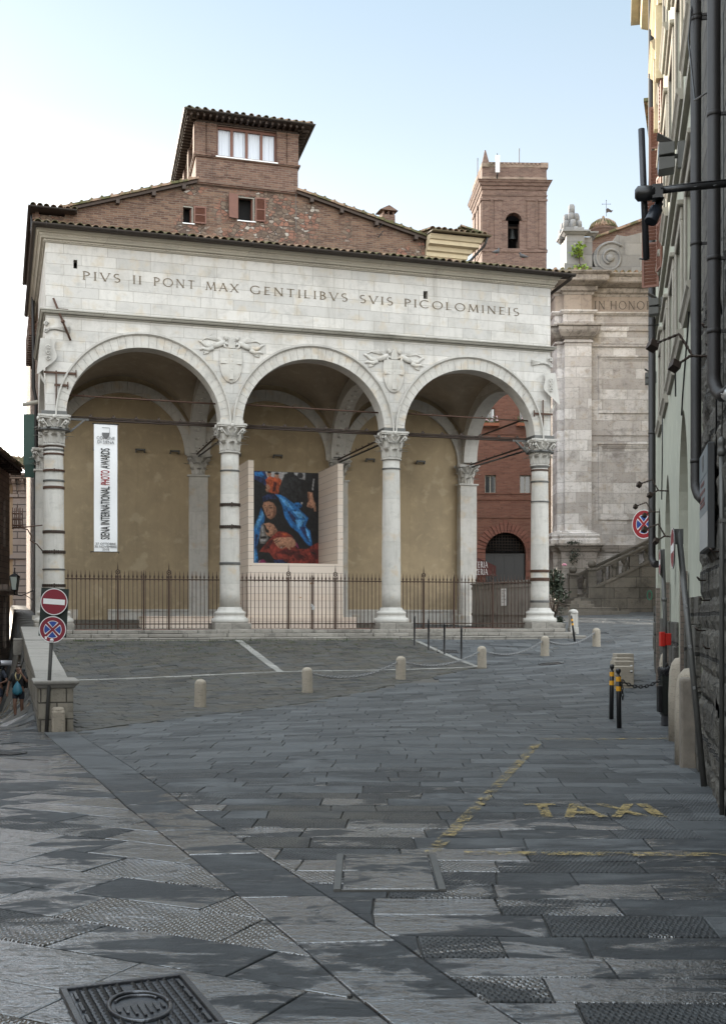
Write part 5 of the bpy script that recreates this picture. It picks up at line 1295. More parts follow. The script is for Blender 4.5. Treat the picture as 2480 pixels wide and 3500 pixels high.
mb = MB(); mb.box(-.32, -.20, TG+.0, TG+9, 14.6, 14.93)
t = TG+.1
while t < TG+9: mb.box(-.40, -.20, t, t+.16, 14.70, 14.90); t += .33
mb.build("eave_brackets", BR_TOWER, pal)
# lookout room
SK = .071
def shear(mb): mb.v = [(x + SK*(y-TG), y, z) for x, y, z in mb.v]; return mb
wl, wr, wb, wt_ = 5.70, 7.78, 17.43, 18.50
mb = MB(); mb.wall([4.965, 8.555], lambda s: 16.40, lambda s: 18.64, TG-.03, TG+.3, [(wl, wr, wb, wt_, .30)], mi_dark=1)
mb.wall([TG+.3, TG+6], lambda s: 16.0, lambda s: 18.64, 4.965, 5.2, [(TG+.9, TG+2.3, 17.5, 18.5, .12), (TG+2.9, TG+4.3, 17.5, 18.5, .12)], mi_dark=1, ax='y')
mb.box(8.3, 8.555, TG+.3, TG+6, 16, 18.64); mb.box(4.965, 8.555, TG+5.8, TG+6, 16, 18.64)
shear(mb).build("lookout_wall", [BR_TOWER, DARK], pal)
for a, b in ((4.955, 5.29), (5.345, 5.665), (7.80, 8.12), (8.175, 8.565)):
    mb = MB(); mb.box(a, b, TG-.075, TG-.032, 17.46, 18.44); mb.box(a-.015, b+.015, TG-.095, TG-.032, 18.44, 18.52); shear(mb).build("pier", BR_TOWER, pal)
for a in (TG+.0, TG+2.35, TG+4.4): mb = MB(); mb.box(4.91, 4.964, a, a+.5, 17.46, 18.55); shear(mb).build("pier", BR_TOWER, pal)
mb = MB(); mb.sweep([(0, 17.36), (.05, 17.36), (.05, 17.395), (.08, 17.40), (.08, 17.45), (0, 17.46)], [(4.965, TG+6), (4.965, TG-.03), (8.555, TG-.03), (8.555, TG+6)])
mb.sweep([(0, 16.42), (.045, 16.42), (.045, 16.46), (.08, 16.47), (.08, 16.51), (0, 16.53)], [(4.965, TG+6), (4.965, TG-.03), (8.555, TG-.03), (8.555, TG+6)])
mb.box(5.55, 5.95, TG-.045, TG-.031, 16.72, 17.14); mb.box(6.0, 6.9, TG-.04, TG-.031, 17.14, 17.2); mb.box(6.05, 6.55, TG-.05, TG-.031, 16.74, 17.10)
shear(mb).build("brick_course", BR_TOWER, pal)
wf = bpy.data.objects.new("lookout_window", None); COL.objects.link(wf); wf.parent = pal
mb = MB(); n = 4; pw_ = (wr-wl)/n; y0 = TG+.04
for k in range(n+1):
    c = wl + pw_*k; mb.box(max(wl, c-.045), min(wr, c+.045), y0, y0+.07, wb, wt_-.02)
mb.box(wl, wr, y0+.003, y0+.067, wt_-.09, wt_-.003); mb.box(wl, wr, y0+.002, y0+.06, wb, wb+.05); mb.build("frame", WOODB, wf)
mb = MB(); mb.box(wl-.06, wr+.04, TG-.12, TG+.05, wb-.035, wb+.002); mb.build("sill", WHITE, wf)
CURT = T("white_curtain"); CURT = CURT.fin((.75, .77, .82), .7)
PANE = T("curtained_pane"); v_ = PANE.obj(); p_ = PANE.n("SeparateXYZ", {0: v_}).outputs
PANE.set(PANE.b.inputs["Coat Weight"], 1.0); PANE.set(PANE.b.inputs["Coat Roughness"], .03); PANE = PANE.fin((.5, .54, .60), .75)
mb = MB()
for k in range(n):
    a, b = wl + pw_*k + .045, wl + pw_*(k+1) - .045; m = 26; vs = []
    for i in range(m+1):
        x = a + (b-a)*i/m; y = TG+.125 + .007*math.sin(i*1.1 + k) + .005*math.sin(i*.5 + 2*k)
        vs += [(x, y, wb+.04), (x, y, wt_-.05)]
    mb.add(vs, [(2*i, 2*i+2, 2*i+3, 2*i+1) for i in range(m)], 0, True)
mb.build("curtain", PANE, wf)
RZ0 = 18.67
mb = MB(); ov = .46; A = [(4.965-.34, TG-.5), (8.555+.42, TG-.5), (8.555+.42, TG+6.4), (4.965-.34, TG+6.4)]; rg = [(6.6, TG+2.4), (7.0, TG+3.6)]
top = [(x, y, RZ0+.07) for x, y in A]; bot = [(x, y, RZ0) for x, y in A]
mb.add(bot + top + [(6.75, TG+2.2, RZ0+.62), (6.75, TG+3.8, RZ0+.62)], [(3,2,1,0),(0,1,5,4),(1,2,6,5),(2,3,7,6),(3,0,4,7),(4,5,8),(5,6,9,8),(6,7,9),(7,4,8,9)])
shear(mb).build("lookout_roof", WOODD, pal)
mb = MB(); k = 0; s = 4.965-.26
while s < 8.555+.40:
    tile_row(mb, (s, TG-.54, RZ0+.08), (s + (6.75-s)*.5, TG+1.0, RZ0+.42), .085, 900+k); s += .265; k += 1
for j in range(26):
    t = TG-.4 + j*.26; e_ = min(1.28, (t - TG + .54)*.75); tile_row(mb, (4.965-.38, t, RZ0+.08), (4.965-.38+e_, t, RZ0+.08+.20*e_), .085, 950+j); tile_row(mb, (8.555+.46, t, RZ0+.08), (8.555+.46-e_, t, RZ0+.08+.20*e_), .085, 980+j)
shear(mb).build("lookout_tiles", TILE, pal)
mb = gutter([(4.965-.40, TG+6.45), (4.965-.40, TG-.57), (8.555+.48, TG-.57), (8.555+.48, TG+6.45)], RZ0+.06, .055); shear(mb).build("lookout_gutter", GUTTER, pal)
mb = MB()
for k in range(19): mb.box(4.75 + k*.215, 4.75 + k*.215 + .07, TG-.48, TG+.05, RZ0-.085, RZ0-.003)
for j in range(24): mb.box(4.965-.30, 5.0, TG-.2+j*.27, TG-.12+j*.27, RZ0-.085, RZ0-.003); mb.box(8.53, 8.555+.38, TG-.2+j*.27, TG-.12+j*.27, RZ0-.085, RZ0-.003)
mb.box(4.97, 8.55, TG-.10, TG-.04, 18.53, 18.58)
shear(mb).build("rafter", WOODD, pal)
# shutters and small windows
def shutter_mesh(w, h, slat=.035, fill=True):
    mb = MB(); f = .045
    mb.box(0, f, -.018, .018, 0, h); mb.box(w-f, w, -.018, .018, 0, h); mb.box(f, w-f, -.017, .017, 0, f); mb.box(f, w-f, -.017, .017, h-f, h); mb.box(f, w-f, -.017, .017, h*.48, h*.48+f*.8)
    z = f + .01
    while z < h - f - .01:
        if not (h*.46 < z < h*.48 + f*.8): mb.add([(f, -.016, z), (w-f, -.016, z), (w-f, .012, z+slat*.8), (f, .012, z+slat*.8), (f, -.010, z-.004), (w-f, -.010, z-.004), (w-f, .017, z+slat*.7), (f, .017, z+slat*.7)], [(0,1,2,3),(7,6,5,4),(0,4,5,1),(3,2,6,7)])
        z += slat
    if fill: mb.box(f, w-f, .013, .016, f, h-f)
    return mb
def put_shutter(par, s, z, w, h, y, rz, m_, name="shutter"):
    o = shutter_mesh(w, h).build(name, m_, par); o.location = (s, y, z); o.rotation_euler = (0, 0, rz); return o
put_shutter(pal, 4.90, 15.06, .42, .58, TG-.04, R(-4), WOODB)
put_shutter(pal, 6.42, 15.36, .34, .83, TG-.06, R(180+14), WOODB); put_shutter(pal, 7.03, 15.34, .36, .82, TG-.04, R(-6), WOODB)
for (a, b, c, d, e) in (W1, W2):
    w_o = bpy.data.objects.new("window", None); COL.objects.link(w_o); w_o.parent = pal
    mb = MB(); mb.box(b-.045, b-.003, TG+.02, TG+.09, c, d-.01); mb.box(a+.003, b-.045, TG+.02, TG+.09, d-.045, d-.003); mb.build("frame", SURR, w_o)
    mb = MB(); mb.cbox((b-.07, TG+.20, (c+d)/2), .03, .22, d-c-.06); mb.build("open_sash", WOODB, w_o)
    mb = MB(); mb.box(a-.03, b+.04, TG-.04, TG+.02, c-.035, c-.002); mb.build("sill", WHITE, w_o)
mb = MB(); mb.wall([6.38, 7.06], lambda s: 16.20, lambda s: 16.34, TG-.012, TG-.002); mb.build("window_arch", BR_TOWER, pal)
mb = MB(); cx = lg(1322, 740, TG+2.5)[0]; cz = lg(1322, 740, TG+2.5)[1]
mb.box(cx-.26, cx+.26, TG+2.3, TG+2.8, cz-1.0, cz+.02)
for dx in (-.22, -.02, .18): mb.box(cx+dx, cx+dx+.05, TG+2.32, TG+2.78, cz+.02, cz+.17)
mb.prism([(cx-.36, TG+2.22, cz+.17), (cx+.36, TG+2.22, cz+.17), (cx, TG+2.22, cz+.36)], (0, .66, 0)); mb.build("chimney", BR_TOWER, pal)
mb = MB()                                                  # wires and insulators on the right-hand gable
ic = lg(1300, 790, TG-.1)
for k in range(2):
    x, z = ic[0] - .02*k, ic[1] + .22 - .32*k; mb.tube([(x-.08, TG-.1, z-.14), (x+.10, TG-.1, z+.10)], .012, 5)
    for q in range(4): mb.ball((x-.05+.045*q, TG-.14, z-.10+.06*q), .028, n=6)
mb.build("insulator", BLACKM, pal)
mb = MB(); x = 8.46; mb.tube([(x, TG-.12, 16.4), (x+.01, TG-.12, 14.2)], .009, 5); mb.build("cable", GREYM, pal)
mb = MB(); mb.tube([(-.40, TG+.3, 14.9), (-.36, TG+.25, 9.2), (-.28, TG+.3, 8.8), (-.28, TG+.3, -1.0)], .055, 8); mb.build("downpipe", PIPE, pal)
mb = MB()
for t in (7.2, 10.6): mb.box(-.23, -.19, t-.6, t+.6, 5.6, 8.2)
mb.build("street_window", DARK, pal)
gs = bpy.data.objects.new("green_shutter", None); COL.objects.link(gs); gs.parent = pal
o = shutter_mesh(.46, 1.68, .06).build("leaf", GREENS, gs); o.location = (-.22, TG+.45, 6.66); o.rotation_euler = (0, 0, R(180-4))
o = shutter_mesh(.42, .46, .06).build("lower_leaf", GREENS, gs); o.location = (-.22, TG+.52, 6.25); o.rotation_euler = (R(-8), 0, R(180-4))
mb = MB(); mb.tube([(-.1, TG-.3, 8.66), (-.72, TG-.35, 8.50)], [.07, .065], 10); mb.build("white_spout", SURR, pal)
EAVE = thing("stepped_cornice", "sunlit brick cornice under the eave on the brick house's street side", "cornice", LG(-.2, TG+3.2, 11.45), TH)
mb = MB()
for k in range(7): mb.box(-.05 - .025*k, .1, -.6, 5.2, .0 + k*.16, .13 + k*.16)
for k in range(14): mb.box(-.24, 0, -.5 + k*.4, -.3 + k*.4, .05, 1.05)
mb.build("courses", BR_TOWER, EAVE)
fe = thing("grey_eave", "grey tiled eave of a farther house on the left street, beyond the loggia's corner", "eave", LG(.75, TG+14, 12.2), TH)
mb = MB(); mb.prism([(.6, 0, 1.5), (-.75, 0, 1.30), (-.75, 0, 1.15), (-.2, 0, .1), (.6, 0, .1)], (0, 9, 0)); mb.build("soffit", WOODD, fe)
mb = MB()
for k in range(30): tile_row(mb, (-.8, .1 + k*.3, 1.36), (.6, .1 + k*.3, 1.62), .12, 1700+k)
mb.build("roof_tiles", TILE, fe)

# house with the yellow cornice
yh = thing("yellow_house", "yellow plastered house corner with a deep moulded cornice behind the loggia roof", "house", (C1[0], C1[1], 0), TH)
ye = 14.88; zc_ = 15.05
mb = MB(); mb.box(13.32, ye, TG-.05, TG+10, 1.5, zc_-.05); mb.build("wall", CREAM, yh)
mb = MB(); mb.sweep([(0, zc_-.34), (.05, zc_-.34), (.07, zc_-.20), (.16, zc_-.16), (.20, zc_-.02), (.38, zc_+.02), (.38, zc_+.16), (.44, zc_+.18), (.52, zc_+.34), (0, zc_+.36)], [(13.32, TG-.05), (ye, TG-.05), (ye, TG+10)]); mb.build("cornice", CREAM, yh)
mb = MB(); mb.box(13.3, ye+.58, TG-.62, TG+10, zc_+.365, zc_+.42); mb.build("roof", WOODD, yh)
mb = MB()
for k in range(10): tile_row(mb, (13.36 + k*.225, TG-.66, zc_+.45), (13.36 + k*.225, TG+1.4, zc_+.85), .10, 300+k)
for k in range(14): tile_row(mb, (ye+.62, TG-.5 + k*.225, zc_+.45), (ye-.4, TG-.5 + k*.225, zc_+.68), .10, 330+k)
mb.build("roof_tiles", TILE, yh)
mb = gutter([(13.3, TG-.70), (ye+.66, TG-.70), (ye+.66, TG+10)], zc_+.42, .07); mb.build("gutter", m_plain("mossy_gutter", (.11, .085, .045), .6, .2, .5, 4), yh)
mb = MB(); mb.tube([(ye+.60, TG-.66, zc_+.36), (ye+.55, TG-.5, zc_+.10), (ye+.1, TG-.25, zc_-.42), (ye-.25, TG-.2, zc_-.62)], .045, 8); mb.build("downpipe", PIPE, yh)
def pigeon(label, loc, rz):
    o = thing("pigeon", label, "pigeon", loc, rz); mb = MB()
    mb.tube([(-.17, 0, .07), (-.08, 0, .09), (.0, 0, .11), (.07, 0, .135), (.09, 0, .19), (.10, 0, .225), (.135, 0, .222), (.155, 0, .215)], [.012, .035, .062, .058, .034, .032, .014, .003], 10); mb.build("body", m_plain("pigeon_grey", (.055, .054, .056), .7, 0, .4, 25), o)
    mb = MB()
    for y in (-.02, .02): mb.tube([(.01, y, .06), (.015, y, 0)], .005, 4)
    mb.build("leg", REDP, o)
pigeon("grey pigeon on the loggia roof below the yellow cornice", LG(13.55, .4, 13.06), TH + .3)
pigeon("grey pigeon at the right end of the loggia roof", LG(14.95, 1.4, 13.34), TH + 2.5)

# ================================================================ BELL TOWER
BY = 75.0; k_ = BY/F
bt_ = thing("bell_tower", "square brick bell tower with an arched opening and a hanging bell", "bell tower", (at(1757, 1000, BY).x, BY, 0), R(2.5))
hw = (1868-1646)/2*k_; dpt = 2*hw + .4
def bz(y): return EYE + (HZ - y)*k_
def bx(x): return (x - 1757)*k_
def lz(v): return bz(480 + v*.2463)
def lx(v): return bx(1560 + v*.2463)
ox0, ox1, oz0, ozs = lx(708), lx(872), lz(1495), lz(1115); oc = (ox0+ox1)/2; orr = (lx(902) - lx(672))/2
def obot(s): return 0
mb = MB(); aw = [oc - orr*math.cos(t) for t in np.linspace(0, math.pi, 17)]
# front wall in two storeys: below and beside the opening, then the arch
mb.wall([-hw, hw], lambda s: 5, lambda s: ozs, 0, .6, [(ox0, ox1, oz0, ozs)])
mb.wall([-hw] + aw + [hw], lambda s: ozs + (math.sqrt(max(0, orr**2 - (s-oc)**2)) if abs(s-oc) < orr else 0), lambda s: lz(300), 0, .6)
mb.box(-hw, -hw+.6, .6, dpt, 5, lz(300)); mb.box(hw-.6, hw, .6, dpt, 5, lz(300)); mb.box(-hw+.6, hw-.6, dpt-.6, dpt, 5, lz(300))
mb.build("tower_wall", BR_BELL, bt_)
mb = MB(); mb.box(-hw+.6, hw-.6, .62, dpt-.6, 5, oz0-.1); mb.box(-hw+.6, hw-.6, 2.2, 2.3, oz0-.1, lz(600)); mb.build("inner_floor", DARK, bt_)
rect = [(-hw, dpt), (-hw, 0), (hw, 0), (hw, dpt)]
mb = MB()
mb.sweep([(0, lz(680)), (.06, lz(680)), (.08, lz(640)), (.16, lz(630)), (.20, lz(600)), (.26, lz(590)), (.30, lz(568)), (.34, lz(560)), (0, lz(545))], rect)
mb.sweep([(0, lz(770)), (.03, lz(770)), (.05, lz(752)), (0, lz(750))], rect); mb.sweep([(0, lz(1550)), (.05, lz(1545)), (.05, lz(1510)), (0, lz(1500))], rect)
mb.build("cornice", BR_BELL, bt_)
mb = MB()
for a, b in ((350, 450), (520, 625), (975, 1080), (1143, 1248)):
    mb = MB(); mb.box(lx(a), lx(b), -.055, -.001, lz(1500), lz(840)); mb.box(lx(a)-.05, lx(b)+.05, -.10, -.001, lz(838), lz(812)); mb.build("pilaster", BR_BELL, bt_)
for a, b in ((0.1, .9), (1.6, 2.4), (3.0, 3.7)): mb = MB(); mb.box(-hw-.06, -hw-.001, a, b, lz(1500), lz(840)); mb.box(-hw-.12, -hw-.001, a-.06, b+.06, lz(838), lz(800)); mb.build("pilaster", BR_BELL, bt_)
mb = MB()
for i in range(15):
    t0, t1 = math.pi*i/15 + .01, math.pi*(i+1)/15 - .01; r0, r1 = orr, orr + (lx(972)-lx(902))
    mb.prism([(oc - r*math.cos(t), -.04, ozs + r*math.sin(t)) for r, t in ((r0, t0), (r0, t1), (r1, t1), (r1, t0))], (0, .039, 0))
mb.build("brick_arch", BR_BELL, bt_)
mb = MB(); mb.sweep([(-.25, lz(545)), (.02, lz(545)), (.02, lz(505)), (-.02, lz(500)), (-.02, lz(375)), (.02, lz(365)), (.02, lz(330)), (-.25, lz(330))], rect)
mb.box(lx(1165), lx(1272), -.06, .4, lz(372), lz(300)); mb.box(lx(345), lx(450), -.06, .4, lz(372), lz(315))
x = lx(480)
while x < lx(1160): mb.tube([(x, -.08, lz(322)), (x, .3, lz(322))], .075, 6); x += .27
mb.build("parapet", m_brick("weathered_parapet_brick", (.20, .13, .095), (.29, .21, .16), (.2, .17, .13), .3, .085, .01, stain=.8, dark=(.055, .055, .03)), bt_)
mb = MB(); px, pz0, pz1 = lx(400), lz(315), lz(125); b_ = .22
mb.add([(px-b_, -.05, pz0), (px+b_, -.05, pz0), (px+b_, .40, pz0), (px-b_, .40, pz0), (px-.04, .13, pz1), (px+.02, .13, pz1), (px+.02, .2, pz1), (px-.04, .2, pz1)], [(0,1,5,4),(1,2,6,5),(2,3,7,6),(3,0,4,7),(4,5,6,7)]); mb.build("pinnacle", BR_BELL, bt_)
bl = thing("church_bell", "dark bronze bell hanging in the arched opening of the bell tower", "bell", bt_.matrix_basis @ Vector(((lx(735)+lx(860))/2, .75, lz(1330))), R(2.5))
hb_ = lz(1180) - lz(1330); rb = (lx(860) - lx(740))/2
BRONZE = m_plain("dark_bronze", (.028, .030, .028), .55, .5, .4, 5)
mb = MB(); mb.lathe([(rb*.9, 0), (rb, .0), (rb, .03), (rb*.82, hb_*.2), (rb*.62, hb_*.5), (rb*.55, hb_*.8), (rb*.42, hb_*.95), (.02, hb_)], n=20); mb.ball((0, 0, -.06), .06, n=8); mb.build("bell_body", BRONZE, bl)
mb = MB(); mb.box(-.42, .42, -.06, .06, hb_+.05, hb_+.17); mb.tube([(0, 0, hb_-.02), (0, 0, hb_+.06)], .05, 6); mb.box(-.43, -.37, -.06, .06, hb_-1.0, hb_+.45); mb.tube([(-.44 + .02*math.cos(t), 0, hb_ + .1 + .35*math.sin(t)) for t in np.linspace(-1.5, 1.5, 9)], .02, 5); mb.box(.26, .42, -.1, .1, -.65, -.15); mb.build("headstock", WOODD, bl)
ap = bt_.matrix_basis @ Vector((lx(550), -.45, lz(485)))
an = thing("panel_antenna", "white panel antenna mounted on the bell tower's parapet", "antenna", ap, R(2.5))
mb = MB(); mb.cbox((0, 0, (lz(247)-lz(485))/2), .26, .14, lz(247)-lz(485), 0); mb.build("panel", WHITE, an, bevel=.02)
mb = MB(); mb.tube([(0, .12, -.35), (0, .12, lz(210)-lz(485))], .03, 6); mb.tube([(0, 0, 0), (0, .12, -.14), (0, .3, -.2)], .05, 6); mb.build("bracket", BLACKM, an)
for x, y0, y1, lb in ((873, 320, 110, "thin whip antenna on the middle of the bell tower's parapet"), (325, 380, 160, "thin whip antenna left of the bell tower's pinnacle")):
    o = thing("whip_antenna", lb, "antenna", bt_.matrix_basis @ Vector((lx(x), .1 if x > 500 else 1.2, lz(y0) - .3)), 0, "whip antennas on the bell tower"); mb = MB(); mb.tube([(0, 0, 0), (0, 0, lz(y1)-lz(y0)+.3)], .022, 5); mb.build("rod", RUST, o)
    mb = MB(); mb.cbox((0, 0, lz(y1)-lz(y0)+.28), .05, .05, .16); mb.build("tip", BLACKM, o)

# ================================================================ RED BRICK HOUSE SEEN THROUGH THE LOGGIA
RY = 59.5; rk = RY/F
rh = thing("red_brick_house", "red brick house with a great arched doorway, seen through the loggia's right bay", "house", (0, RY, 0), R(1.5))
def zx(v): return at(1300 + v*.431, 0, RY).x
def zz(v): return at(0, 1100 + v*.431, RY).z
pc = (zx(832)+zx(1155))/2; pr = (zx(1155)-zx(832))/2; pzs = zz(1830)
wins = [(zx(830), zx(910), zz(828), zz(683), .25), (zx(1105), zx(1190), zz(828), zz(683), .25), (zx(830), zx(918), zz(1357), zz(1213), .2), (zx(1108), zx(1196), zz(1357), zz(1213), .2), (zx(555), zx(640), zz(1357), zz(1213), .2), (zx(555), zx(640), zz(828), zz(683), .25)]
mb = MB(); pa_ = [pc - pr*math.cos(t) for t in np.linspace(0, math.pi, 25)]
mb.wall([1.5, pc-pr, pc+pr, 9.25], lambda s: 1.2, lambda s: pzs, 0, .5, [(pc-pr, pc+pr, 1.2, pzs, .45)], mi_dark=1)
mb.wall([1.5] + pa_ + [9.25], lambda s: pzs + (math.sqrt(max(0, pr*pr-(s-pc)**2)) if abs(s-pc) < pr else 0), lambda s: 18.5, 0, .5, wins, mi_dark=1)
mb.box(1.5, 9.25, .5, 8, 16, 18.4); mb.add([(pc-pr, .45, pzs), (pc+pr, .45, pzs), (pc+pr, .45, pzs+pr), (pc-pr, .45, pzs+pr)], [(0,1,2,3)], 1)
mb.build("wall", [BR_RED, DARK], rh)
mb = MB()
for i in range(21):
    t0, t1 = math.pi*i/21 + .012, math.pi*(i+1)/21 - .012; ro = pr + (.62 if i == 10 else (.50 if i % 2 else .44))
    mb.prism([(pc - r*math.cos(t), -.06 - (.03 if i % 2 else 0), pzs + r*math.sin(t)) for r, t in ((pr, t0), (pr, t1), (ro, t1), (ro, t0))], (0, .06, 0))
for sg in (-1, 1):
    z = pzs
    k = 0
    while z > 1.6: mb.box(*sorted((pc + sg*pr, pc + sg*(pr + (.50 if k % 2 else .40)))), -.06, .0, z-.30, z-.01); z -= .31; k += 1
mb.build("door_arch", m_brick("dark_red_rustication", (.16, .058, .04), (.20, .085, .06), (.1, .06, .045), .6, .3, .008, stain=.4), rh)
mb = MB()
for v0, v1 in ((890, 876), (1362, 1354), (1410, 1400), (1553, 1545)): mb.box(1.5, 9.25, -.04, .0, zz(v0), zz(v1))
mb.build("string_course", BR_RED, rh)
for i, (a, b, c, d, e) in enumerate(wins[:5]):
    w_o = bpy.data.objects.new("window", None); COL.objects.link(w_o); w_o.parent = rh
    mb = MB(); y = .12
    for x0, x1 in ((a, a+.05), (b-.05, b), ((a+b)/2-.03, (a+b)/2+.03)): mb.box(x0, x1, y, y+.05, c, d)
    mb.box(a+.05, b-.05, y+.002, y+.048, d-.05, d); mb.box(a+.05, b-.05, y+.002, y+.048, c, c+.05); mb.build("frame", SURR, w_o)
    mb = MB(); mb.box(a+.05, b-.05, y+.02, y+.03, c+.05, d-.05); mb.build("pane", GLASS, w_o)
    if i < 2: mb = MB(); mb.cbox((b-.14, .02, (c+d)/2), .03, .26, d-c-.1, rz=.3); mb.build("open_sash", WHITE, w_o)
    mb = MB(); n = 7
    for q in range(n): mb.box(a + (b-a)*q/n + .004, a + (b-a)*(q+1)/n - .004, -.02, .0, d+.01, d+.22)
    mb.build("lintel", BR_RED, w_o)
gr_ = bpy.data.objects.new("gate", None); COL.objects.link(gr_); gr_.parent = rh
mb = MB(); mb.box(pc-pr, pc+pr, .20, .26, 1.2, pzs-.02)
for q in (-.5, 0, .5): mb.box(pc+pr*q-.02, pc+pr*q+.02, .18, .20, 1.2, pzs-.02)
mb.box(pc-pr, pc+pr, .17, .20, pzs-.12, pzs-.02); mb.build("leaf", BLACKM, gr_)
mb = MB()
for q in range(1, 14):
    x = pc - pr + 2*pr*q/14; mb.tube([(x, .22, pzs), (x, .22, pzs + math.sqrt(max(.01, pr*pr-(x-pc)**2)))], .016, 4)
for q in range(1, 7):
    z = pr*q/7; x = math.sqrt(pr*pr-z*z); mb.tube([(pc-x, .22, pzs+z), (pc+x, .22, pzs+z)], .016, 4)
mb.build("grille", IRON, gr_)
for i, w_ in enumerate(wins[:2]):
    fb = thing("flower_box", ["terracotta flower box with white blooms in the red house's left upper window", "terracotta flower box in the red house's right upper window"][i], "flower box", Vector(((w_[0]+w_[1])/2 - (.0), RY - .02, w_[2])), R(1.5))
    mb = MB(); mb.box(-.45, .45, -.12, .12, .0, .17); mb.build("box", REDP if False else m_plain("terracotta", (.24, .085, .045), .85, 0, .3, 6), fb, bevel=.01)
    mb = MB(); rn = random.Random(i)
    for q in range(150):
        c = Vector((rn.uniform(-.42, .42), rn.uniform(-.13, .13), .18 + abs(rn.gauss(0, .14)))); r_ = .045
        mb.add([c + Vector((rn.uniform(-1, 1), rn.uniform(-1, 1), rn.uniform(-1, 1)))*r_ for _ in range(4)], [(0, 1, 2), (0, 2, 3)])
    mb.build("leaves", LEAF, fb)
    mb = MB()
    for q in range(22 if i == 0 else 8): mb.ball((rn.uniform(-.36, .36), rn.uniform(-.18, -.02), .26 + abs(rn.gauss(0, .12))), .04, n=6)
    mb.build("blooms", m_plain("pale_pink_bloom", (.70, .50, .52), .7), fb)
# awning of the eating place
AWN = m_plain("brown_awning_canvas", (.075, .020, .016), .8, 0, .25, 5)
aw_ = thing("awning", "dark red-brown OSTERIA PIZZERIA awning in front of the red brick house", "awning", at(1660, 1975, 57.5), R(0))
ak = 57.5/F; za = (1975-1893)*ak; 
mb = MB(); xl, xr = -2.6, (1693-1660)*ak
L_ = [(xl, 0, 1.45), ((1617-1660)*ak, 0, (1975-1900)*ak), (xr, -.15, (1975-1935)*ak), (xr, -.15, .12), (xl, -.15, .12)]
mb.prism(L_, (0, .06, 0)); mb.add([(xl, 0, 1.45), ((1617-1660)*ak, .0, (1975-1900)*ak), ((1617-1660)*ak, 1.3, (1975-1900)*ak+.1), (xl, 1.3, 1.55)], [(0,1,2,3)]); mb.add([((1617-1660)*ak, 0, (1975-1900)*ak), (xr, -.15, (1975-1935)*ak), (xr, 1.3, (1975-1935)*ak), ((1617-1660)*ak, 1.3, (1975-1900)*ak+.1)], [(0,1,2,3)])
x = xl
while x < xr-.05: mb.lathe([(.08, 0), (.06, -.035), (.001, -.05)], (x+.08, -.14, .12), n=10, sy=.2); x += .165
mb.build("canvas", AWN, aw_)
mb = MB()
for x in (xl+.1, xr-.06): mb.tube([(x, -.1, .1), (x, 1.3, .5)], .015, 5)
mb.build("frame", ALU, aw_)
kx = .66/roman("TERIA", .30, gap=.16)[1]; xr_ = (1664-1660)*ak
for t_, z in (("OSTERIA", .50), ("PIZZERIA", .145)):
    ps, w = roman(t_, .28, gap=.16); mb = MB()
    for i, p in enumerate(ps): mb.poly([(xr_ + (a - w)*kx, -.162 - .0008*i, z + b) for a, b in p])
    mb.build("lettering", WHITE, aw_)
# ================================================================ CHURCH
CY = 58.0; ck = CY/F
cx0 = at(1929.5, 0, CY).x
ch = thing("church", "grey travertine church front with tall pilaster, panels, scroll and carved frieze", "church", (cx0, CY, 0), R(1.0))
def X(x): return (x - 1929.5)*ck
def Z(y): return EYE + (HZ - y)*ck
PW = X(2021); WR = X(2600); rec = .38
XCH = X
def za_(v): return Z(600 + v*.388)
def zb2(v): return Z(1400 + v*.3928)
def xa(v): return X(1850 + v*.388)
mb = MB(); mb.box(PW-.05, WR, rec, 2.0, 1.0, Z(937)); mb.box(0, PW, 0, 2.0, Z(1860), Z(1062)); mb.box(-.32, 0, .35, 2.2, Z(1860), Z(1062))
mb.build("wall", TRAV, ch)
mb = MB(); mb.box(-.55, -.02, 2.2, 16, 0, Z(1000)); mb.build("side_wall", BR_OCH, ch)
# pilaster base and pedestal
pathp = [(-.34, 2.0), (-.34, .33), (0, .33), (0, 0), (PW, 0), (PW, rec+.1)]
mb = MB(); mb.sweep([(0, Z(1859)), (.36, Z(1859)), (.36, Z(1846)), (.30, Z(1840)), (.34, Z(1832)), (.30, Z(1824)), (.14, Z(1820)), (.12, Z(1815)), (0, Z(1813))], pathp); mb.build("pilaster_base", TRAV, ch)
mb = MB(); mb.sweep([(0, Z(2013)), (.22, Z(2013)), (.22, Z(1888)), (.30, Z(1884)), (.40, Z(1872)), (.55, Z(1866)), (.55, Z(1859.5)), (0, Z(1859.5))], pathp)
mb.sweep([(0, 1.0), (.46, 1.0), (.46, Z(2044)), (.34, Z(2030)), (.24, Z(2013.5)), (0, Z(2013.5))], pathp)
mb.box(-.3, PW, .0, 1.9, 1.0, Z(1861)); mb.sweep([(0, Z(1885)), (.10, Z(1885)), (.14, Z(1862)), (0, Z(1860))], [(PW+.5, rec), (WR, rec)])
mb.build("pedestal", TRAV_D, ch)
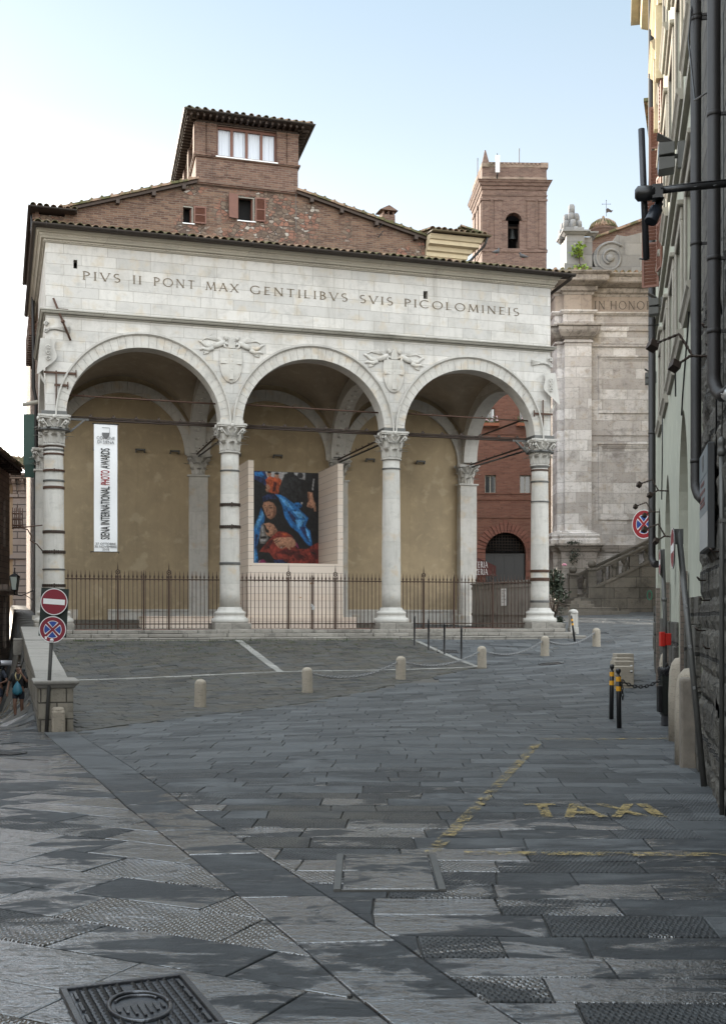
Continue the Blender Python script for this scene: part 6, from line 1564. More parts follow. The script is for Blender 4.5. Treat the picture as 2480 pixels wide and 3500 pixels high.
# entablature
def ent(a, b, path): return a.sweep(b, path)
full = [(-.40, 3.2), (-.40, .30), (-.02, .30), (-.02, -.03), (PW+.02, -.03), (PW+.02, rec-.02), (WR, rec-.02)]
mb = MB()
mb.sweep([(0, za_(1470)), (.05, za_(1468)), (.05, za_(1455)), (0, za_(1450))], full)
mb.build("astragal", TRAV, ch)
capp = [(-.34, 2.2), (-.34, .3), (-.02, .3), (-.02, -.02), (PW+.02, -.02), (PW+.02, rec)]
mb = MB(); mb.sweep([(0, za_(1440)), (.06, za_(1435)), (.16, za_(1420)), (.30, za_(1385)), (.34, za_(1365)), (.34, za_(1335)), (.42, za_(1330)), (.42, za_(1318)), (0, za_(1315))], capp); mb.build("capital", TRAV_D, ch)
mb = MB(); mb.sweep([(0, za_(1350)), (.04, za_(1350)), (.06, za_(1305)), (.10, za_(1300)), (.12, za_(1285)), (.07, za_(1278)), (.07, za_(1225)), (.14, za_(1215)), (.22, za_(1200)), (.22, za_(1190)), (0, za_(1185))], full); mb.build("architrave", TRAV, ch)
mb = MB(); mb.box(-.05, PW+.0, -.06, .3, za_(1186), za_(1050)); mb.box(PW+.0, WR, rec-.06, rec+.2, za_(1186), za_(1050)); mb.box(-.42, -.05, .27, 2.5, za_(1186), za_(1050)); mb.build("frieze", m_ashlar("brown_frieze_stone", (.36, .30, .25), (.27, .215, .18), (.2, .16, .13), 1.5, 1.2, .008, blotch=.4, stain=.6, stain_c=(.16, .12, .10), drip=.7, bump=.3), ch)
mb = MB(); mb.sweep([(0, za_(1050)), (.06, za_(1050)), (.10, za_(1030)), (.22, za_(1020)), (.24, za_(985)), (.50, za_(965)), (.66, za_(955)), (.70, za_(945)), (.70, za_(905)), (.76, za_(898)), (.84, za_(880)), (.84, za_(872)), (0, za_(862))], full); mb.build("cornice", TRAV_D, ch)
mb = MB()
for i in range(26):
    x = -.6 + i*.34; mb.tube([(x, -.75 if x < PW else rec-.75, za_(862)), (x, .3 if x < PW else rec+.1, za_(845))], .10, 6)
mb.build("cornice_tiles", TILE, ch)
mb = MB(); x0 = X(2036)
ps, w = roman("IN HONOREM", .40, gap=.26, space=.42); kk = (X(2208) - x0)/ (roman("IN HONO", .40, gap=.26, space=.42)[1])
for i, p in enumerate(ps): mb.prism([(x0 + a*kk, rec-.075 - .0004*(i % 5), Z(1050) + b) for a, b in p], (0, .014, 0))
mb.build("inscription", LETC, ch)
# sunk panels
def panel(x0, x1, y0, y1):
    mb = MB(); z0, z1 = Z(y1), Z(y0); f = .16
    for a, b, c, d in ((x0, x1, z1-f, z1), (x0, x1, z0, z0+f), (x0, x0+f, z0+f, z1-f), (x1-f, x1, z0+f, z1-f)): mb.box(a, b, rec-.06, rec-.001, c, d)
    f2 = .07
    for a, b, c, d in ((x0+f, x1-f, z1-f-f2, z1-f), (x0+f, x0+f+f2, z0+f, z1-f-f2), (x1-f-f2, x1-f, z0+f, z1-f-f2)): mb.box(a, b, rec-.03, rec-.001, c, d)
    mb.box(x0-.05, x1+.05, rec-.11, rec-.061, z1-.05, z1+.04); mb.build("panel_moulding", TRAV, ch, bevel=.012)
panel(X(2050), X(2236), 1211, 1408); panel(X(2050), X(2236), 1512, 1775)
mb = MB(); mb.box(PW, WR, rec-.05, rec, Z(1484), Z(1477)); mb.box(PW, WR, rec-.08, rec, za_(1490), za_(1472)); mb.build("string_course", TRAV, ch)
# attic: pier, scroll, pinnacle, gable, cupola
ATT = m_ashlar("blackened_attic_stone", (.25, .25, .25), (.14, .14, .14), (.10, .10, .10), 1.0, .6, .008, stain=.8, stain_c=(.07, .07, .07), drip=.6, pits=.3, bump=.5)
mb = MB(); mb.box(xa(205), xa(1700), .55, 1.6, Z(937), Z(900)); mb.box(xa(232), xa(390), .35, 1.9, Z(900), za_(500)); mb.box(xa(390), xa(470), .6, 1.7, Z(915), za_(505))
mb.sweep([(0, za_(500)), (.06, za_(500)), (.18, za_(482)), (.24, za_(478)), (.24, za_(465)), (0, za_(462))], [(xa(232), 1.9), (xa(232), .35), (xa(392), .35), (xa(392), .6), (xa(474), .6), (xa(474), 1.7)])
mb.box(xa(210), xa(420), .30, 1.8, Z(900)-.3, Z(893)+.02); mb.build("attic", ATT, ch)
mb = MB(); cxp = (xa(215)+xa(390))/2; cyp = 1.1; z = za_(462)
for n_, r_, h_ in ((8, .52, .52), (7, .40, .50), (6, .27, .48), (1, 0, .62)):
    for q in range(n_):
        a = 2*math.pi*q/n_ + .2; rr = .155 if n_ > 1 else .16
        mb.lathe([(rr, 0), (rr, h_*.85), (rr*.8, h_*.97), (rr*.3, h_*1.02), (.001, h_*1.03)], (cxp + r_*math.cos(a), cyp + r_*math.sin(a), z - .25), n=9)
    mb.lathe([(max(.1, r_), 0), (max(.1, r_), h_*.8), (.001, h_*.81)], (cxp, cyp, z-.25), n=10); z += h_*.80
mb.box(xa(205), xa(392), .45, 1.75, za_(462), za_(425)); mb.build("pinnacle", ATT, ch)
mb = MB(); vc = Vector((X(2094), .62, Z(868))); vr = 58*ck
pts = [(vc.x + vr*math.cos(t), vc.z + vr*math.sin(t)) for t in np.linspace(0, 2*math.pi, 41)[:-1]]
mb.prism([(x, .60, z) for x, z in pts], (0, .9, 0))
mb.prism([(x, .62, z) for x, z in [(vc.x+.1, Z(900)), (X(2260), Z(900)), (X(2260), Z(762)), (X(2190), Z(782)), (X(2150), Z(792)), (X(2118), Z(787)), (vc.x+.1, Z(812))]], (0, .8, 0))
def spiral(r0, r1, turns, w, y, ph):
    P = []
    for q in np.linspace(0, 1, 46): t = ph + 2*math.pi*turns*q; r = r0 + (r1-r0)*q; P.append((vc.x + r*math.cos(t), y, vc.z + r*math.sin(t)))
    mb.tube(P, w, 6)
spiral(vr*.98, vr*.30, 1.6, .07, .59, .8); mb.lathe([(.20, 0), (.20, .05), (.14, .09), (.001, .10)], (vc.x, .6, vc.z), n=14)
mb.v[-56:] = [(x, .6 - (z - vc.z), vc.z + (y - .6)) for x, y, z in mb.v[-56:]]
mb.build("scroll", ATT, ch)
def Xd(x, d): return at(x, 0, CY + d).x - cx0
def Zd(y, d): return EYE + (HZ - y)/F*(CY + d)
mb = MB(); mb.prism([(Xd(x, 3.5), 3.5, Zd(y, 3.5)) for x, y in [(2020, 980), (2400, 980), (2400, 660), (2188, 752), (2030, 812), (2020, 815)]], (0, .5, 0)); mb.build("gable_wall", BR_BELL, ch)
mb = MB(); mb.prism([(Xd(x, 3.3), 3.3, Zd(y, 3.3)) for x, y in [(2018, 812), (2030, 807), (2190, 746), (2400, 652), (2400, 661), (2190, 755), (2030, 814)]], (0, 2.5, 0)); mb.build("gable_roof", TILE, ch)
cu = bpy.data.objects.new("cupola", None); COL.objects.link(cu); cu.parent = ch; qx = X(2074)*(66/58.); cu.location = (at(2074, 0, 70).x - cx0, 12, 0)
k2 = 70/F; zz0 = EYE + (HZ-790)*k2; r_ = 46*k2
mb = MB(); mb.lathe([(r_*.92, zz0-3), (r_*.92, zz0), (r_, zz0+.03), (r_, zz0+.12)], n=24); mb.build("drum", BR_BELL, cu)
mb = MB(); mb.lathe([(r_*1.03, zz0+.12), (r_*.85, zz0+.42), (r_*.5, zz0+.62), (r_*.12, zz0+.73), (.05, zz0+.78), (.09, zz0+.86), (.05, zz0+.95), (.001, zz0+.96)], n=24)
for q in range(24): a = 2*math.pi*q/24; mb.tube([(r_*1.03*math.cos(a), r_*1.03*math.sin(a), zz0+.15), (r_*.86*math.cos(a), r_*.86*math.sin(a), zz0+.45), (r_*.5*math.cos(a), r_*.5*math.sin(a), zz0+.66), (.1*math.cos(a), .1*math.sin(a), zz0+.76)], [.06, .055, .04, .01], 5)
mb.build("dome", TILE, cu)
wv = thing("weather_vane", "iron cross and banner weather vane on the tiled cupola behind the church front", "weather vane", (at(2071, 0, 70).x, 70, zz0 + .95))
mb = MB(); hv = (750-698)*k2; mb.tube([(0, 0, -.05), (0, 0, hv)], .013, 5); mb.tube([(-.24, 0, hv*.75), (.24, 0, hv*.75)], .012, 5)
for c in ((0, hv), (-.24, hv*.75), (.24, hv*.75)): mb.ball((c[0], 0, c[1]), .028, n=6)
mb.build("cross", IRON, wv)
mb = MB(); mb.prism([(-.02, 0, .36), (.08, 0, .46), (.2, 0, .38), (.33, 0, .30), (.42, 0, .32), (.30, 0, .18), (.15, 0, .22), (.02, 0, .16)], (0, .02, 0)); mb.build("banner", IRON, wv)
def foliage(mb, c, rx, ry, rz, n, size, seed, long=1.0, up=0.0, mi=0):
    rn = random.Random(seed); c = Vector(c)
    for _ in range(n):
        d = Vector((rn.gauss(0, 1), rn.gauss(0, 1), rn.gauss(0, 1))); d.normalize(); r = rn.random()**.45
        p = c + Vector((d.x*rx*r, d.y*ry*r, d.z*rz*r))
        a = Vector((rn.gauss(0, 1), rn.gauss(0, 1), rn.gauss(up, .7))).normalized(); b = a.cross(Vector((rn.gauss(0, 1), rn.gauss(0, 1), rn.gauss(0, 1)))).normalized()
        s_ = size*rn.uniform(.6, 1.3); w = s_*.32
        mb.add([p, p + a*s_*.5*long + b*w, p + a*s_*long - Vector((0, 0, .15*s_)), p + a*s_*.5*long - b*w], [(0, 1, 2, 3)], mi)
def plant(name, label, loc, cat="plant"): return thing(name, label, cat, loc)
pc_ = ch.matrix_basis @ Vector((xa(335), .25, Z(930)))
pl = plant("self_sown_shrub", "bright green self-sown shrub growing from the church cornice", pc_)
mb = MB(); mb.tube([(0, 0, -.1), (.05, -.05, .5), (0, -.05, 1.0), (-.05, 0, 1.5)], [.03, .025, .018, .008], 5); mb.tube([(.05, -.05, .5), (.25, -.1, .3)], .012, 4); mb.tube([(0, -.05, .9), (-.25, -.1, 1.15)], .012, 4); mb.build("stem", WOODD, pl)
mb = MB(); foliage(mb, (-.08, -.1, 1.15), .34, .3, .42, 130, .19, 3); foliage(mb, (.05, -.15, .18), .42, .3, .26, 130, .19, 4); mb.build("leaves", LEAFB, pl)
for i, (v, y, lb, n) in enumerate(((960, 1858, "small green weed sprouting on the church pilaster base, left clump", 60), (1010, 1857, "small green weed on the church pilaster base, right clump", 40), (985, 1885, "ivy tuft trailing below the church pedestal moulding", 160))):
    o = plant("weed_tuft", lb, ch.matrix_basis @ Vector((X(1500 + v*.4618), -.50, Z(y)))); mb = MB()
    foliage(mb, (0, -.05, .0 if i < 2 else -.25), .22 if i < 2 else .26, .10, .10 if i < 2 else .42, n, .10, 20+i); mb.build("leaves", LEAFD, o)

# staircase along the church front
sg_ = lambda x, y, Y_: at(x, y, Y_)
st = thing("stone_staircase", "mossy stone staircase with balustrades climbing across the church front", "staircase", (0, 0, 0))
Yo, Yi = 55.3, CY - .3
b0 = at(2012, 2045, Yo); n = 40; rise, tread = .165, .30
slope = (at(2239, 1852, Yo).z - at(2040, 1946, Yo).z)/(at(2239, 1852, Yo).x - at(2040, 1946, Yo).x); tread = rise/slope
xs0 = at(1975, 0, Yo).x; zs0 = at(0, 2052, Yo).z
MOSS = STAIRM
mb = MB()
for k in range(34):
    x = xs0 + k*tread; mb.box(x, x + tread + .05, Yo+.30, Yi, .8, zs0 + (k+1)*rise)
mb.build("flight", MOSS, st, bevel=.015)
mb = MB()
for k, (x0, x1, y0, z) in enumerate(((1905, 2150, 53.2, 2090), (1912, 2110, 53.7, 2078), (1935, 2030, 54.2, 2066), (1950, 2030, 54.7, 2055), (1960, 2015, 55.1, 2046))):
    p, q = at(x0, z, y0), at(x1, z, y0); mb.box(p.x, q.x, y0, Yi, .9, p.z + .02)
mb.build("bottom_step", MOSS, st, bevel=.02, seg=2)
mb = MB(); e0 = at(2030, 1992, Yo); ex = xs0 + 34*tread
pts = [(e0.x-.1, Yo, 1.0), (ex, Yo, 1.0), (ex, Yo, e0.z + (ex-e0.x)*slope - .25), (e0.x-.1, Yo, e0.z - .35)]
mb.prism(pts, (0, .30, 0))
mb.prism([(e0.x-.1, Yo-.05, e0.z-.35), (ex, Yo-.05, e0.z + (ex-e0.x)*slope - .25), (ex, Yo-.05, e0.z + (ex-e0.x)*slope - .10), (e0.x-.1, Yo-.05, e0.z-.20)], (0, .4, 0)); mb.build("side_wall", MOSS, st)
def balustrade(xa_, ya_, xb_, yb_, Yp, name):
    p, q = at(xa_, ya_, Yp), at(xb_, yb_, Yp); d = q - p; L = 9.5; sl_ = d.z/d.x
    mb = MB()
    mb.prism([(p.x-.1, Yp-.03, p.z), (p.x+L, Yp-.03, p.z + L*sl_), (p.x+L, Yp-.03, p.z + L*sl_ + .17), (p.x-.1, Yp-.03, p.z+.17)], (0, .36, 0)); mb.prism([(p.x-.1, Yp-.07, p.z+.10), (p.x+L, Yp-.07, p.z + L*sl_ + .10), (p.x+L, Yp-.07, p.z + L*sl_ + .17), (p.x-.1, Yp-.07, p.z+.17)], (0, .44, 0))
    mb.build("handrail", MOSS, st)
    zb = -.84
    mb = MB(); mb.box(p.x-.42, p.x-.04, Yp-.04, Yp+.34, p.z-1.35, p.z+.12); mb.box(p.x-.48, p.x+.02, Yp-.10, Yp+.40, p.z+.12, p.z+.22); mb.ball((p.x-.23, Yp+.15, p.z+.40), .20, n=12); mb.lathe([(.13, 0), (.08, .06), (.10, .08)], (p.x-.23, Yp+.15, p.z+.20), n=10); mb.build("newel_post", MOSS, st)
    k = 0; x = p.x + .35
    while x < p.x + L - .2:
        z = p.z + (x - p.x)*sl_
        if k % 5 == 3: mb = MB(); mb.box(x-.22, x+.22, Yp-.01, Yp+.31, z-.95, z+.02); mb.build("pier", MOSS, st); x += .62
        else:
            mb = MB(); h = .80; z0 = z - h - .05
            mb.box(x-.10, x+.10, Yp+.05, Yp+.25, z0-.06, z0+.05); mb.lathe([(.07, .05), (.055, .09), (.10, .24), (.115, .34), (.085, .50), (.05, .62), (.055, .68), (.085, .70), (.085, .74), (.06, .76)], (x, Yp+.15, z0), n=12); mb.box(x-.10, x+.10, Yp+.05, Yp+.25, z0+.74, z0+h+.12)
            mb.build("baluster", MOSS, st); x += .47
        k += 1
    return mb
balustrade(2040, 1957, 2239, 1863, Yo, "outer"); balustrade(1975, 1975, 2239, 1846, Yi-.5, "inner")
# small stones, planters and pot by the loggia corner
def gst(name, label, x, y, w, h, m_=TRAV_B, cat="stone", n=14, sy=1.0):
    p = at_ground(x, y); W2 = w/F*p.y/2; H = h/F*p.y
    mb = MB(); mb.lathe([(W2, -.1), (W2*.98, H*.6), (W2*.88, H*.85), (W2*.55, H*.98), (.001, H)], n=n, sy=sy); return tag(mb.build(name, m_, loc=p), label, cat)
gst("guard_stone", "small weathered round-topped guard stone at the foot of the church stairs", 2105, 2096, 16, 20)
gp = at_ground(1958, 2166); 
o = thing("marble_post", "squat grey marble post with a flat cap behind the leaning banded post", "post", gp, .15); u = gp.y/F
mb = MB(); mb.box(-15*u, 15*u, -15*u, 15*u, -.1, 22*u); mb.build("base", MARBLE_C, o, bevel=.015); mb = MB(); mb.box(-13*u, 13*u, -13*u, 13*u, 22*u, 68*u); mb.lathe([(16*u, 68*u), (17*u, 71*u), (16*u, 77*u), (10*u, 82*u), (.001, 84*u)], n=16); mb.build("shaft", MARBLE_C, o, bevel=.01)
pp_ = at_ground(1912, 2164); u = pp_.y/F
po = thing("potted_plant", "grey stone pot with a sparse small shrub beside the loggia's right-hand column", "potted plant", pp_)
mb = MB(); mb.lathe([(14*u, 0), (16*u, 2*u), (20*u, 30*u), (21*u, 34*u), (18*u, 34*u), (17*u, 30*u), (.001, 30*u)], n=18); mb.build("pot", STONE_G, po)
mb = MB(); mb.tube([(0, 0, 28*u), (-2*u, 0, 50*u), (1*u, 0, 92*u)], [.02, .015, .006], 5); mb.tube([(-2*u, 0, 50*u), (10*u, 2*u, 70*u)], .008, 4); mb.tube([(-1*u, 0, 62*u), (-10*u, -2*u, 80*u)], .008, 4); mb.build("stem", WOODD, po)
mb = MB(); foliage(mb, (0, 0, 44*u), .13, .13, .12, 150, .09, 7); foliage(mb, (2*u, 0, 76*u), .12, .1, .14, 26, .07, 8); mb.build("leaves", LEAFD, po)
ol_ = at(1893, 2060, 50); ol_.z = gz(ol_.x, ol_.y)
ol = thing("oleander_bush", "dark oleander bush with a pink bloom between the loggia column and the church", "bush", ol_)
mb = MB()
for q in range(7): a = q*.9; mb.tube([(0, 0, 0), (.2*math.cos(a), .2*math.sin(a), .7), (.5*math.cos(a), .45*math.sin(a), 1.9 + .1*q)], [.03, .022, .008], 5)
mb.build("stem", WOODD, ol)
mb = MB(); foliage(mb, (0, 0, 1.5), .42, .45, .62, 700, .17, 9, 1.15, .5); foliage(mb, (.2, 0, 1.0), .45, .4, .4, 200, .16, 10, 1.15, .5); mb.build("leaves", LEAFD, ol)
mb = MB()
for q in range(5): mb.ball((.32 + .03*q, -.3, 2.3 + .02*(q % 2)), .045, n=6)
mb.build("bloom", m_plain("pink_bloom", (.55, .22, .30), .7), ol)
o = thing("iron_rail", "dark sloping iron handrail beside the church's bottom steps", "rail", at(1870, 2050, 47)); mb = MB(); q = at(1945, 2072, 50) - at(1870, 2050, 47); mb.tube([(0, 0, 0), q], .03, 6); mb.build("bar", IRON, o)
mb = MB(); mb.tube([q, (q.x, q.y, gz(*(at(1945, 0, 50).xy)) - o.location.z)], .025, 6); mb.tube([(0, 0, 0), (0, 0, gz(*(at(1870, 0, 47).xy)) - o.location.z)], .025, 6); mb.build("post", IRON, o)
# the house whose eave shows beyond the right-hand street wall
fh = thing("far_house", "far pale house whose layered eave juts out above the street wall", "house", at(2232, 2092, 50) + Vector((.5, 0, -1.5)), R(-16.5))
k5 = 50/F; zt5 = EYE + (HZ - 340)*k5
mb = MB(); mb.box(0, 6, 0, 8, 0, zt5-.3-fh.location.z); mb.build("wall", CREAM, fh)
mb = MB(); zb_ = zt5 - fh.location.z
for q in range(6): mb.box(-.15 - .12*q*(1.2), 6.5, -.3-.03*q, 8, zb_-1.0+q*.17, zb_-.86+q*.17)
mb.build("eave", TILE, fh)
# ================================================================ RIGHT-HAND SIDE OF THE STREET
RZW = math.pi/2 - PH                       # local x runs away along the wall, local y out over the street
def rwy(x, q=0.0):                         # distance Y at which the wall plane (moved out by q) shows at photo column x
    xp = (x - 1240)/F; c, s_ = math.cos(PH), math.sin(PH)
    return (.90 - q*c - .2165*q*s_)/(xp - .2165)
def rwz(y, Y): return EYE + (HZ - y)/F*Y
LEN = 1/math.cos(PH)
def RL(Y): return (Y)*LEN                  # local x of distance Y (origin at Y = 0)
sh_ = thing("rough_stone_house", "dark rough stone house at the right edge with heavy drainpipes on its wall", "house", (.90, 0, 0), RZW)
YB = 12.3
def rough_wall():
    rn = random.Random(5); mb = MB(); z = -.2; k = 0
    from mathutils import noise as mn
    while z < 4.6:                          # coursed, uneven ashlar blocks, each with a rough hewn face
        h = rn.uniform(.28, .46); x = RL(4.0) + rn.uniform(-.5, 0)
        while x < RL(YB) - .01:
            w = rn.uniform(.40, 1.0); w = min(w, RL(YB)-x); d = rn.uniform(.0, .022); nx_, nz_ = max(3, int(w/.055)), max(3, int(h/.06)); vs = []
            for j in range(nz_+1):
                for i in range(nx_+1):
                    u, v = i/nx_, j/nz_; e = min(u, 1-u, v, 1-v); px_, pz_ = x + w*u, z + h*v
                    y = d + .030*mn.fractal(Vector((px_*7, d*90, pz_*2.6)), 1.0, 2.0, 4) + .014*mn.noise(Vector((px_*22, 3, pz_*9))) + (.0 if e > 1e-6 else -.028)
                    vs.append((px_, max(y, -.035), pz_))
            mb.add(vs, [(j*(nx_+1)+i, (j+1)*(nx_+1)+i, (j+1)*(nx_+1)+i+1, j*(nx_+1)+i+1) for j in range(nz_) for i in range(nx_)])
            x += w
        z += h
    mb.box(RL(-3), RL(YB), -6, -.045, -.4, 15.5); mb.box(RL(-3), RL(4.0)-.5, -.045, 0, -.4, 15.5); mb.box(RL(4.0)-.5, RL(YB), -.045, .0, z, 15.5)
    return mb
rough_wall().build("wall", ROUGH, sh_)
mb = MB(); mb.box(RL(-3), RL(YB)+.1, -6, .9, 15.5, 15.7); mb.build("eave", WOODD, sh_)
def pipe(par, x, zs, r, off, elbow_in=True, m_=PIPE, rings=()):
    mb = MB(); p = [(x, off, zs[0])]
    p += [(x, off, zs[1]+.02)]
    if elbow_in: p += [(x - .02, off, zs[1]-.05), (x - .07, off-.02, zs[1]-.13), (x - .17, off-.05, zs[1]-.18), (x-.34, off-.09, zs[1]-.19)]
    mb.tube(p, r, 14)
    for z in rings: mb.lathe([(r, z-.02), (r*1.08, z-.018), (r*1.08, z+.018), (r, z+.02)], (x, off, 0), 14); mb.box(x-.012, x+.012, 0, off-r*.8, z-.012, z+.012)
    return mb.build("drainpipe", m_, par)
pipe(sh_, RL(11.35), (15.4, 2.95), .052, .12, rings=(rwz(830, 11.35), rwz(1575, 11.35), rwz(60, 11.35), 7.5))
pipe(sh_, RL(9.26), (15.4, 3.55), .052, .12, rings=(rwz(385, 9.26), rwz(1130, 9.26), rwz(880, 9.26), 8.6))
mb = MB(); mb.tube([(RL(9.26)-.28, .04, 3.36), (RL(9.26)-.44, .0, 3.33)], .056, 12); mb.build("pipe_end", ALU, sh_)
mb = MB(); x = RL(rwy(2466, .05)); mb.tube([(x, .05, 2.93), (x-.01, .05, 2.2), (x, .05, .05)], .020, 8); mb.lathe([(.02, 0), (.036, .02), (.036, .05), (.02, .08), (.03, .10), (.03, .14), (.01, .16)], (x, .05, 2.93), 10); mb.box(x-.03, x+.03, 0, .07, 2.40, 2.43); mb.tube([(x, .05, 3.08), (x-.01, .04, 3.6), (x, .04, 6.5)], .006, 5); mb.build("gas_pipe", GREYM, sh_)
mb = MB(); mb.tube([(RL(11.9), .02, 12), (RL(11.8), .03, 9.0), (RL(11.2), .20, 7.2), (RL(10.6), .18, 6.35), (RL(9.9), .03, 6.15), (RL(9.8), .03, 6.8), (RL(9.75), .02, 9)], .009, 5); mb.tube([(RL(10.3), .02, 14), (RL(10.25), .02, 3.0)], .008, 5); mb.build("cable", BLACKM, sh_)
mb = MB()
for Y_, z in ((10.4, 4.05), (10.9, 4.35), (10.0, 2.2), (11.5, 2.0), (10.7, 1.35), (11.8, 1.5), (11.2, 1.8)): mb.tube([(RL(Y_), -.02, z), (RL(Y_), .08, z), (RL(Y_)-.03, .10, z+.03), (RL(Y_)-.05, .08, z+.01)], .008, 5)
mb.build("wall_hook", IRON, sh_)
# pale green plastered house
gh = thing("green_plaster_house", "pale green plastered house with stone window surrounds along the right-hand street", "house", (.90, 0, 0), RZW)
YE = 26.5
GR_TOP = 15.2
arches = [(RL(14.6), RL(16.8), 4.42), (RL(19.4), RL(21.5), 4.12), (RL(23.4), RL(25.3), 3.9)]
win_rows = [(5.48, 6.95, [(13.45, 14.75), (15.75, 17.1), (18.0, 19.3), (20.3, 21.6), (22.6, 23.9)]), (8.7, 10.5, [(13.45, 14.75), (15.75, 17.1), (18.0, 19.3), (20.3, 21.6), (22.6, 23.9)]), (11.9, 13.5, [(13.45, 14.75), (15.75, 17.1), (18.0, 19.3), (20.3, 21.6), (22.6, 23.9)])]
wh = [(RL(a), RL(b), z0, z1, .16) for z0, z1, ws in win_rows for a, b in ws]
def flipwall(mb, *a, **k):                  # wall whose street face is +y
    return mb.wall(*a, **k)
stp = [RL(YB), RL(YE)]; 
for a, b, zt_ in arches: c = (a+b)/2; stp += [c - (b-a)/2*math.cos(t) for t in np.linspace(0, math.pi, 17)]
def gbot(s):
    for a, b, zt_ in arches:
        c = (a+b)/2; r = (b-a)/2
        if abs(s-c) < r-1e-5: u = abs(s-c)/r; return 2.9 + (zt_-2.9)*math.sqrt(max(0, 1-u**1.6))
    return 2.9
mb = MB(); mb.wall(stp, gbot, lambda s: GR_TOP, 0, -.35, wh, mi_dark=1)
x = RL(YB)
for a, b, zt_ in arches: mb.box(x, a, -.35, 0, -.2, 2.9); x = b
mb.box(x, RL(YE), -.35, 0, -.2, 2.9)
mb.box(RL(YB), RL(YE), -6, -.36, 2.9, GR_TOP); mb.box(RL(YE)-.3, RL(YE), -6, -.35, -.2, GR_TOP)
mb.build("wall", [m_plaster("green_wall_plaster", (.40, .41, .335), (.34, .35, .29), drip=.45), DARK], gh)
BRI = m_brick("grey_brown_brick_infill", (.13, .10, .08), (.18, .145, .12), (.10, .085, .07), .28, .075, .008, stain=.4)
mb = MB()
for a, b, zt_ in arches: mb.box(a, b, -.34, -.16, -.2, 2.35 if zt_ > 4.2 else 2.3); mb.box(a, b, -.345, -.20, 2.30, zt_+.1)
mb.build("arch_infill", [BRI], gh)
mb = MB()                                   # stone base
rn = random.Random(9); x = RL(YB)+.004
segs = []
for a, b, _ in arches: segs.append((x, a)); x = b
segs.append((x, RL(YE)))
for a, b in segs:
    mb = MB(); z = -.2
    while z < 1.55:
        h = rn.uniform(.3, .42); u = a
        while u < b - .01:
            w = min(rn.uniform(.4, .9), b-u); d = rn.uniform(.03, .07); mb.box(u+.005, u+w-.005, .0, d, z+.004, z+h-.004); u += w
        z += h
    mb.build("stone_base", ROUGH, gh, bevel=.012)
mb = MB()
for a, b in segs[:3]: mb.box(b-.22, b-.005, .02, .10, -.2, 2.2)
mb.build("brick_pier", BRI, gh)
for z0, z1, ws in win_rows:
    for a, b in ws:
        wo = bpy.data.objects.new("window", None); COL.objects.link(wo); wo.parent = gh; A, B = RL(a), RL(b)
        mb = MB(); f = .15; d = .04
        for p in ((A-f, A, z0, z1), (B, B+f, z0, z1), (A-f, B+f, z1, z1+f*1.2)): mb.box(p[0], p[1], 0, d, p[2], p[3])
        mb.box(A-f*1.5, B+f*1.5, 0, d+.05, z1+f*1.2, z1+f*1.2+.07); mb.build("surround", SURR, wo, bevel=.012)
        mb = MB(); mb.sweep([(0, z0-.15), (.05, z0-.15), (.07, z0-.09), (.10, z0-.06), (.10, z0-.003), (0, z0-.003)], [(B+f*1.2, 0), (A-f*1.2, 0)]); mb.build("sill", SURR, wo)
        mb = MB(); y = -.11
        for p in ((A, A+.05), (B-.05, B), ((A+B)/2-.03, (A+B)/2+.03)): mb.box(p[0], p[1], y, y+.04, z0, z1)
        mb.box(A+.05, B-.05, y+.002, y+.038, z1-.06, z1); mb.box(A+.05, B-.05, y+.002, y+.038, z0, z0+.06); mb.build("frame", WOODB, wo)
        mb = MB(); mb.box(A+.05, B-.05, y+.012, y+.02, z0+.06, z1-.06); mb.build("pane", GLASS, wo)
mb = MB(); mb.box(RL(YB), RL(YE)+.2, -6, .55, GR_TOP+.002, GR_TOP+.14); mb.sweep([(0, GR_TOP-.45), (.10, GR_TOP-.45), (.14, GR_TOP-.25), (.32, GR_TOP-.2), (.36, GR_TOP), (0, GR_TOP)], [(RL(YE), 0), (RL(YB), 0)]); mb.build("eave", CREAM, gh)
mb = MB(); mb.box(RL(YB), RL(YE), 0, .07, 7.9, 8.02); mb.build("string_course", SURR, gh)
o = pipe(gh, RL(24.6), (15.0, rwz(1900, 24.6)), .075, .14, m_=PIPE, rings=(rwz(855, 24.6), rwz(1110, 24.6), rwz(1480, 24.6)), elbow_in=True)
for Y_, z0, z1, out_ in ((23.6, rwz(636, 23.6), rwz(361, 23.6), .20), (23.7, rwz(978, 23.7), rwz(672, 23.7), .34)):
    o = shutter_mesh(out_, z1-z0, .07, False).build("shutter", WOODB, gh); o.location = (RL(Y_), .03, z0); o.rotation_euler = (0, 0, R(78))
    o = shutter_mesh(out_, z1-z0, .07, False).build("shutter", WOODB, gh); o.location = (RL(Y_)-1.35, .03, z0); o.rotation_euler = (0, 0, R(12))
for zb_, Y_ in ((rwz(280, 24.3), 24.2), (rwz(165, 24), 23.2)):       # stone hoods over the upper windows
    mb = MB(); mb.sweep([(0, zb_), (.10, zb_), (.12, zb_+.14), (.18, zb_+.2), (.18, zb_+.30), (.22, zb_+.34), (0, zb_+.40)], [(RL(Y_+.6), 0), (RL(Y_-1.0), 0)]); mb.box(RL(Y_-.95), RL(Y_-.75), 0, .14, zb_-1.4, zb_-.002); mb.box(RL(Y_+.35), RL(Y_+.55), 0, .14, zb_-1.4, zb_-.002); mb.build("window_hood", CREAM, gh)
mb = MB()
for pts in (((13.1, 6.6), (14.2, 5.25), (15.4, 4.6), (15.7, 4.35)), ((17.4, 7.5), (17.5, 6.2), (17.3, 4.9)), ((22.2, 5.6), (22.3, 4.6), (22.6, 3.9)), ((12.7, 12), (12.7, 3.0))): mb.tube([(RL(a), .02, z) for a, z in pts], .012, 5)
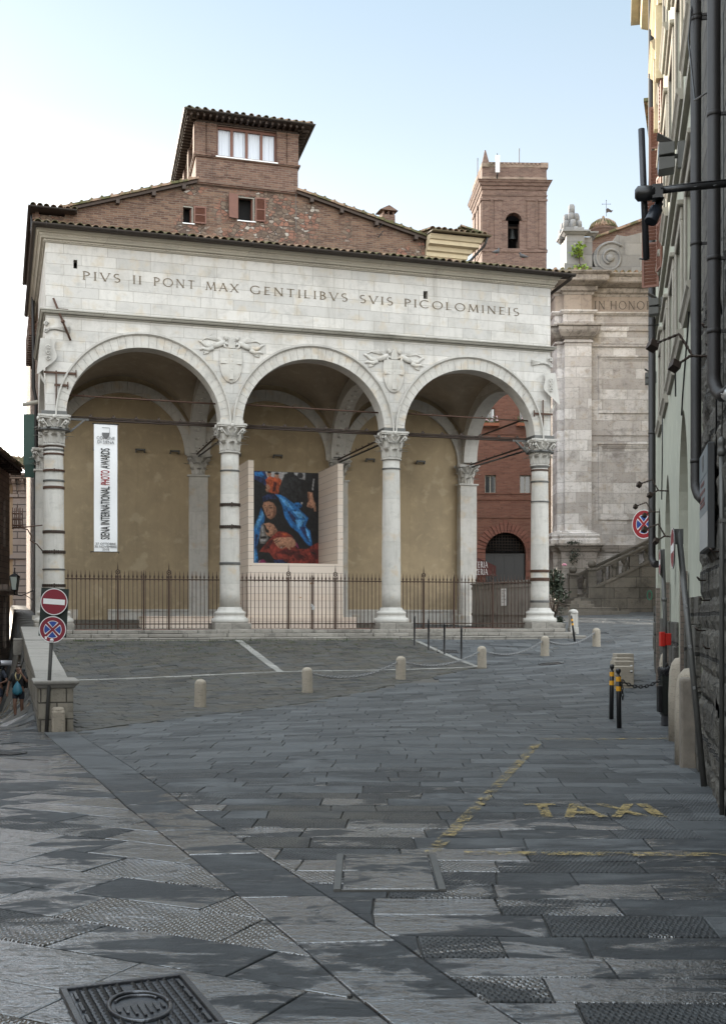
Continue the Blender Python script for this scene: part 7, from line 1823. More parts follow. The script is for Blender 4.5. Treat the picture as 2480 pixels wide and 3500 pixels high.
mb.build("cable", BLACKM, gh)
# things fixed to the walls
def on_wall(name, label, cat, Y, q, z, group=None): return thing(name, label, cat, RW(Y, q, z), RZW, group)
FLG = m_plain("grey_floodlight_housing", (.085, .085, .08), .5, .3, .3, 6)
for Y_, z, s_, lb in ((15.1, rwz(530, 15.1), 1.0, "largest grey floodlight on the green house, above the camera bracket"), (21.4, rwz(1044, 21.4), .85, "grey floodlight on the green house beside the church inscription"), (26.0, rwz(1290, 26.0), .72, "small grey floodlight at the green house's far corner")):
    o = on_wall("floodlight", lb, "floodlight", Y_, 0, z, "floodlights on the green house"); k = s_
    mb = MB(); mb.box(-.04*k, .04*k, .0, .10*k, -.16*k, .18*k); mb.tube([(0, .06*k, 0), (0, .20*k, 0)], .03*k, 6); mb.build("bracket", GREYM, o)
    for dz in (-.13, .06):
        mb = MB(); mb.prism([(-.13*k, .14*k, dz*k - .06*k), (-.13*k, .34*k, dz*k-.08*k), (-.13*k, .34*k, dz*k+.09*k), (-.13*k, .14*k, dz*k+.09*k)], (.26*k, 0, 0)); mb.build("lamp_body", FLG, o, bevel=.008)
        mb = MB(); mb.box(-.11*k, .11*k, .341*k, .347*k, dz*k-.06*k, dz*k+.07*k); mb.build("lens", GLASS, o)
    mb = MB(); mb.prism([(-.13*k, .18*k, .155*k), (-.13*k, .36*k, .27*k), (-.13*k, .36*k, .28*k), (-.13*k, .18*k, .17*k)], (.26*k, 0, 0)); mb.build("visor", FLG, o)
for i, (x, y, Y_, k, lb) in enumerate(((2345, 1180, 10.9, 1.0, "twisted iron bracket with two square ends, high between the drainpipes"), (2270, 1660, 20.2, .9, "twisted iron bracket beside the corner drainpipe, upper of two"), (2248, 1735, 24.0, .9, "twisted iron bracket beside the corner drainpipe, lower of two"), (2290, 1815, 17.6, .85, "iron bracket just behind the leaning sign pole"))):
    o = on_wall("iron_bracket", lb, "bracket", Y_, 0, rwz(y, Y_), "iron brackets on the house walls")
    def tw(mb, p, q, r=.011):
        p, q = Vector(p), Vector(q); d = q-p; s1 = d.cross(Vector((1, .3, 0))).normalized(); s2 = d.cross(s1).normalized()
        for ph in (0, math.pi): mb.tube([p + d*t + (s1*math.cos(t*14+ph) + s2*math.sin(t*14+ph))*r*.6 for t in np.linspace(0, 1, 16)], r*.75, 5)
    mb = MB(); tw(mb, (0, 0, -.10*k), (0, .22*k, -.09*k)); tw(mb, (0, .18*k, -.09*k), (.03, .30*k, .13*k)); tw(mb, (.03, .30*k, .13*k), (.06, .50*k, .06*k)); tw(mb, (0, .20*k, -.09*k), (.02, .30*k, -.15*k)); mb.build("arm", IRON, o)
    for c in ((.07, .54*k, .04*k), (.03, .34*k, -.17*k)):
        mb = MB(); mb.cbox(c, .085*k, .085*k, .085*k, rz=.6, rx=.5, ry=.4); mb.build("square_end", IRON, o)
# camera bracket
cb_ = thing("camera_bracket", "black steel arm carrying a camera and a tall dark antenna tube over the street", "bracket", RW(8.5, 0, rwz(642, 8.5)), RZW)
def wl(x, y, Y): v = at(x, y, Y) - cb_.location; c, s_ = math.cos(-RZW), math.sin(-RZW); return Vector((v.x*c - v.y*s_, v.x*s_ + v.y*c, v.z))
YC = 8.62
a1 = wl(2198, 658, YC); a0 = Vector((a1.x, 0, a1.z+.02))
mb = MB(); mb.tube([a0, (a1.x, a1.y*.6, a1.z + .012), a1], .024, 10); mb.tube([a0 + Vector((0, .05, .03)), (a1.x, a1.y*.5, a1.z+.045), a1 + Vector((0, -.1, .03))], .006, 5); mb.box(a1.x-.06, a1.x+.06, .0, .02, a1.z-.08, a1.z+.1)
for y in (.25, .45): mb.lathe([(.025, 0), (.031, .003), (.031, .010), (.025, .012)], (a1.x, a1.y*y, a1.z), 8)
mb.build("arm", BLACKM, cb_)
mb = MB(); t0, t1 = wl(2191, 440, YC+.06), wl(2208, 886, YC+.06); mb.tube([t0, t1], .024, 12); mb.tube([t1 + Vector((0, -.01, -.0)), t1 + Vector((0, .05, .008))], .006, 5); mb.build("antenna_tube", m_plain("dark_grey_tube", (.035, .036, .042), .4, .3, .2, 4), cb_)
mb = MB(); c = wl(2205, 660, YC-.02); mb.lathe([(.02, -.07), (.05, -.06), (.056, -.02), (.056, .05), (.03, .07)], (0, 0, 0), 14); mb.v = [(c.x + x, c.y + z*1.1, c.z + y) for x, y, z in mb.v]; mb.cbox(wl(2246, 658, YC-.03), .10, .075, .10); 
for dx in (-.03, .03):
    for dz in (-.035, .035): p = wl(2246, 658, YC-.085); mb.ball((p.x, p.y+dx, p.z+dz), .007, n=6)
mb.build("clamp", BLACKM, cb_)
mb = MB(); p, q = wl(2252, 693, YC+.02), wl(2222, 758, YC-.02); mb.tube([p, p + (q-p)*.3, p + (q-p)*.32, q - (q-p)*.05, q], [.030, .030, .048, .048, .044], 14); mb.tube([p + Vector((0, 0, .0)), wl(2262, 670, YC)], .018, 8); mb.build("camera", m_plain("camera_dark_blue_grey", (.020, .024, .034), .35, .2, .2, 5), cb_)
# information board
ib = on_wall("information_board", "grey-blue information board with a dark shield fixed to the rough stone wall", "board", 10.75, .03, rwz(1710, 10.75))
bl_, bh_ = .50, .47
BRD = m_plain("board_blue_grey", (.17, .20, .22), .45, 0, .12, 4); BRD2 = m_plain("board_light_panel", (.34, .35, .35), .5, 0, .1, 4)
mb = MB(); mb.box(-bl_, bl_, -.0, .06, -bh_, bh_); mb.build("backing", m_plain("board_dark_edge", (.03, .032, .034), .5), ib, bevel=.006)
mb = MB(); mb.box(-bl_+.02, bl_-.02, .061, .066, bh_*.45, bh_-.02); mb.box(-bl_+.02, bl_-.02, .061, .064, -bh_*.28, bh_*.44); mb.build("blue_panel", BRD, ib)
mb = MB(); mb.box(-bl_+.02, bl_-.02, .061, .065, -bh_+.02, -bh_*.29); mb.build("light_panel", BRD2, ib)
mb = MB(); mb.prism([(-.09, .067, bh_*.86), (.09, .067, bh_*.86), (.09, .067, bh_*.68), (0, .067, bh_*.55), (-.09, .067, bh_*.68)], (0, .003, 0)); mb.build("shield", INKG, ib)
mb = MB()
for k, (w, z) in enumerate(((.22, .30), (.30, .14), (.26, -.02), (.28, -.12))): mb.box(.1-w, .1+w, .065, .068, bh_*z, bh_*z+.03)
mb.build("printed_lines", m_plain("faded_red_print", (.13, .06, .06), .6), ib)
# signs on poles
def disc(mb, r0, r1, y, mi, n=40, dy=.004):
    for k in range(n):
        a, b = 2*math.pi*k/n, 2*math.pi*(k+1)/n
        q = [(r0*math.cos(a), y, r0*math.sin(a)), (r1*math.cos(a), y, r1*math.sin(a)), (r1*math.cos(b), y, r1*math.sin(b)), (r0*math.cos(b), y, r0*math.sin(b))]
        mb.add(q, [(0,1,2,3)] if r0 > 1e-6 else [(1,2,3)], mi)
def round_sign(par, z, r, kind, y=-.03, x=0, tilt=0):
    o = bpy.data.objects.new("sign_face", None); COL.objects.link(o); o.parent = par; o.location = (x, y, z); o.rotation_euler = (0, tilt, 0)
    mb = MB(); mb.lathe([(r*.97, -.006), (r, -.004), (r, .004), (r*.97, .006)], n=40); mb.v = [(a, c, b) for a, b, c in mb.v]; mb.build("plate", GREYM, o)
    mb = MB()
    if kind == 'entry':
        disc(mb, 0, r*.94, -.0075, 0); disc(mb, r*.94, r*.995, -.0075, 1); w, h = r*.80, r*.20
        mb.poly([(-w, -.0085, -h), (w, -.0085, -h), (w, -.0085, h), (-w, -.0085, h)], 1); mats = [SIGNR, WHITE]
    else:
        disc(mb, r*.66, r*.94, -.0075, 0); disc(mb, r*.94, r*.995, -.0075, 1); disc(mb, 0, r*.66, -.0070, 1)
        for q in range(4):
            a0 = math.pi/2*q - math.pi/4 + .26; a1 = math.pi/2*(q+1) - math.pi/4 - .26
            pts = [(r*.16*math.cos((a0+a1)/2), -.0082, r*.16*math.sin((a0+a1)/2))] + [(r*.62*math.cos(t), -.0082, r*.62*math.sin(t)) for t in np.linspace(a0, a1, 10)]
            mb.poly(pts, 2)
        for s_ in (1, -1):
            d = Vector((1, 0, s_)).normalized(); m = Vector((-d.z, 0, d.x))*r*.085
            mb.poly([tuple(d*-r*.68 - m + Vector((0, -.009 - .0006*(s_ > 0), 0))), tuple(d*r*.68 - m + Vector((0, -.009 - .0006*(s_ > 0), 0))), tuple(d*r*.68 + m + Vector((0, -.009 - .0006*(s_ > 0), 0))), tuple(d*-r*.68 + m + Vector((0, -.009 - .0006*(s_ > 0), 0)))], 0)
        mats = [SIGNR if par.name.startswith("sign_post") else m_plain("sign_bright_red", (.33, .008, .018), .4), WHITE, SIGNB]
    mb.build("symbol", mats, o); return o
ws_ = at(2199, 1792, 27.2); wsn = thing("no_stopping_sign", "round blue and red no-stopping sign jutting from the green house's far corner", "road sign", ws_, R(-10))
round_sign(wsn, 0, (1840-1745)/2/F*27.2*1.06, 'stop', y=0); wsn.children[0].scale = (.78, 1, 1)
mb = MB()
for z in (-.10, .10): mb.tube([(.2, .02, z), (.46, .05, z)], .012, 6)
mb.box(.24, .34, .0, .012, -.27, .22); mb.build("bracket", ALU, wsn)
lp0 = at_ground(2407, 2690); lp1 = at(2318, 1812, lp0.y + .25) - lp0
lp = thing("leaning_sign_pole", "grey leaning sign pole seen against the wall, its red-rimmed sign edge-on", "road sign", lp0)
mb = MB(); mb.tube([(0, 0, -.05), lp1], .030, 12); mb.box(lp1.x-.04, lp1.x+.04, lp1.y-.03, lp1.y+.03, lp1.z-.14, lp1.z+.01); mb.build("pole", GREYM, lp)
for zz_, s_ in ((1.35, .03), (1.75, .028), (.95, .025)):
    mb = MB(); k = zz_/lp1.z; p = lp1*k; mb.cbox((p.x-.012, p.y-.0285, p.z), s_, .004, s_*1.2, ry=-.2); mb.build("sticker", ALU, lp)
so = round_sign(lp, 0, .20, 'entry', y=0); so.location = (lp1.x-.055, lp1.y, lp1.z-.18); so.rotation_euler = (0, R(-4), R(-100))
sp0 = at_ground(2272, 2475); sp = thing("straight_sign_pole", "dark upright sign pole behind the bin carrying an edge-on sign and a bright red box", "road sign", sp0 + Vector((.02, .1, 0)))
hz_ = rwz(1880, sp0.y)
mb = MB(); mb.tube([(0, 0, -.05), (0, 0, hz_*.62), (-.03, .02, hz_*1.0)], .034, 12); mb.lathe([(.034, 0), (.045, .01), (.045, .05), (.034, .06)], (-.005, 0, hz_*.70), 10); mb.build("pole", GREYM, sp)
so = round_sign(sp, 0, .20, 'entry', y=0); so.location = (-.075, -.02, hz_-.20); so.rotation_euler = (0, R(-3), R(-101))
mb = MB(); u = sp0.y/F; zb0, zb1 = rwz(2210, sp0.y) - sp0.z, rwz(2163, sp0.y) - sp0.z
mb.box(-17*u, -2*u, -.06, .06, zb0, zb1+.012); mb.box(0*u, 20*u, -.05, .05, zb0+.015, zb1-.01); mb.box(-2*u, 1*u, -.045, .045, zb0+.01, zb1-.006); mb.build("red_box", REDP, sp, bevel=.008)
gl_ = on_wall("green_hose", "small loop of green hose hanging on the house corner", "hose", 25.6, .10, rwz(2035, 25.6)); mb = MB(); mb.tube([(.02*math.sin(t), .05*math.sin(t) + .06, .10*math.cos(t)) for t in np.linspace(0, 6.28, 19)], .012, 6); mb.build("loop", m_plain("hose_green", (.01, .13, .07), .4), gl_)
# stones at the foot of the wall
def wall_guard(label, Y, w, h, side=True):
    p = RW(Y, .02); p.z = gz(p.x, p.y); o = thing("guard_stone", label, "guard stone", p, RZW, "guard stones along the right wall")
    mb = MB(); n = 10
    prof = [(w, -.1), (w*1.0, h*.55), (w*.94, h*.82), (w*.80, h*.92), (w*.55, h*.98), (.001, h)]
    mb.lathe(prof, (0, .0, 0), n=26, sx=.95); mb.build("stone", TRAV_B, o)
    if side:
        mb = MB(); mb.box(-.34, -.10, .0, w*.80, -.1, h*.90); mb.build("side_block", m_plain("dark_travertine", (.20, .175, .145), .85, var=.5, sc=8, bump=.6), o, bevel=.03, seg=2)
wall_guard("rounded guard stone nearest the viewer, at the foot of the leaning pole", 12.95, .225, 1.08)
wall_guard("tall rounded guard stone right behind the nearest one, next to the bin", 15.3, .19, 1.10, False)
wall_guard("pale guard stone hidden partly by the bin and pole, farthest along the wall", 19.6, .16, 1.0, False)
# bin
bp = at_ground(2270, 2482); bp.x += .02; u = bp.y/F
bn = thing("litter_bin", "black litter bin lined with a black bag, standing by the right-hand wall", "bin", bp, .1)
mb = MB(); H0, H1 = 38*u, 196*u
mb.add([(-15*u, -15*u, H0), (15*u, -15*u, H0), (15*u, 15*u, H0), (-15*u, 15*u, H0), (-21*u, -20*u, H1), (21*u, -20*u, H1), (21*u, 20*u, H1), (-21*u, 20*u, H1)], [(3,2,1,0),(0,1,5,4),(1,2,6,5),(2,3,7,6),(3,0,4,7)])
mb.box(-22*u, 22*u, -21*u, -19*u, H1-4*u, H1+3*u); mb.box(-22*u, 22*u, 19*u, 21*u, H1-4*u, H1+3*u); mb.box(-22*u, -20*u, -19*u, 19*u, H1-4*u, H1+3*u); mb.box(20*u, 22*u, -19*u, 19*u, H1-4*u, H1+3*u)
for q in range(5): z = H0 + (H1-H0)*(q+.5)/5; k = 15 + 6*(q+.5)/5; mb.box(-k*u-.003, k*u+.003, -(k+.0)*u-.004, -k*u, z-.004, z+.004)
mb.build("basket", m_plain("bin_dark_green_black", (.012, .015, .013), .5, 0, .3, 8), bn)
mb = MB(); mb.box(-13*u, 15*u, -12*u, 12*u, .0, H0-.001); mb.build("foot", m_plain("bin_foot_grey", (.035, .036, .04), .5), bn, bevel=.01)
mb = MB(); mb.box(-30*u, -16*u, -14*u, 10*u, 48*u, 138*u); mb.build("side_box", BLACKM, bn, bevel=.008)
mb = MB(); rn = random.Random(3); n = 26; rings = []
for zz_, k in ((H1-26*u, 20.5), (H1-16*u, 22.6), (H1-4*u, 23.6), (H1+6*u, 22.6), (H1+5*u, 18), (H1-14*u, 14), (H1-30*u, 9), (H1-32*u, 1)):
    rings.append([(k*u*(1 + rn.uniform(-.05, .07))*max(-1, min(1, 1.25*math.cos(2*math.pi*i/n))), k*u*.95*(1 + rn.uniform(-.05, .07))*max(-1, min(1, 1.25*math.sin(2*math.pi*i/n))), zz_ + rn.uniform(-5, 4)*u) for i in range(n)])
mb.add([p for r in rings for p in r], [(j*n+i, j*n+(i+1) % n, (j+1)*n+(i+1) % n, (j+1)*n+i) for j in range(len(rings)-1) for i in range(n)], 0, True)
mb.build("bag", PLASTIC, bn)
mb = MB(); mb.tube([(.0, .0, H1), (0, 0, H1+16*u), (6*u, 0, H1+20*u), (8*u, 0, H1)], .008, 6); mb.build("handle", BLACKM, bn)
chain((pB.x + .03, pB.y, pB.z + .70), (bp.x - 20*u, bp.y + .0, bp.z + H1 - 38*u), .10, "black chain from the nearer banded post to the litter bin", .07, .009, BLACKM)
chain((pB.x + .035, pB.y, pB.z + .70), (pB.x + .05, pB.y-.01, pB.z + .42), .0, "loose end of black chain hanging down the nearer banded post", .06, .008, BLACKM)
# stone blocks
bl4 = ["nearest of four pale stone blocks in a row, with a small shield", "second of four pale stone blocks, with a small shield", "third of four pale stone blocks in the row", "farthest of four pale stone blocks in the row"]
for k, (Y_, x0, x1) in enumerate(((23.3, 2100, 2166), (24.25, 2100, 2166), (25.2, 2104, 2166), (26.15, 2107, 2165))):
    xc = ((x0+x1)/2-1240)/F*Y_; w = (x1-x0)/F*Y_; z = gz(xc, Y_+.2); ztp = EYE + (HZ - (2279, 2261, 2249.5, 2235)[k])/F*Y_
    o = thing("stone_block", bl4[k], "stone block", (xc, Y_, z), R(1), "pale stone blocks in a row"); h = ztp - z
    mb = MB(); mb.box(-w/2, w/2, 0, .42, .05, h); mb.build("body", TRAV_B, o, bevel=.008)
    mb = MB(); mb.box(-w/2+.02, w/2-.02, .02, .40, -.06, .05); mb.build("foot", TRAV_B, o)
    if k < 2:
        mb = MB(); c = w*.36; hs = .022; zc0 = h - .10
        mb.prism([(c + x, -.003, zc0 + zz_) for x, zz_ in [(-hs, 0), (hs, 0)] + [(hs*math.cos(t), -.026*math.sin(t)) for t in np.linspace(.2, math.pi-.2, 8)]], (0, .003, 0), 0); mb.box(c-hs, c+hs, -.002, 0, zc0+.001, zc0+.024, 1); mb.build("shield", [BLACKM, WHITE], o)
# ================================================================ LEFT SIDE
# parapet between the forecourt and the lower street
P0 = Vector((-5.19, 18.72)); pv = Vector((-UY, UX)); pu = Vector((UX, UY))
pw_obj = thing("parapet_wall", "stone parapet with a worn coping, rising from an end pillar to the loggia's corner", "parapet", (P0.x, P0.y, 0), TH)
PL = (Vector(C1) + pu*(-.75) + pv*(-.2) - P0).dot(pv)
def ptop(t): return float(np.interp(t, [0, .75, .8, PL], [.60, .62, .64, 1.36]))
mb = MB(); n = 14
for k in range(n):
    t0, t1 = .02 + (PL-.02)*k/n, .02 + (PL-.02)*(k+1)/n
    w = .44 if k > 0 else .50
    pts = [(t0, -2.6), (t1, -2.6), (t1, ptop(t1)-.13), (t0, ptop(t0)-.13)]
    mb.prism([(.02, y, z) for y, z in pts], (w, 0, 0))
mb.build("wall", STONE_G, pw_obj)
mb = MB(); mb.box(-.01, .535, -.04, .60, -.7, .485); mb.build("end_pillar", m_ashlar("pillar_stone", (.26, .235, .19), (.13, .115, .09), (.05, .045, .036), .40, .27, .012, blotch=.5, stain=.7, stain_c=(.08, .07, .055), drip=.5, pits=.5, bump=.8), pw_obj, bevel=.02, seg=2)
mb = MB(); mb.sweep([(-.3, .485), (.0, .485), (.03, .50), (.045, .53), (.085, .56), (.09, .60), (.075, .615), (-.3, .63)], [(-.01, .75), (-.01, -.04), (.535, -.04), (.535, .75)]); mb.box(.2, .35, .2, .75, .50, .629)
for k in range(n):
    t0, t1 = .72 + (PL-.72)*k/n, .72 + (PL-.72)*(k+1)/n - .006; h = random.uniform(-.006, .006)
    mb.prism([(-.035, y, z + h) for y, z in ((t0, ptop(t0)-.13), (t1, ptop(t1)-.13), (t1, ptop(t1)), (t0, ptop(t0)))], (.52, 0, 0))
mb.build("coping", m_ashlar("worn_coping", (.25, .235, .21), (.18, .17, .155), (.08, .075, .065), 2.2, 1.1, .008, stain=.6, stain_c=(.13, .12, .105), drip=.1, pits=.3, bump=.6), pw_obj, bevel=.015, seg=2)
_g = P0 + pu*.29 - pv*.17; g0 = Vector((_g.x, _g.y, gz(_g.x, _g.y))); mb = MB(); r = .105
mb.box(-r, r, -.10, .10, -.1, .34); mb.lathe([(r, .0), (r*.95, .05), (r*.7, .075), (.001, .085)], (0, 0, .31), 16, sy=.95)
tag(mb.build("guard_stone", TRAV_B, loc=g0, rz=TH, bevel=.03, seg=2), "small round-headed guard stone leaning on the parapet pillar beside the sign post", "guard stone")
s0 = at_ground(158, 2499); s1 = at(186, 2010, s0.y + .0) - s0
sp_ = thing("sign_post", "leaning grey post with a no-entry sign above a no-stopping sign", "road sign", s0)
mb = MB(); mb.tube([(0, 0, -.05), s1], .030, 12); mb.build("pole", GREYM, sp_)
k_s = s0.y/F
for (px, py, kind) in ((185, 2057, 'entry'), (180, 2152, 'stop')):
    p = at(px, py, s0.y - .06) - s0; o = round_sign(sp_, p.z, 45.5*k_s, kind, y=p.y, x=p.x, tilt=R(4) if kind == 'entry' else R(3)); o.rotation_euler[2] = R(4)
mb = MB(); p = at(184, 2094, s0.y + .03) - s0; mb.M = Matrix.Translation(p) @ Matrix.Rotation(R(3.5), 4, 'Y'); mb.box(-47*k_s, 47*k_s, -.015, .015, -82*k_s, 83*k_s); mb.build("backing_board", m_plain("dark_green_board", (.012, .022, .018), .5), sp_)
mb = MB(); p = at(155, 2180, s0.y-.075) - s0; mb.cbox(p, .05, .002, .045, ry=.1); p = at(177, 2189, s0.y-.075) - s0; mb.lathe([(.001, 0), (.03, .0), (.03, .002), (.001, .002)], (0, 0, 0), 14); mb.v[8:] = [(p.x + a, p.y - c, p.z + b) for a, b, c in mb.v[8:]]; mb.build("sticker", WHITE, sp_)

def house(name, label, loc, rz, w, d, h, base=0.0, m_=None, wins=(), parts=None):
    o = thing(name, label, "house", loc, rz); mb = MB(); mb.wall([0, w], lambda s: base, lambda s: h, 0, .4, wins, .2, mi_dark=1); mb.box(0, w, .41, d, base, h-.02); mb.build("wall", [m_, DARK], o)
    for (a, b, c, e, *_) in wins:
        wo = bpy.data.objects.new("window", None); COL.objects.link(wo); wo.parent = o
        mb = MB(); f = .12
        for p in ((a-f, a, c, e), (b, b+f, c, e), (a-f, b+f, e, e+f), (a-f*1.4, b+f*1.4, c-f, c)): mb.box(p[0], p[1], -.05, .0, p[2], p[3])
        mb.build("surround", SURR, wo)
        mb = MB(); mb.box(a, b, .12, .14, c, e); mb.box((a+b)/2-.03, (a+b)/2+.03, .08, .12, c, e); mb.build("pane", GLASS, wo)
    return o
# brown stone house on the far left; its street wall runs away from the viewer
BST = m_ashlar("brown_rubble_stone", (.50, .40, .33), (.30, .235, .195), (.16, .13, .11), .5, .22, .012, stain=.5, stain_c=(.06, .05, .04), drip=.4, bump=.8)
eB = at(33, 2000, 46); aB = math.atan2(6.0, -.80)
lh = thing("brown_stone_house", "brown stone house with a projecting eave at the photo's left edge", "house", (eB.x, eB.y, 0), aB - math.pi)   # local x runs back towards the viewer
hz2 = 7.35
mb = MB(); mb.wall([0, 12], lambda s: -4, lambda s: hz2, 0, -.4, [(1.0, 1.5, 4.3, 6.1), (3.0, 3.5, 4.3, 6.1), (.8, 1.6, .4, 2.4), (3.0, 3.9, .4, 2.4), (5.2, 5.8, 4.3, 6.1), (5.2, 6.0, .4, 2.4), (1.2, 2.4, -3.4, -1.2), (4.0, 5.4, -3.2, -.8)], .25, mi_dark=1); mb.box(0, 12, -6, -.41, -4, hz2-.02)
mb.build("wall", [BST, DARK], lh)
mb = MB(); mb.box(-.4, 12, -6, .45, hz2+.02, hz2+.12)
for k in range(24): mb.box(-.3 + k*.5, -.16 + k*.5, 0, .40, hz2-.12, hz2+.018)
mb.build("eave", WOODD, lh)
mb = MB()
for k in range(30): tile_row(mb, (-.3 + k*.3, .48, hz2+.15), (-.3 + k*.3, -2.2, hz2+.95), .11, 1200+k, seg=.6)
mb.build("roof_tiles", TILE, lh)
mb = MB(); mb.box(0, 12, .0, .09, -.55, -.40)
for x, z in ((.5, 2.6), (2.4, 2.6), (.25, 2.45)): mb.box(x, x+.22, .0, .35, z, z+.22)
mb.build("stone_band", BST, lh)
# pale corner palace
YP = 62.0; kP = YP/F
cp = thing("corner_palace", "pale palace corner with grey quoins and a bracketed cornice beyond the street", "palace", (at(88, 0, YP).x, YP, 0), R(4))
def px_(x): return (x - 88)*kP
def pz_(y): return EYE + (HZ - y)*kP
PT = pz_(1640); CR = m_plaster("palace_cream", (.30, .25, .17), (.25, .21, .145)); QU = m_ashlar("grey_quoins", (.24, .23, .22), (.19, .185, .175), (.06, .06, .06), 1.0, .36, .03, stain=.3, bump=.8)
mb = MB(); mb.box(px_(0), -.0, 0, 10, -6, PT); mb.build("wall", CR, cp)
rA = math.atan2(8, 1.6)
side = bpy.data.objects.new("street_front", None); COL.objects.link(side); side.parent = cp; side.rotation_euler = (0, 0, R(52))
wz = [(1.2, 2.0, pz_(1768), pz_(1712)), (3.4, 4.2, pz_(1768), pz_(1712)), (1.2, 2.0, pz_(1900), pz_(1810)), (3.4, 4.2, pz_(1900), pz_(1810)), (5.6, 6.4, pz_(1900), pz_(1810)), (5.6, 6.4, pz_(1768), pz_(1712)), (1.2, 2.0, pz_(2110), pz_(2010)), (3.4, 4.2, pz_(2110), pz_(2010))]
mb = MB(); mb.wall([0, 9], lambda s: -6, lambda s: PT, -.0, .5, wz, .2, mi_dark=1); mb.build("wall", [CR, DARK], side)
mb = MB()
for a, b, c, e in wz:
    for p in ((a-.15, a, c, e), (b, b+.15, c, e), (a-.15, b+.15, e, e+.2), (a-.2, b+.2, c-.15, c)): mb.box(p[0], p[1], -.07, -.001, p[2], p[3])
mb.build("window_surround", QU, side)
for a, b, c, e in wz[2:4]:
    o = shutter_mesh(b-a-.02, e-c-.02, .09).build("shutter", m_plain("grey_brown_shutter", (.06, .05, .045), .6), side); o.location = (a+.01, -.03, c+.01)
mb = MB(); mb.box(px_(46), .06, -.10, -.001, -6, PT-.05); mb.M = Matrix.Rotation(R(52), 4, 'Z'); mb.box(.0, .5, -.10, -.001, -6, PT-.05); mb.M = None
mb.box(px_(0), .12, -.16, -.001, pz_(1912), pz_(1896)); mb.box(px_(0), .12, -.16, -.001, pz_(1700), pz_(1690)); mb.build("quoin", QU, cp)
d52 = Vector((math.cos(R(52)), math.sin(R(52))))
mb = MB(); mb.sweep([(0, PT-.25), (.12, PT-.25), (.16, PT-.02), (.55, PT+.02), (.58, PT+.12), (.70, PT+.20), (.70, PT+.30), (0, PT+.34)], [(px_(-20), 0), (0.05, 0), (.05 + d52.x*9, d52.y*9)]); mb.build("cornice", QU, cp)
mb = MB()
for k in range(7): x = px_(88) - .12 - k*.42; mb.prism([(x-.09, -.001, PT-.75), (x-.09, -.14, PT-.72), (x-.09, -.22, PT-.4), (x-.09, -.50, PT-.10), (x-.09, -.50, PT-.0), (x-.09, -.001, PT-.0)], (.18, 0, 0))
mb.M = Matrix.Rotation(R(52), 4, 'Z')
for k in range(14): x = .2 + k*.55; mb.prism([(x-.09, -.001, PT-.75), (x-.09, -.14, PT-.72), (x-.09, -.22, PT-.4), (x-.09, -.50, PT-.10), (x-.09, -.50, PT-.0), (x-.09, -.001, PT-.0)], (.18, 0, 0))
mb.M = None; mb.build("cornice_bracket", QU, cp)
mb = MB()
for k in range(22): tile_row(mb, (px_(-10) + k*.3, -.75, PT+.38), (px_(-10) + k*.3, 2.5, PT+1.5), .12, 1400+k, seg=.6)
mb.M = Matrix.Rotation(R(52), 4, 'Z')
for k in range(26): tile_row(mb, (.4 + k*.3, -.75, PT+.38), (.4 + k*.3, 2.2, PT+1.45), .12, 1450+k, seg=.6)
mb.M = None; mb.build("roof_tiles", TILE, cp)
mb = MB(); mb.box(px_(40), px_(60), -.02, .0, pz_(2440), pz_(2290)); mb.box(px_(8), px_(30), -.02, .0, pz_(2440), pz_(2300)); mb.build("shop_opening", DARK, cp)
# row of houses on the left bank of the street, out of the picture: they shade the paving
HB = m_brick("left_house_brick", (.22, .11, .07), (.30, .18, .12), (.22, .18, .14), .27, .075, .009)
for k, (y0, y1, hh, m_) in enumerate(((-9, 6, 8.0, CREAM), (6.2, 19, 8.6, HB), (19.2, 33.5, 8.2, OCHRE))):
    f = lambda y: -7.0 - .235*y
    a, b = Vector((f(y0), y0)), Vector((f(y1), y1)); L = (b-a).length; ang = math.atan2(b.y-a.y, b.x-a.x)
    ws = [(x, x+1.0, z, z+1.7) for x in np.arange(1.2, L-1.5, 2.6) for z in (3.6, 7.0, 10.2) if z + 2 < hh]
    o = thing("street_house", ["cream house on the near left side of the street, beside the viewer", "brick house on the left side of the street, facing the parapet pillar", "ochre house on the left side of the street, facing the loggia"][k], "house", (b.x, b.y, 0), ang + math.pi)
    mb = MB(); mb.wall([0, L], lambda s: -1.6, lambda s: hh, 0, -.4, ws, .2, mi_dark=1); mb.box(0, L, -5.5, -.41, -1.6, hh-.02); mb.box(-.1, L+.1, -5.7, .55, hh, hh+.15); mb.build("wall", [m_, DARK], o)
    mb = MB()
    for a_, b_, c_, e_ in ws:
        for p in ((a_-.14, a_, c_, e_), (b_, b_+.14, c_, e_), (a_-.14, b_+.14, e_, e_+.16), (a_-.2, b_+.2, c_-.14, c_)): mb.box(p[0], p[1], 0, .06, p[2], p[3])
    mb.build("window_surround", SURR, o)
th2 = house("sun_block_house", "unseen tall brick house added behind the brown stone house to block the sun", (-27.5, 34.5, 0), 0, 9.2, 19, 18, -4, HB, [(x, x+1.1, z, z+1.8) for x in (1.5, 4, 6.5) for z in (8, 12)])  # unseen house, added to keep the low sun off the right-hand wall
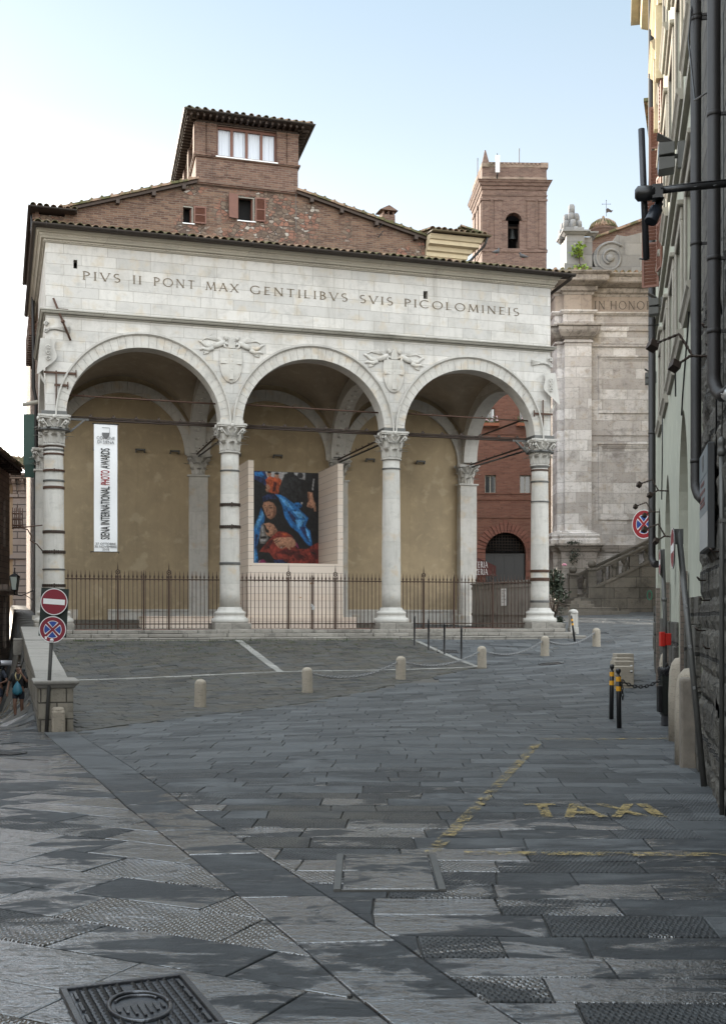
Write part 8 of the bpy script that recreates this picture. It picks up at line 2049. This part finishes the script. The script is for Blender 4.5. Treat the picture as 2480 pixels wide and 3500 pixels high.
# lantern and iron cresset
lb0 = at(50, 1990, 40)
ln = thing("street_lantern", "black framed glass street lantern hung over the lower street", "lantern", lb0)
u = 40/F; ZT_, ZM, ZB_ = 33*u, 20*u, -27*u
mb = MB()
for sx_, sy_ in ((-1, -1), (1, -1), (1, 1), (-1, 1)): mb.tube([(sx_*13*u, sy_*13*u, ZM), (sx_*8*u, sy_*8*u, ZB_)], .016, 4)
for q, z in ((13, ZM), (8, ZB_)):
    c = [(-q*u, -q*u, z), (q*u, -q*u, z), (q*u, q*u, z), (-q*u, q*u, z), (-q*u, -q*u, z)]; mb.tube(c, .016, 4)
mb.add([(-15*u, -15*u, ZM), (15*u, -15*u, ZM), (15*u, 15*u, ZM), (-15*u, 15*u, ZM), (0, 0, ZT_)], [(0,1,4),(1,2,4),(2,3,4),(3,0,4)]); mb.tube([(0, 0, ZT_-.05), (0, 0, ZT_+.12)], .02, 5); mb.tube([(0, 0, ZB_), (0, 0, ZB_-.17)], .025, 5); mb.ball((0, 0, ZT_+.14), .03, n=6)
mb.build("frame", BLACKM, ln)
mb = MB(); a, b = 12*u, 7.4*u
mb.add([(-a, -a, ZM), (a, -a, ZM), (a, a, ZM), (-a, a, ZM), (-b, -b, ZB_), (b, -b, ZB_), (b, b, ZB_), (-b, b, ZB_)], [(0,1,5,4),(1,2,6,5),(2,3,7,6),(3,0,4,7),(4,5,6,7)]); mb.build("glass", m_plain("frosted_lantern_glass", (.50, .55, .50), .3, 0, .1), ln)
mb = MB(); e = at(120, 2016, 41) - lb0; mb.tube([(0, 0, ZB_-.16), (.2, .1, ZB_-.19), (e.x, e.y, e.z)], .02, 6); mb.tube([(.3, .2, ZB_-.16), (.5, .5, ZB_-.35), (e.x, e.y, e.z-.35)], .014, 5); mb.build("bracket", BLACKM, ln)
cs = at(60, 1770, 32.3)
cr = thing("iron_cresset", "rusty iron cresset cage on a scrolled bracket from the loggia's corner column", "cresset", cs)
u = 32.3/F; mb = MB()
for x in (-13, 0, 12): mb.tube([(x*u, -.10, -36*u), (x*u*1.05, -.11, 34*u)], .016, 5); mb.tube([(x*u, .10, -36*u), (x*u*1.05, .11, 34*u + .0)], .016, 5)
for z in (-26, -6, 14):
    mb.tube([(-14*u, -.11, z*u), (13*u, -.11, z*u), (13*u, .11, z*u), (-14*u, .11, z*u), (-14*u, -.11, z*u)], .016, 5)
mb.tube([(-17*u, 0, -38*u), (-14*u, 0, -33*u), (14*u, 0, -33*u), (20*u, 0, -28*u)], .03, 6); mb.tube([(0, 0, 36*u), (0, 0, 52*u)], [.012, .002], 5); mb.build("cage", RUST, cr)
e = LG(-.31, -.1, lg(143, 1796, 0)[1]) - cs; e2 = LG(-.31, -.05, lg(143, 1883, 0)[1]) - cs
mb = MB(); mb.tube([(14*u, 0, -33*u), e], .018, 6); mb.tube([(14*u, 0, -34*u), (34*u, 0, -40*u), (47*u, 0, -62*u), (44*u, 0, -78*u), (50*u, 0, -82*u), (66*u, 0, -90*u), e2], .018, 6); mb.build("bracket", RUST, cr)

# ================================================================ PEOPLE
SKIN = m_plain("skin", (.16, .085, .058), .55, 0, .15, 12); HAIRM = m_plain("dark_brown_hair", (.018, .011, .008), .5, 0, .3, 20)
CLB = m_plain("black_cloth", (.012, .012, .014), .85, 0, .3, 14); CLN = m_plain("navy_cloth", (.014, .018, .030), .85, 0, .3, 14); CLG = m_plain("grey_blue_shirt", (.040, .046, .062), .85, 0, .3, 14)
TEAL = m_plain("teal_nylon_bag", (.018, .115, .165), .5, 0, .25, 6, bump=.5); SCARF = m_plain("patterned_neckerchief", (.30, .25, .13), .8, 0, .7, 60); SHOE = m_plain("dark_shoe", (.012, .013, .016), .6); SHOEB = m_plain("blue_shoe", (.02, .04, .14), .6); ROLL = m_plain("silver_foam_mat", (.48, .48, .50), .4, .3, .1, 6); PACK = m_plain("dark_backpack", (.015, .017, .018), .8, 0, .4, 10)
def skin(name, chains, mats, par, sub=2, closed_root=0):
    # chains: list of [(point, radius), ...]; the first point of a chain may repeat an earlier point to join there
    V, E, Rr = [], [], []; idx = {}
    for ch_ in chains:
        prev = None
        for p, r in ch_:
            key = tuple(round(c, 4) for c in p)
            if key not in idx: idx[key] = len(V); V.append(p); Rr.append(r)
            if prev is not None and (prev, idx[key]) not in E: E.append((prev, idx[key]))
            prev = idx[key]
    me = bpy.data.meshes.new(name); me.from_pydata([tuple(v) for v in V], E, []); me.materials.append(mats)
    o = bpy.data.objects.new(name, me); COL.objects.link(o); o.parent = par
    m = o.modifiers.new("skin", 'SKIN'); m.use_smooth_shade = True
    sv = me.skin_vertices[0].data if me.skin_vertices else None
    if sv is None:
        bpy.context.view_layer.objects.active = o; sv = me.skin_vertices[0].data
    for i, r in enumerate(Rr): sv[i].radius = (r, r) if not isinstance(r, tuple) else r
    sv[closed_root].use_root = True
    s_ = o.modifiers.new("sub", 'SUBSURF'); s_.levels = sub; s_.render_levels = sub
    return o
def hand(chains, w, d, side, curl=.5):
    w = Vector(w); d = Vector(d).normalized(); s_ = d.cross(Vector((0, -1, 0))).normalized()*side; n_ = s_.cross(d)
    palm = w + d*.075; out = [[(tuple(w), .022), (tuple(palm), .030)]]
    for k, (o_, L) in enumerate(((-.028, .062), (-.010, .074), (.010, .070), (.026, .055))):
        a = palm + s_*o_ + d*.012; b = a + d*L*.55 + n_*L*.25*curl; c = b + d*L*.35 + n_*L*.55*curl
        out.append([(tuple(palm), .030), (tuple(a), .010), (tuple(b), .009), (tuple(c), .007)])
    a = w + d*.03 + s_*-.035; out.append([(tuple(w), .022), (tuple(a), .011), (tuple(a + d*.035 + s_*-.012 + n_*.01), .009)])
    return out
def face(par, c, k, hair, fwd=Vector((0, -1, 0))):
    mb = MB(); c = Vector(c)
    for x in (-.032, .032):
        mb.ball(c + Vector((x*k, -.083*k, .012*k)), .012*k, .008*k, .008*k, 8, 0)
        mb.ball(c + Vector((x*k, -.090*k, .012*k)), .006*k, .004*k, .006*k, 6, 1)
        mb.tube([c + Vector((x*k-.02*k, -.087*k, .030*k)), c + Vector((x*k, -.093*k, .036*k)), c + Vector((x*k+.02*k, -.087*k, .030*k))], .004*k, 4, 1)
    mb.build("eye", [WHITE, HAIRM], par)
    mb = MB(); mb.tube([c + Vector((-.025*k, -.088*k, -.052*k)), c + Vector((0, -.096*k, -.050*k)), c + Vector((.025*k, -.088*k, -.052*k))], [.003*k, .007*k, .003*k], 6); mb.build("mouth", m_plain("lips", (.22, .075, .06), .5), par)
def person(label, p, rz, pose):
    o = thing("person", label, "person", p, rz)
    body = []
    hp, ch, nk, hd = Vector((0, 0, .90)), Vector((0, .01, 1.24)), Vector((0, -.005, 1.40)), Vector((0, -.03, 1.50))
    ws_ = Vector((0, .0, 1.06))
    torso = [(hp, (.155, .115)), (ws_, (.130, .10)), (ch, (.150, .105)), (nk, .052), (hd, (.072, .085)), (hd + Vector((0, -.005, .075)), (.074, .088)), (hd + Vector((0, .005, .13)), (.045, .055))]
    torso = [(tuple(a), r) for a, r in torso]
    chains = [torso]; arms = {}; legs = {}
    for sd, key in ((-1, 'L'), (1, 'R')):
        shd = (sd*.175, .01, 1.325); el, wr, hd_ = pose['arm'+key]
        chains.append([(tuple(ch), (.150, .105)), (shd, .056), (tuple(el), .040), (tuple(wr), .024)])
        chains += hand([], wr, hd_, sd, pose.get('curl', .5))
        arms[key] = (shd, el, wr)
        hip = (sd*.085, 0, .86); kn, an = pose['leg'+key]
        chains.append([(tuple(hp), (.155, .115)), (hip, .098), (tuple((Vector(hip)+Vector(kn))/2), .082), (tuple(kn), .056), (tuple(Vector(kn)*.55 + Vector(an)*.45 + Vector((0, .018, 0))), .056), (tuple(an), .034)])
        legs[key] = (hip, kn, an)
        chains.append([(tuple(an), .034), (tuple(Vector(an) + Vector((0, -.10, -.045))), .034), (tuple(Vector(an) + Vector((0, -.16, -.05))), .026)])
    b = skin("body", chains, SKIN, o)
    mb = MB(); mb.ball(hd + Vector((0, -.088, .005)), .012, .016, .02, 8)
    for x in (-.076, .076): mb.ball(hd + Vector((x, .0, .02)), .012, .02, .03, 8)
    mb.build("nose_and_ears", SKIN, b) if False else mb.build("ear", SKIN, o)
    face(o, hd + Vector((0, .005, .03)), 1.0, HAIRM)
    # clothes follow the same skeleton, a little fuller
    sh = [[(tuple(hp + Vector((0, 0, .02))), (.172, .132)), (tuple(ws_), (.150, .122)), (tuple(ch), (.172, .128)), (tuple(nk - Vector((0, 0, .055))), .088)]]
    for k in 'LR':
        s_, e_, w_ = arms[k]; m = tuple(Vector(s_)*.25 + Vector(e_)*.75); sh.append([(tuple(ch), (.172, .128)), (s_, .074), (m, .066)])
    skin("shirt", sh, pose['shirt'], o)
    st_ = [[(tuple(hp + Vector((0, 0, .07))), (.160, .125)), (tuple(hp), (.178, .140))]]
    for k in 'LR':
        h_, kn, an = legs[k]; q = tuple(Vector(h_)*.25 + Vector(kn)*.75); st_.append([(tuple(hp), (.178, .140)), (h_, .115), (q, .095)])
    skin("shorts", st_, pose['shorts'], o)
    for k in 'LR':
        an = Vector(legs[k][2]); mb = MB()
        mb.tube([an + Vector((0, .07, -.045)), an + Vector((0, .03, -.035)), an + Vector((0, -.06, -.045)), an + Vector((0, -.14, -.055)), an + Vector((0, -.19, -.062))], [.028, .043, .043, .042, .022], 10); mb.tube([an + Vector((0, 0, -.04)), an + Vector((0, 0, .05))], [.045, .043], 10)
        mb.build("shoe", pose['shoe'], o)
    mb = MB(); mb.ball(hd + Vector((0, .018, .085)), .090, .100, .080, 14); mb.ball(hd + Vector((0, .055, .03)), .082, .06, .09, 12)
    if pose.get('bun'): mb.ball(hd + Vector((0, .02, .185)), .045, .045, .045, 10)
    mb.build("hair", HAIRM, o)
    return o, hd, ch, hp
pw = at_ground(64, 2458); pw.z = gz(pw.x, pw.y)
A = dict(armL=((-.30, .03, 1.06), (-.33, -.03, .83), (-.05, -.1, -1)), armR=((.27, -.12, 1.12), (.10, -.19, 1.40), (-.35, .25, .8)), legL=((-.10, -.10, .48), (-.09, -.06, .09)), legR=((.085, .02, .47), (.075, .13, .12)), shirt=CLB, shorts=CLN, shoe=SHOE, bun=True)
wk = R(8)
o, hd, ch_, hp_ = person("woman in black walking with a teal sack on her chest, hand to her face", pw, wk, A)
sc_h = (2458 - 2266)/F*pw.y/1.70; o.scale = (sc_h,)*3
mb = MB()
for s_ in (-1, 1): mb.tube([(s_*.075, .01, 1.40), (s_*.085, -.11, 1.33), (s_*.05, -.15, 1.22), (0.0, -.16, 1.15)], [.022, .024, .024, .018], 8)
mb.tube([(.0, -.16, 1.16), (-.02, -.17, 1.06)], [.018, .008], 6); mb.build("neckerchief", SCARF, o)
sack = thing("drawstring_bag", "teal drawstring sack hanging on the walking woman's chest", "bag", pw + Vector((0, 0, 0)), wk); sack.scale = o.scale
mb = MB(); rn = random.Random(2); n = 16; rings = []
for z, r in ((1.16, .012), (1.12, .03), (1.05, .085), (.95, .135), (.86, .15), (.78, .13), (.74, .07), (.735, .001)): rings.append([(r*math.cos(2*math.pi*i/n)*(1 + rn.uniform(-.06, .06)) - .01, -.205 + r*.55*math.sin(2*math.pi*i/n)*(1 + rn.uniform(-.08, .08)), z) for i in range(n)])
mb.add([p for r in rings for p in r], [(j*n+i, j*n+(i+1) % n, (j+1)*n+(i+1) % n, (j+1)*n+i) for j in range(len(rings)-1) for i in range(n)], 0, True); mb.build("sack", TEAL, sack)
mb = MB(); mb.tube([(-.01, -.2, 1.15), (-.08, -.13, 1.32), (-.10, .02, 1.40)], .006, 4); mb.tube([(-.01, -.2, 1.15), (.08, -.13, 1.32), (.10, .02, 1.40)], .006, 4); mb.build("cord", CLB, sack)
def backpack(label, p, rz, sc, m_=PACK, roll=False):
    o = thing("backpack", label, "backpack", p, rz); o.scale = (sc,)*3
    mb = MB(); mb.cbox((0, .23, 1.16), .34, .20, .50); mb.cbox((0, .24, 1.46), .30, .18, .10); mb.cbox((-.20, .22, 1.05), .08, .14, .26); mb.cbox((.20, .22, 1.05), .08, .14, .26); mb.build("pack", m_, o, bevel=.05, seg=3)
    mb = MB()
    for x in (-.12, .12): mb.tube([(x, .14, 1.42), (x*1.05, .0, 1.45), (x*1.05, -.13, 1.36), (x*1.1, -.155, 1.2), (x*1.3, -.02, 1.0), (x*1.2, .16, .98)], .018, 6)
    mb.build("strap", m_, o)
    if roll: mb = MB(); mb.tube([(-.42, .16, 1.60), (.44, .16, 1.58)], .085, 18, smooth=True); mb.build("rolled_mat", ROLL, o)
    return o
backpack("dark backpack worn by the woman with the teal sack", pw, wk, sc_h)
pm_ = at_ground(6, 2455); pm_.x = at(-9, 0, pm_.y).x; pm_.z = gz(pm_.x, pm_.y)
B = dict(armL=((-.27, .02, 1.08), (-.20, -.20, .98), (.3, -.8, 0)), armR=((.28, -.02, 1.08), (.13, -.24, 1.02), (-.9, -.3, 0)), legL=((-.09, .03, .47), (-.085, .14, .12)), legR=((.09, -.10, .48), (.085, -.06, .09)), shirt=CLG, shorts=CLN, shoe=SHOEB)
o2, *_ = person("hiker in a grey-blue shirt at the left edge, wearing blue shoes", pm_, R(6), B); s2 = (2455-2252)/F*pm_.y/1.72; o2.scale = (s2,)*3
mb = MB(); mb.lathe([(.098, 0), (.10, .03), (.09, .09), (.05, .125), (.001, .13)], (0, -.02, 1.585), 16); mb.prism([(-.07, -.10, 1.60), (.07, -.10, 1.60), (.05, -.20, 1.585), (-.05, -.20, 1.585)], (0, 0, .012)); mb.build("cap", CLN, o2)
mb = MB(); mb.tube([(-.075, .01, 1.40), (-.07, -.11, 1.32), (0, -.14, 1.22)], .022, 6); mb.tube([(.075, .01, 1.40), (.07, -.11, 1.32), (0, -.14, 1.22)], .022, 6); mb.build("neckerchief", SCARF, o2)
backpack("backpack with a silver sleeping mat rolled on top, on the hiker at the left edge", pm_, R(6), s2, PACK, True)
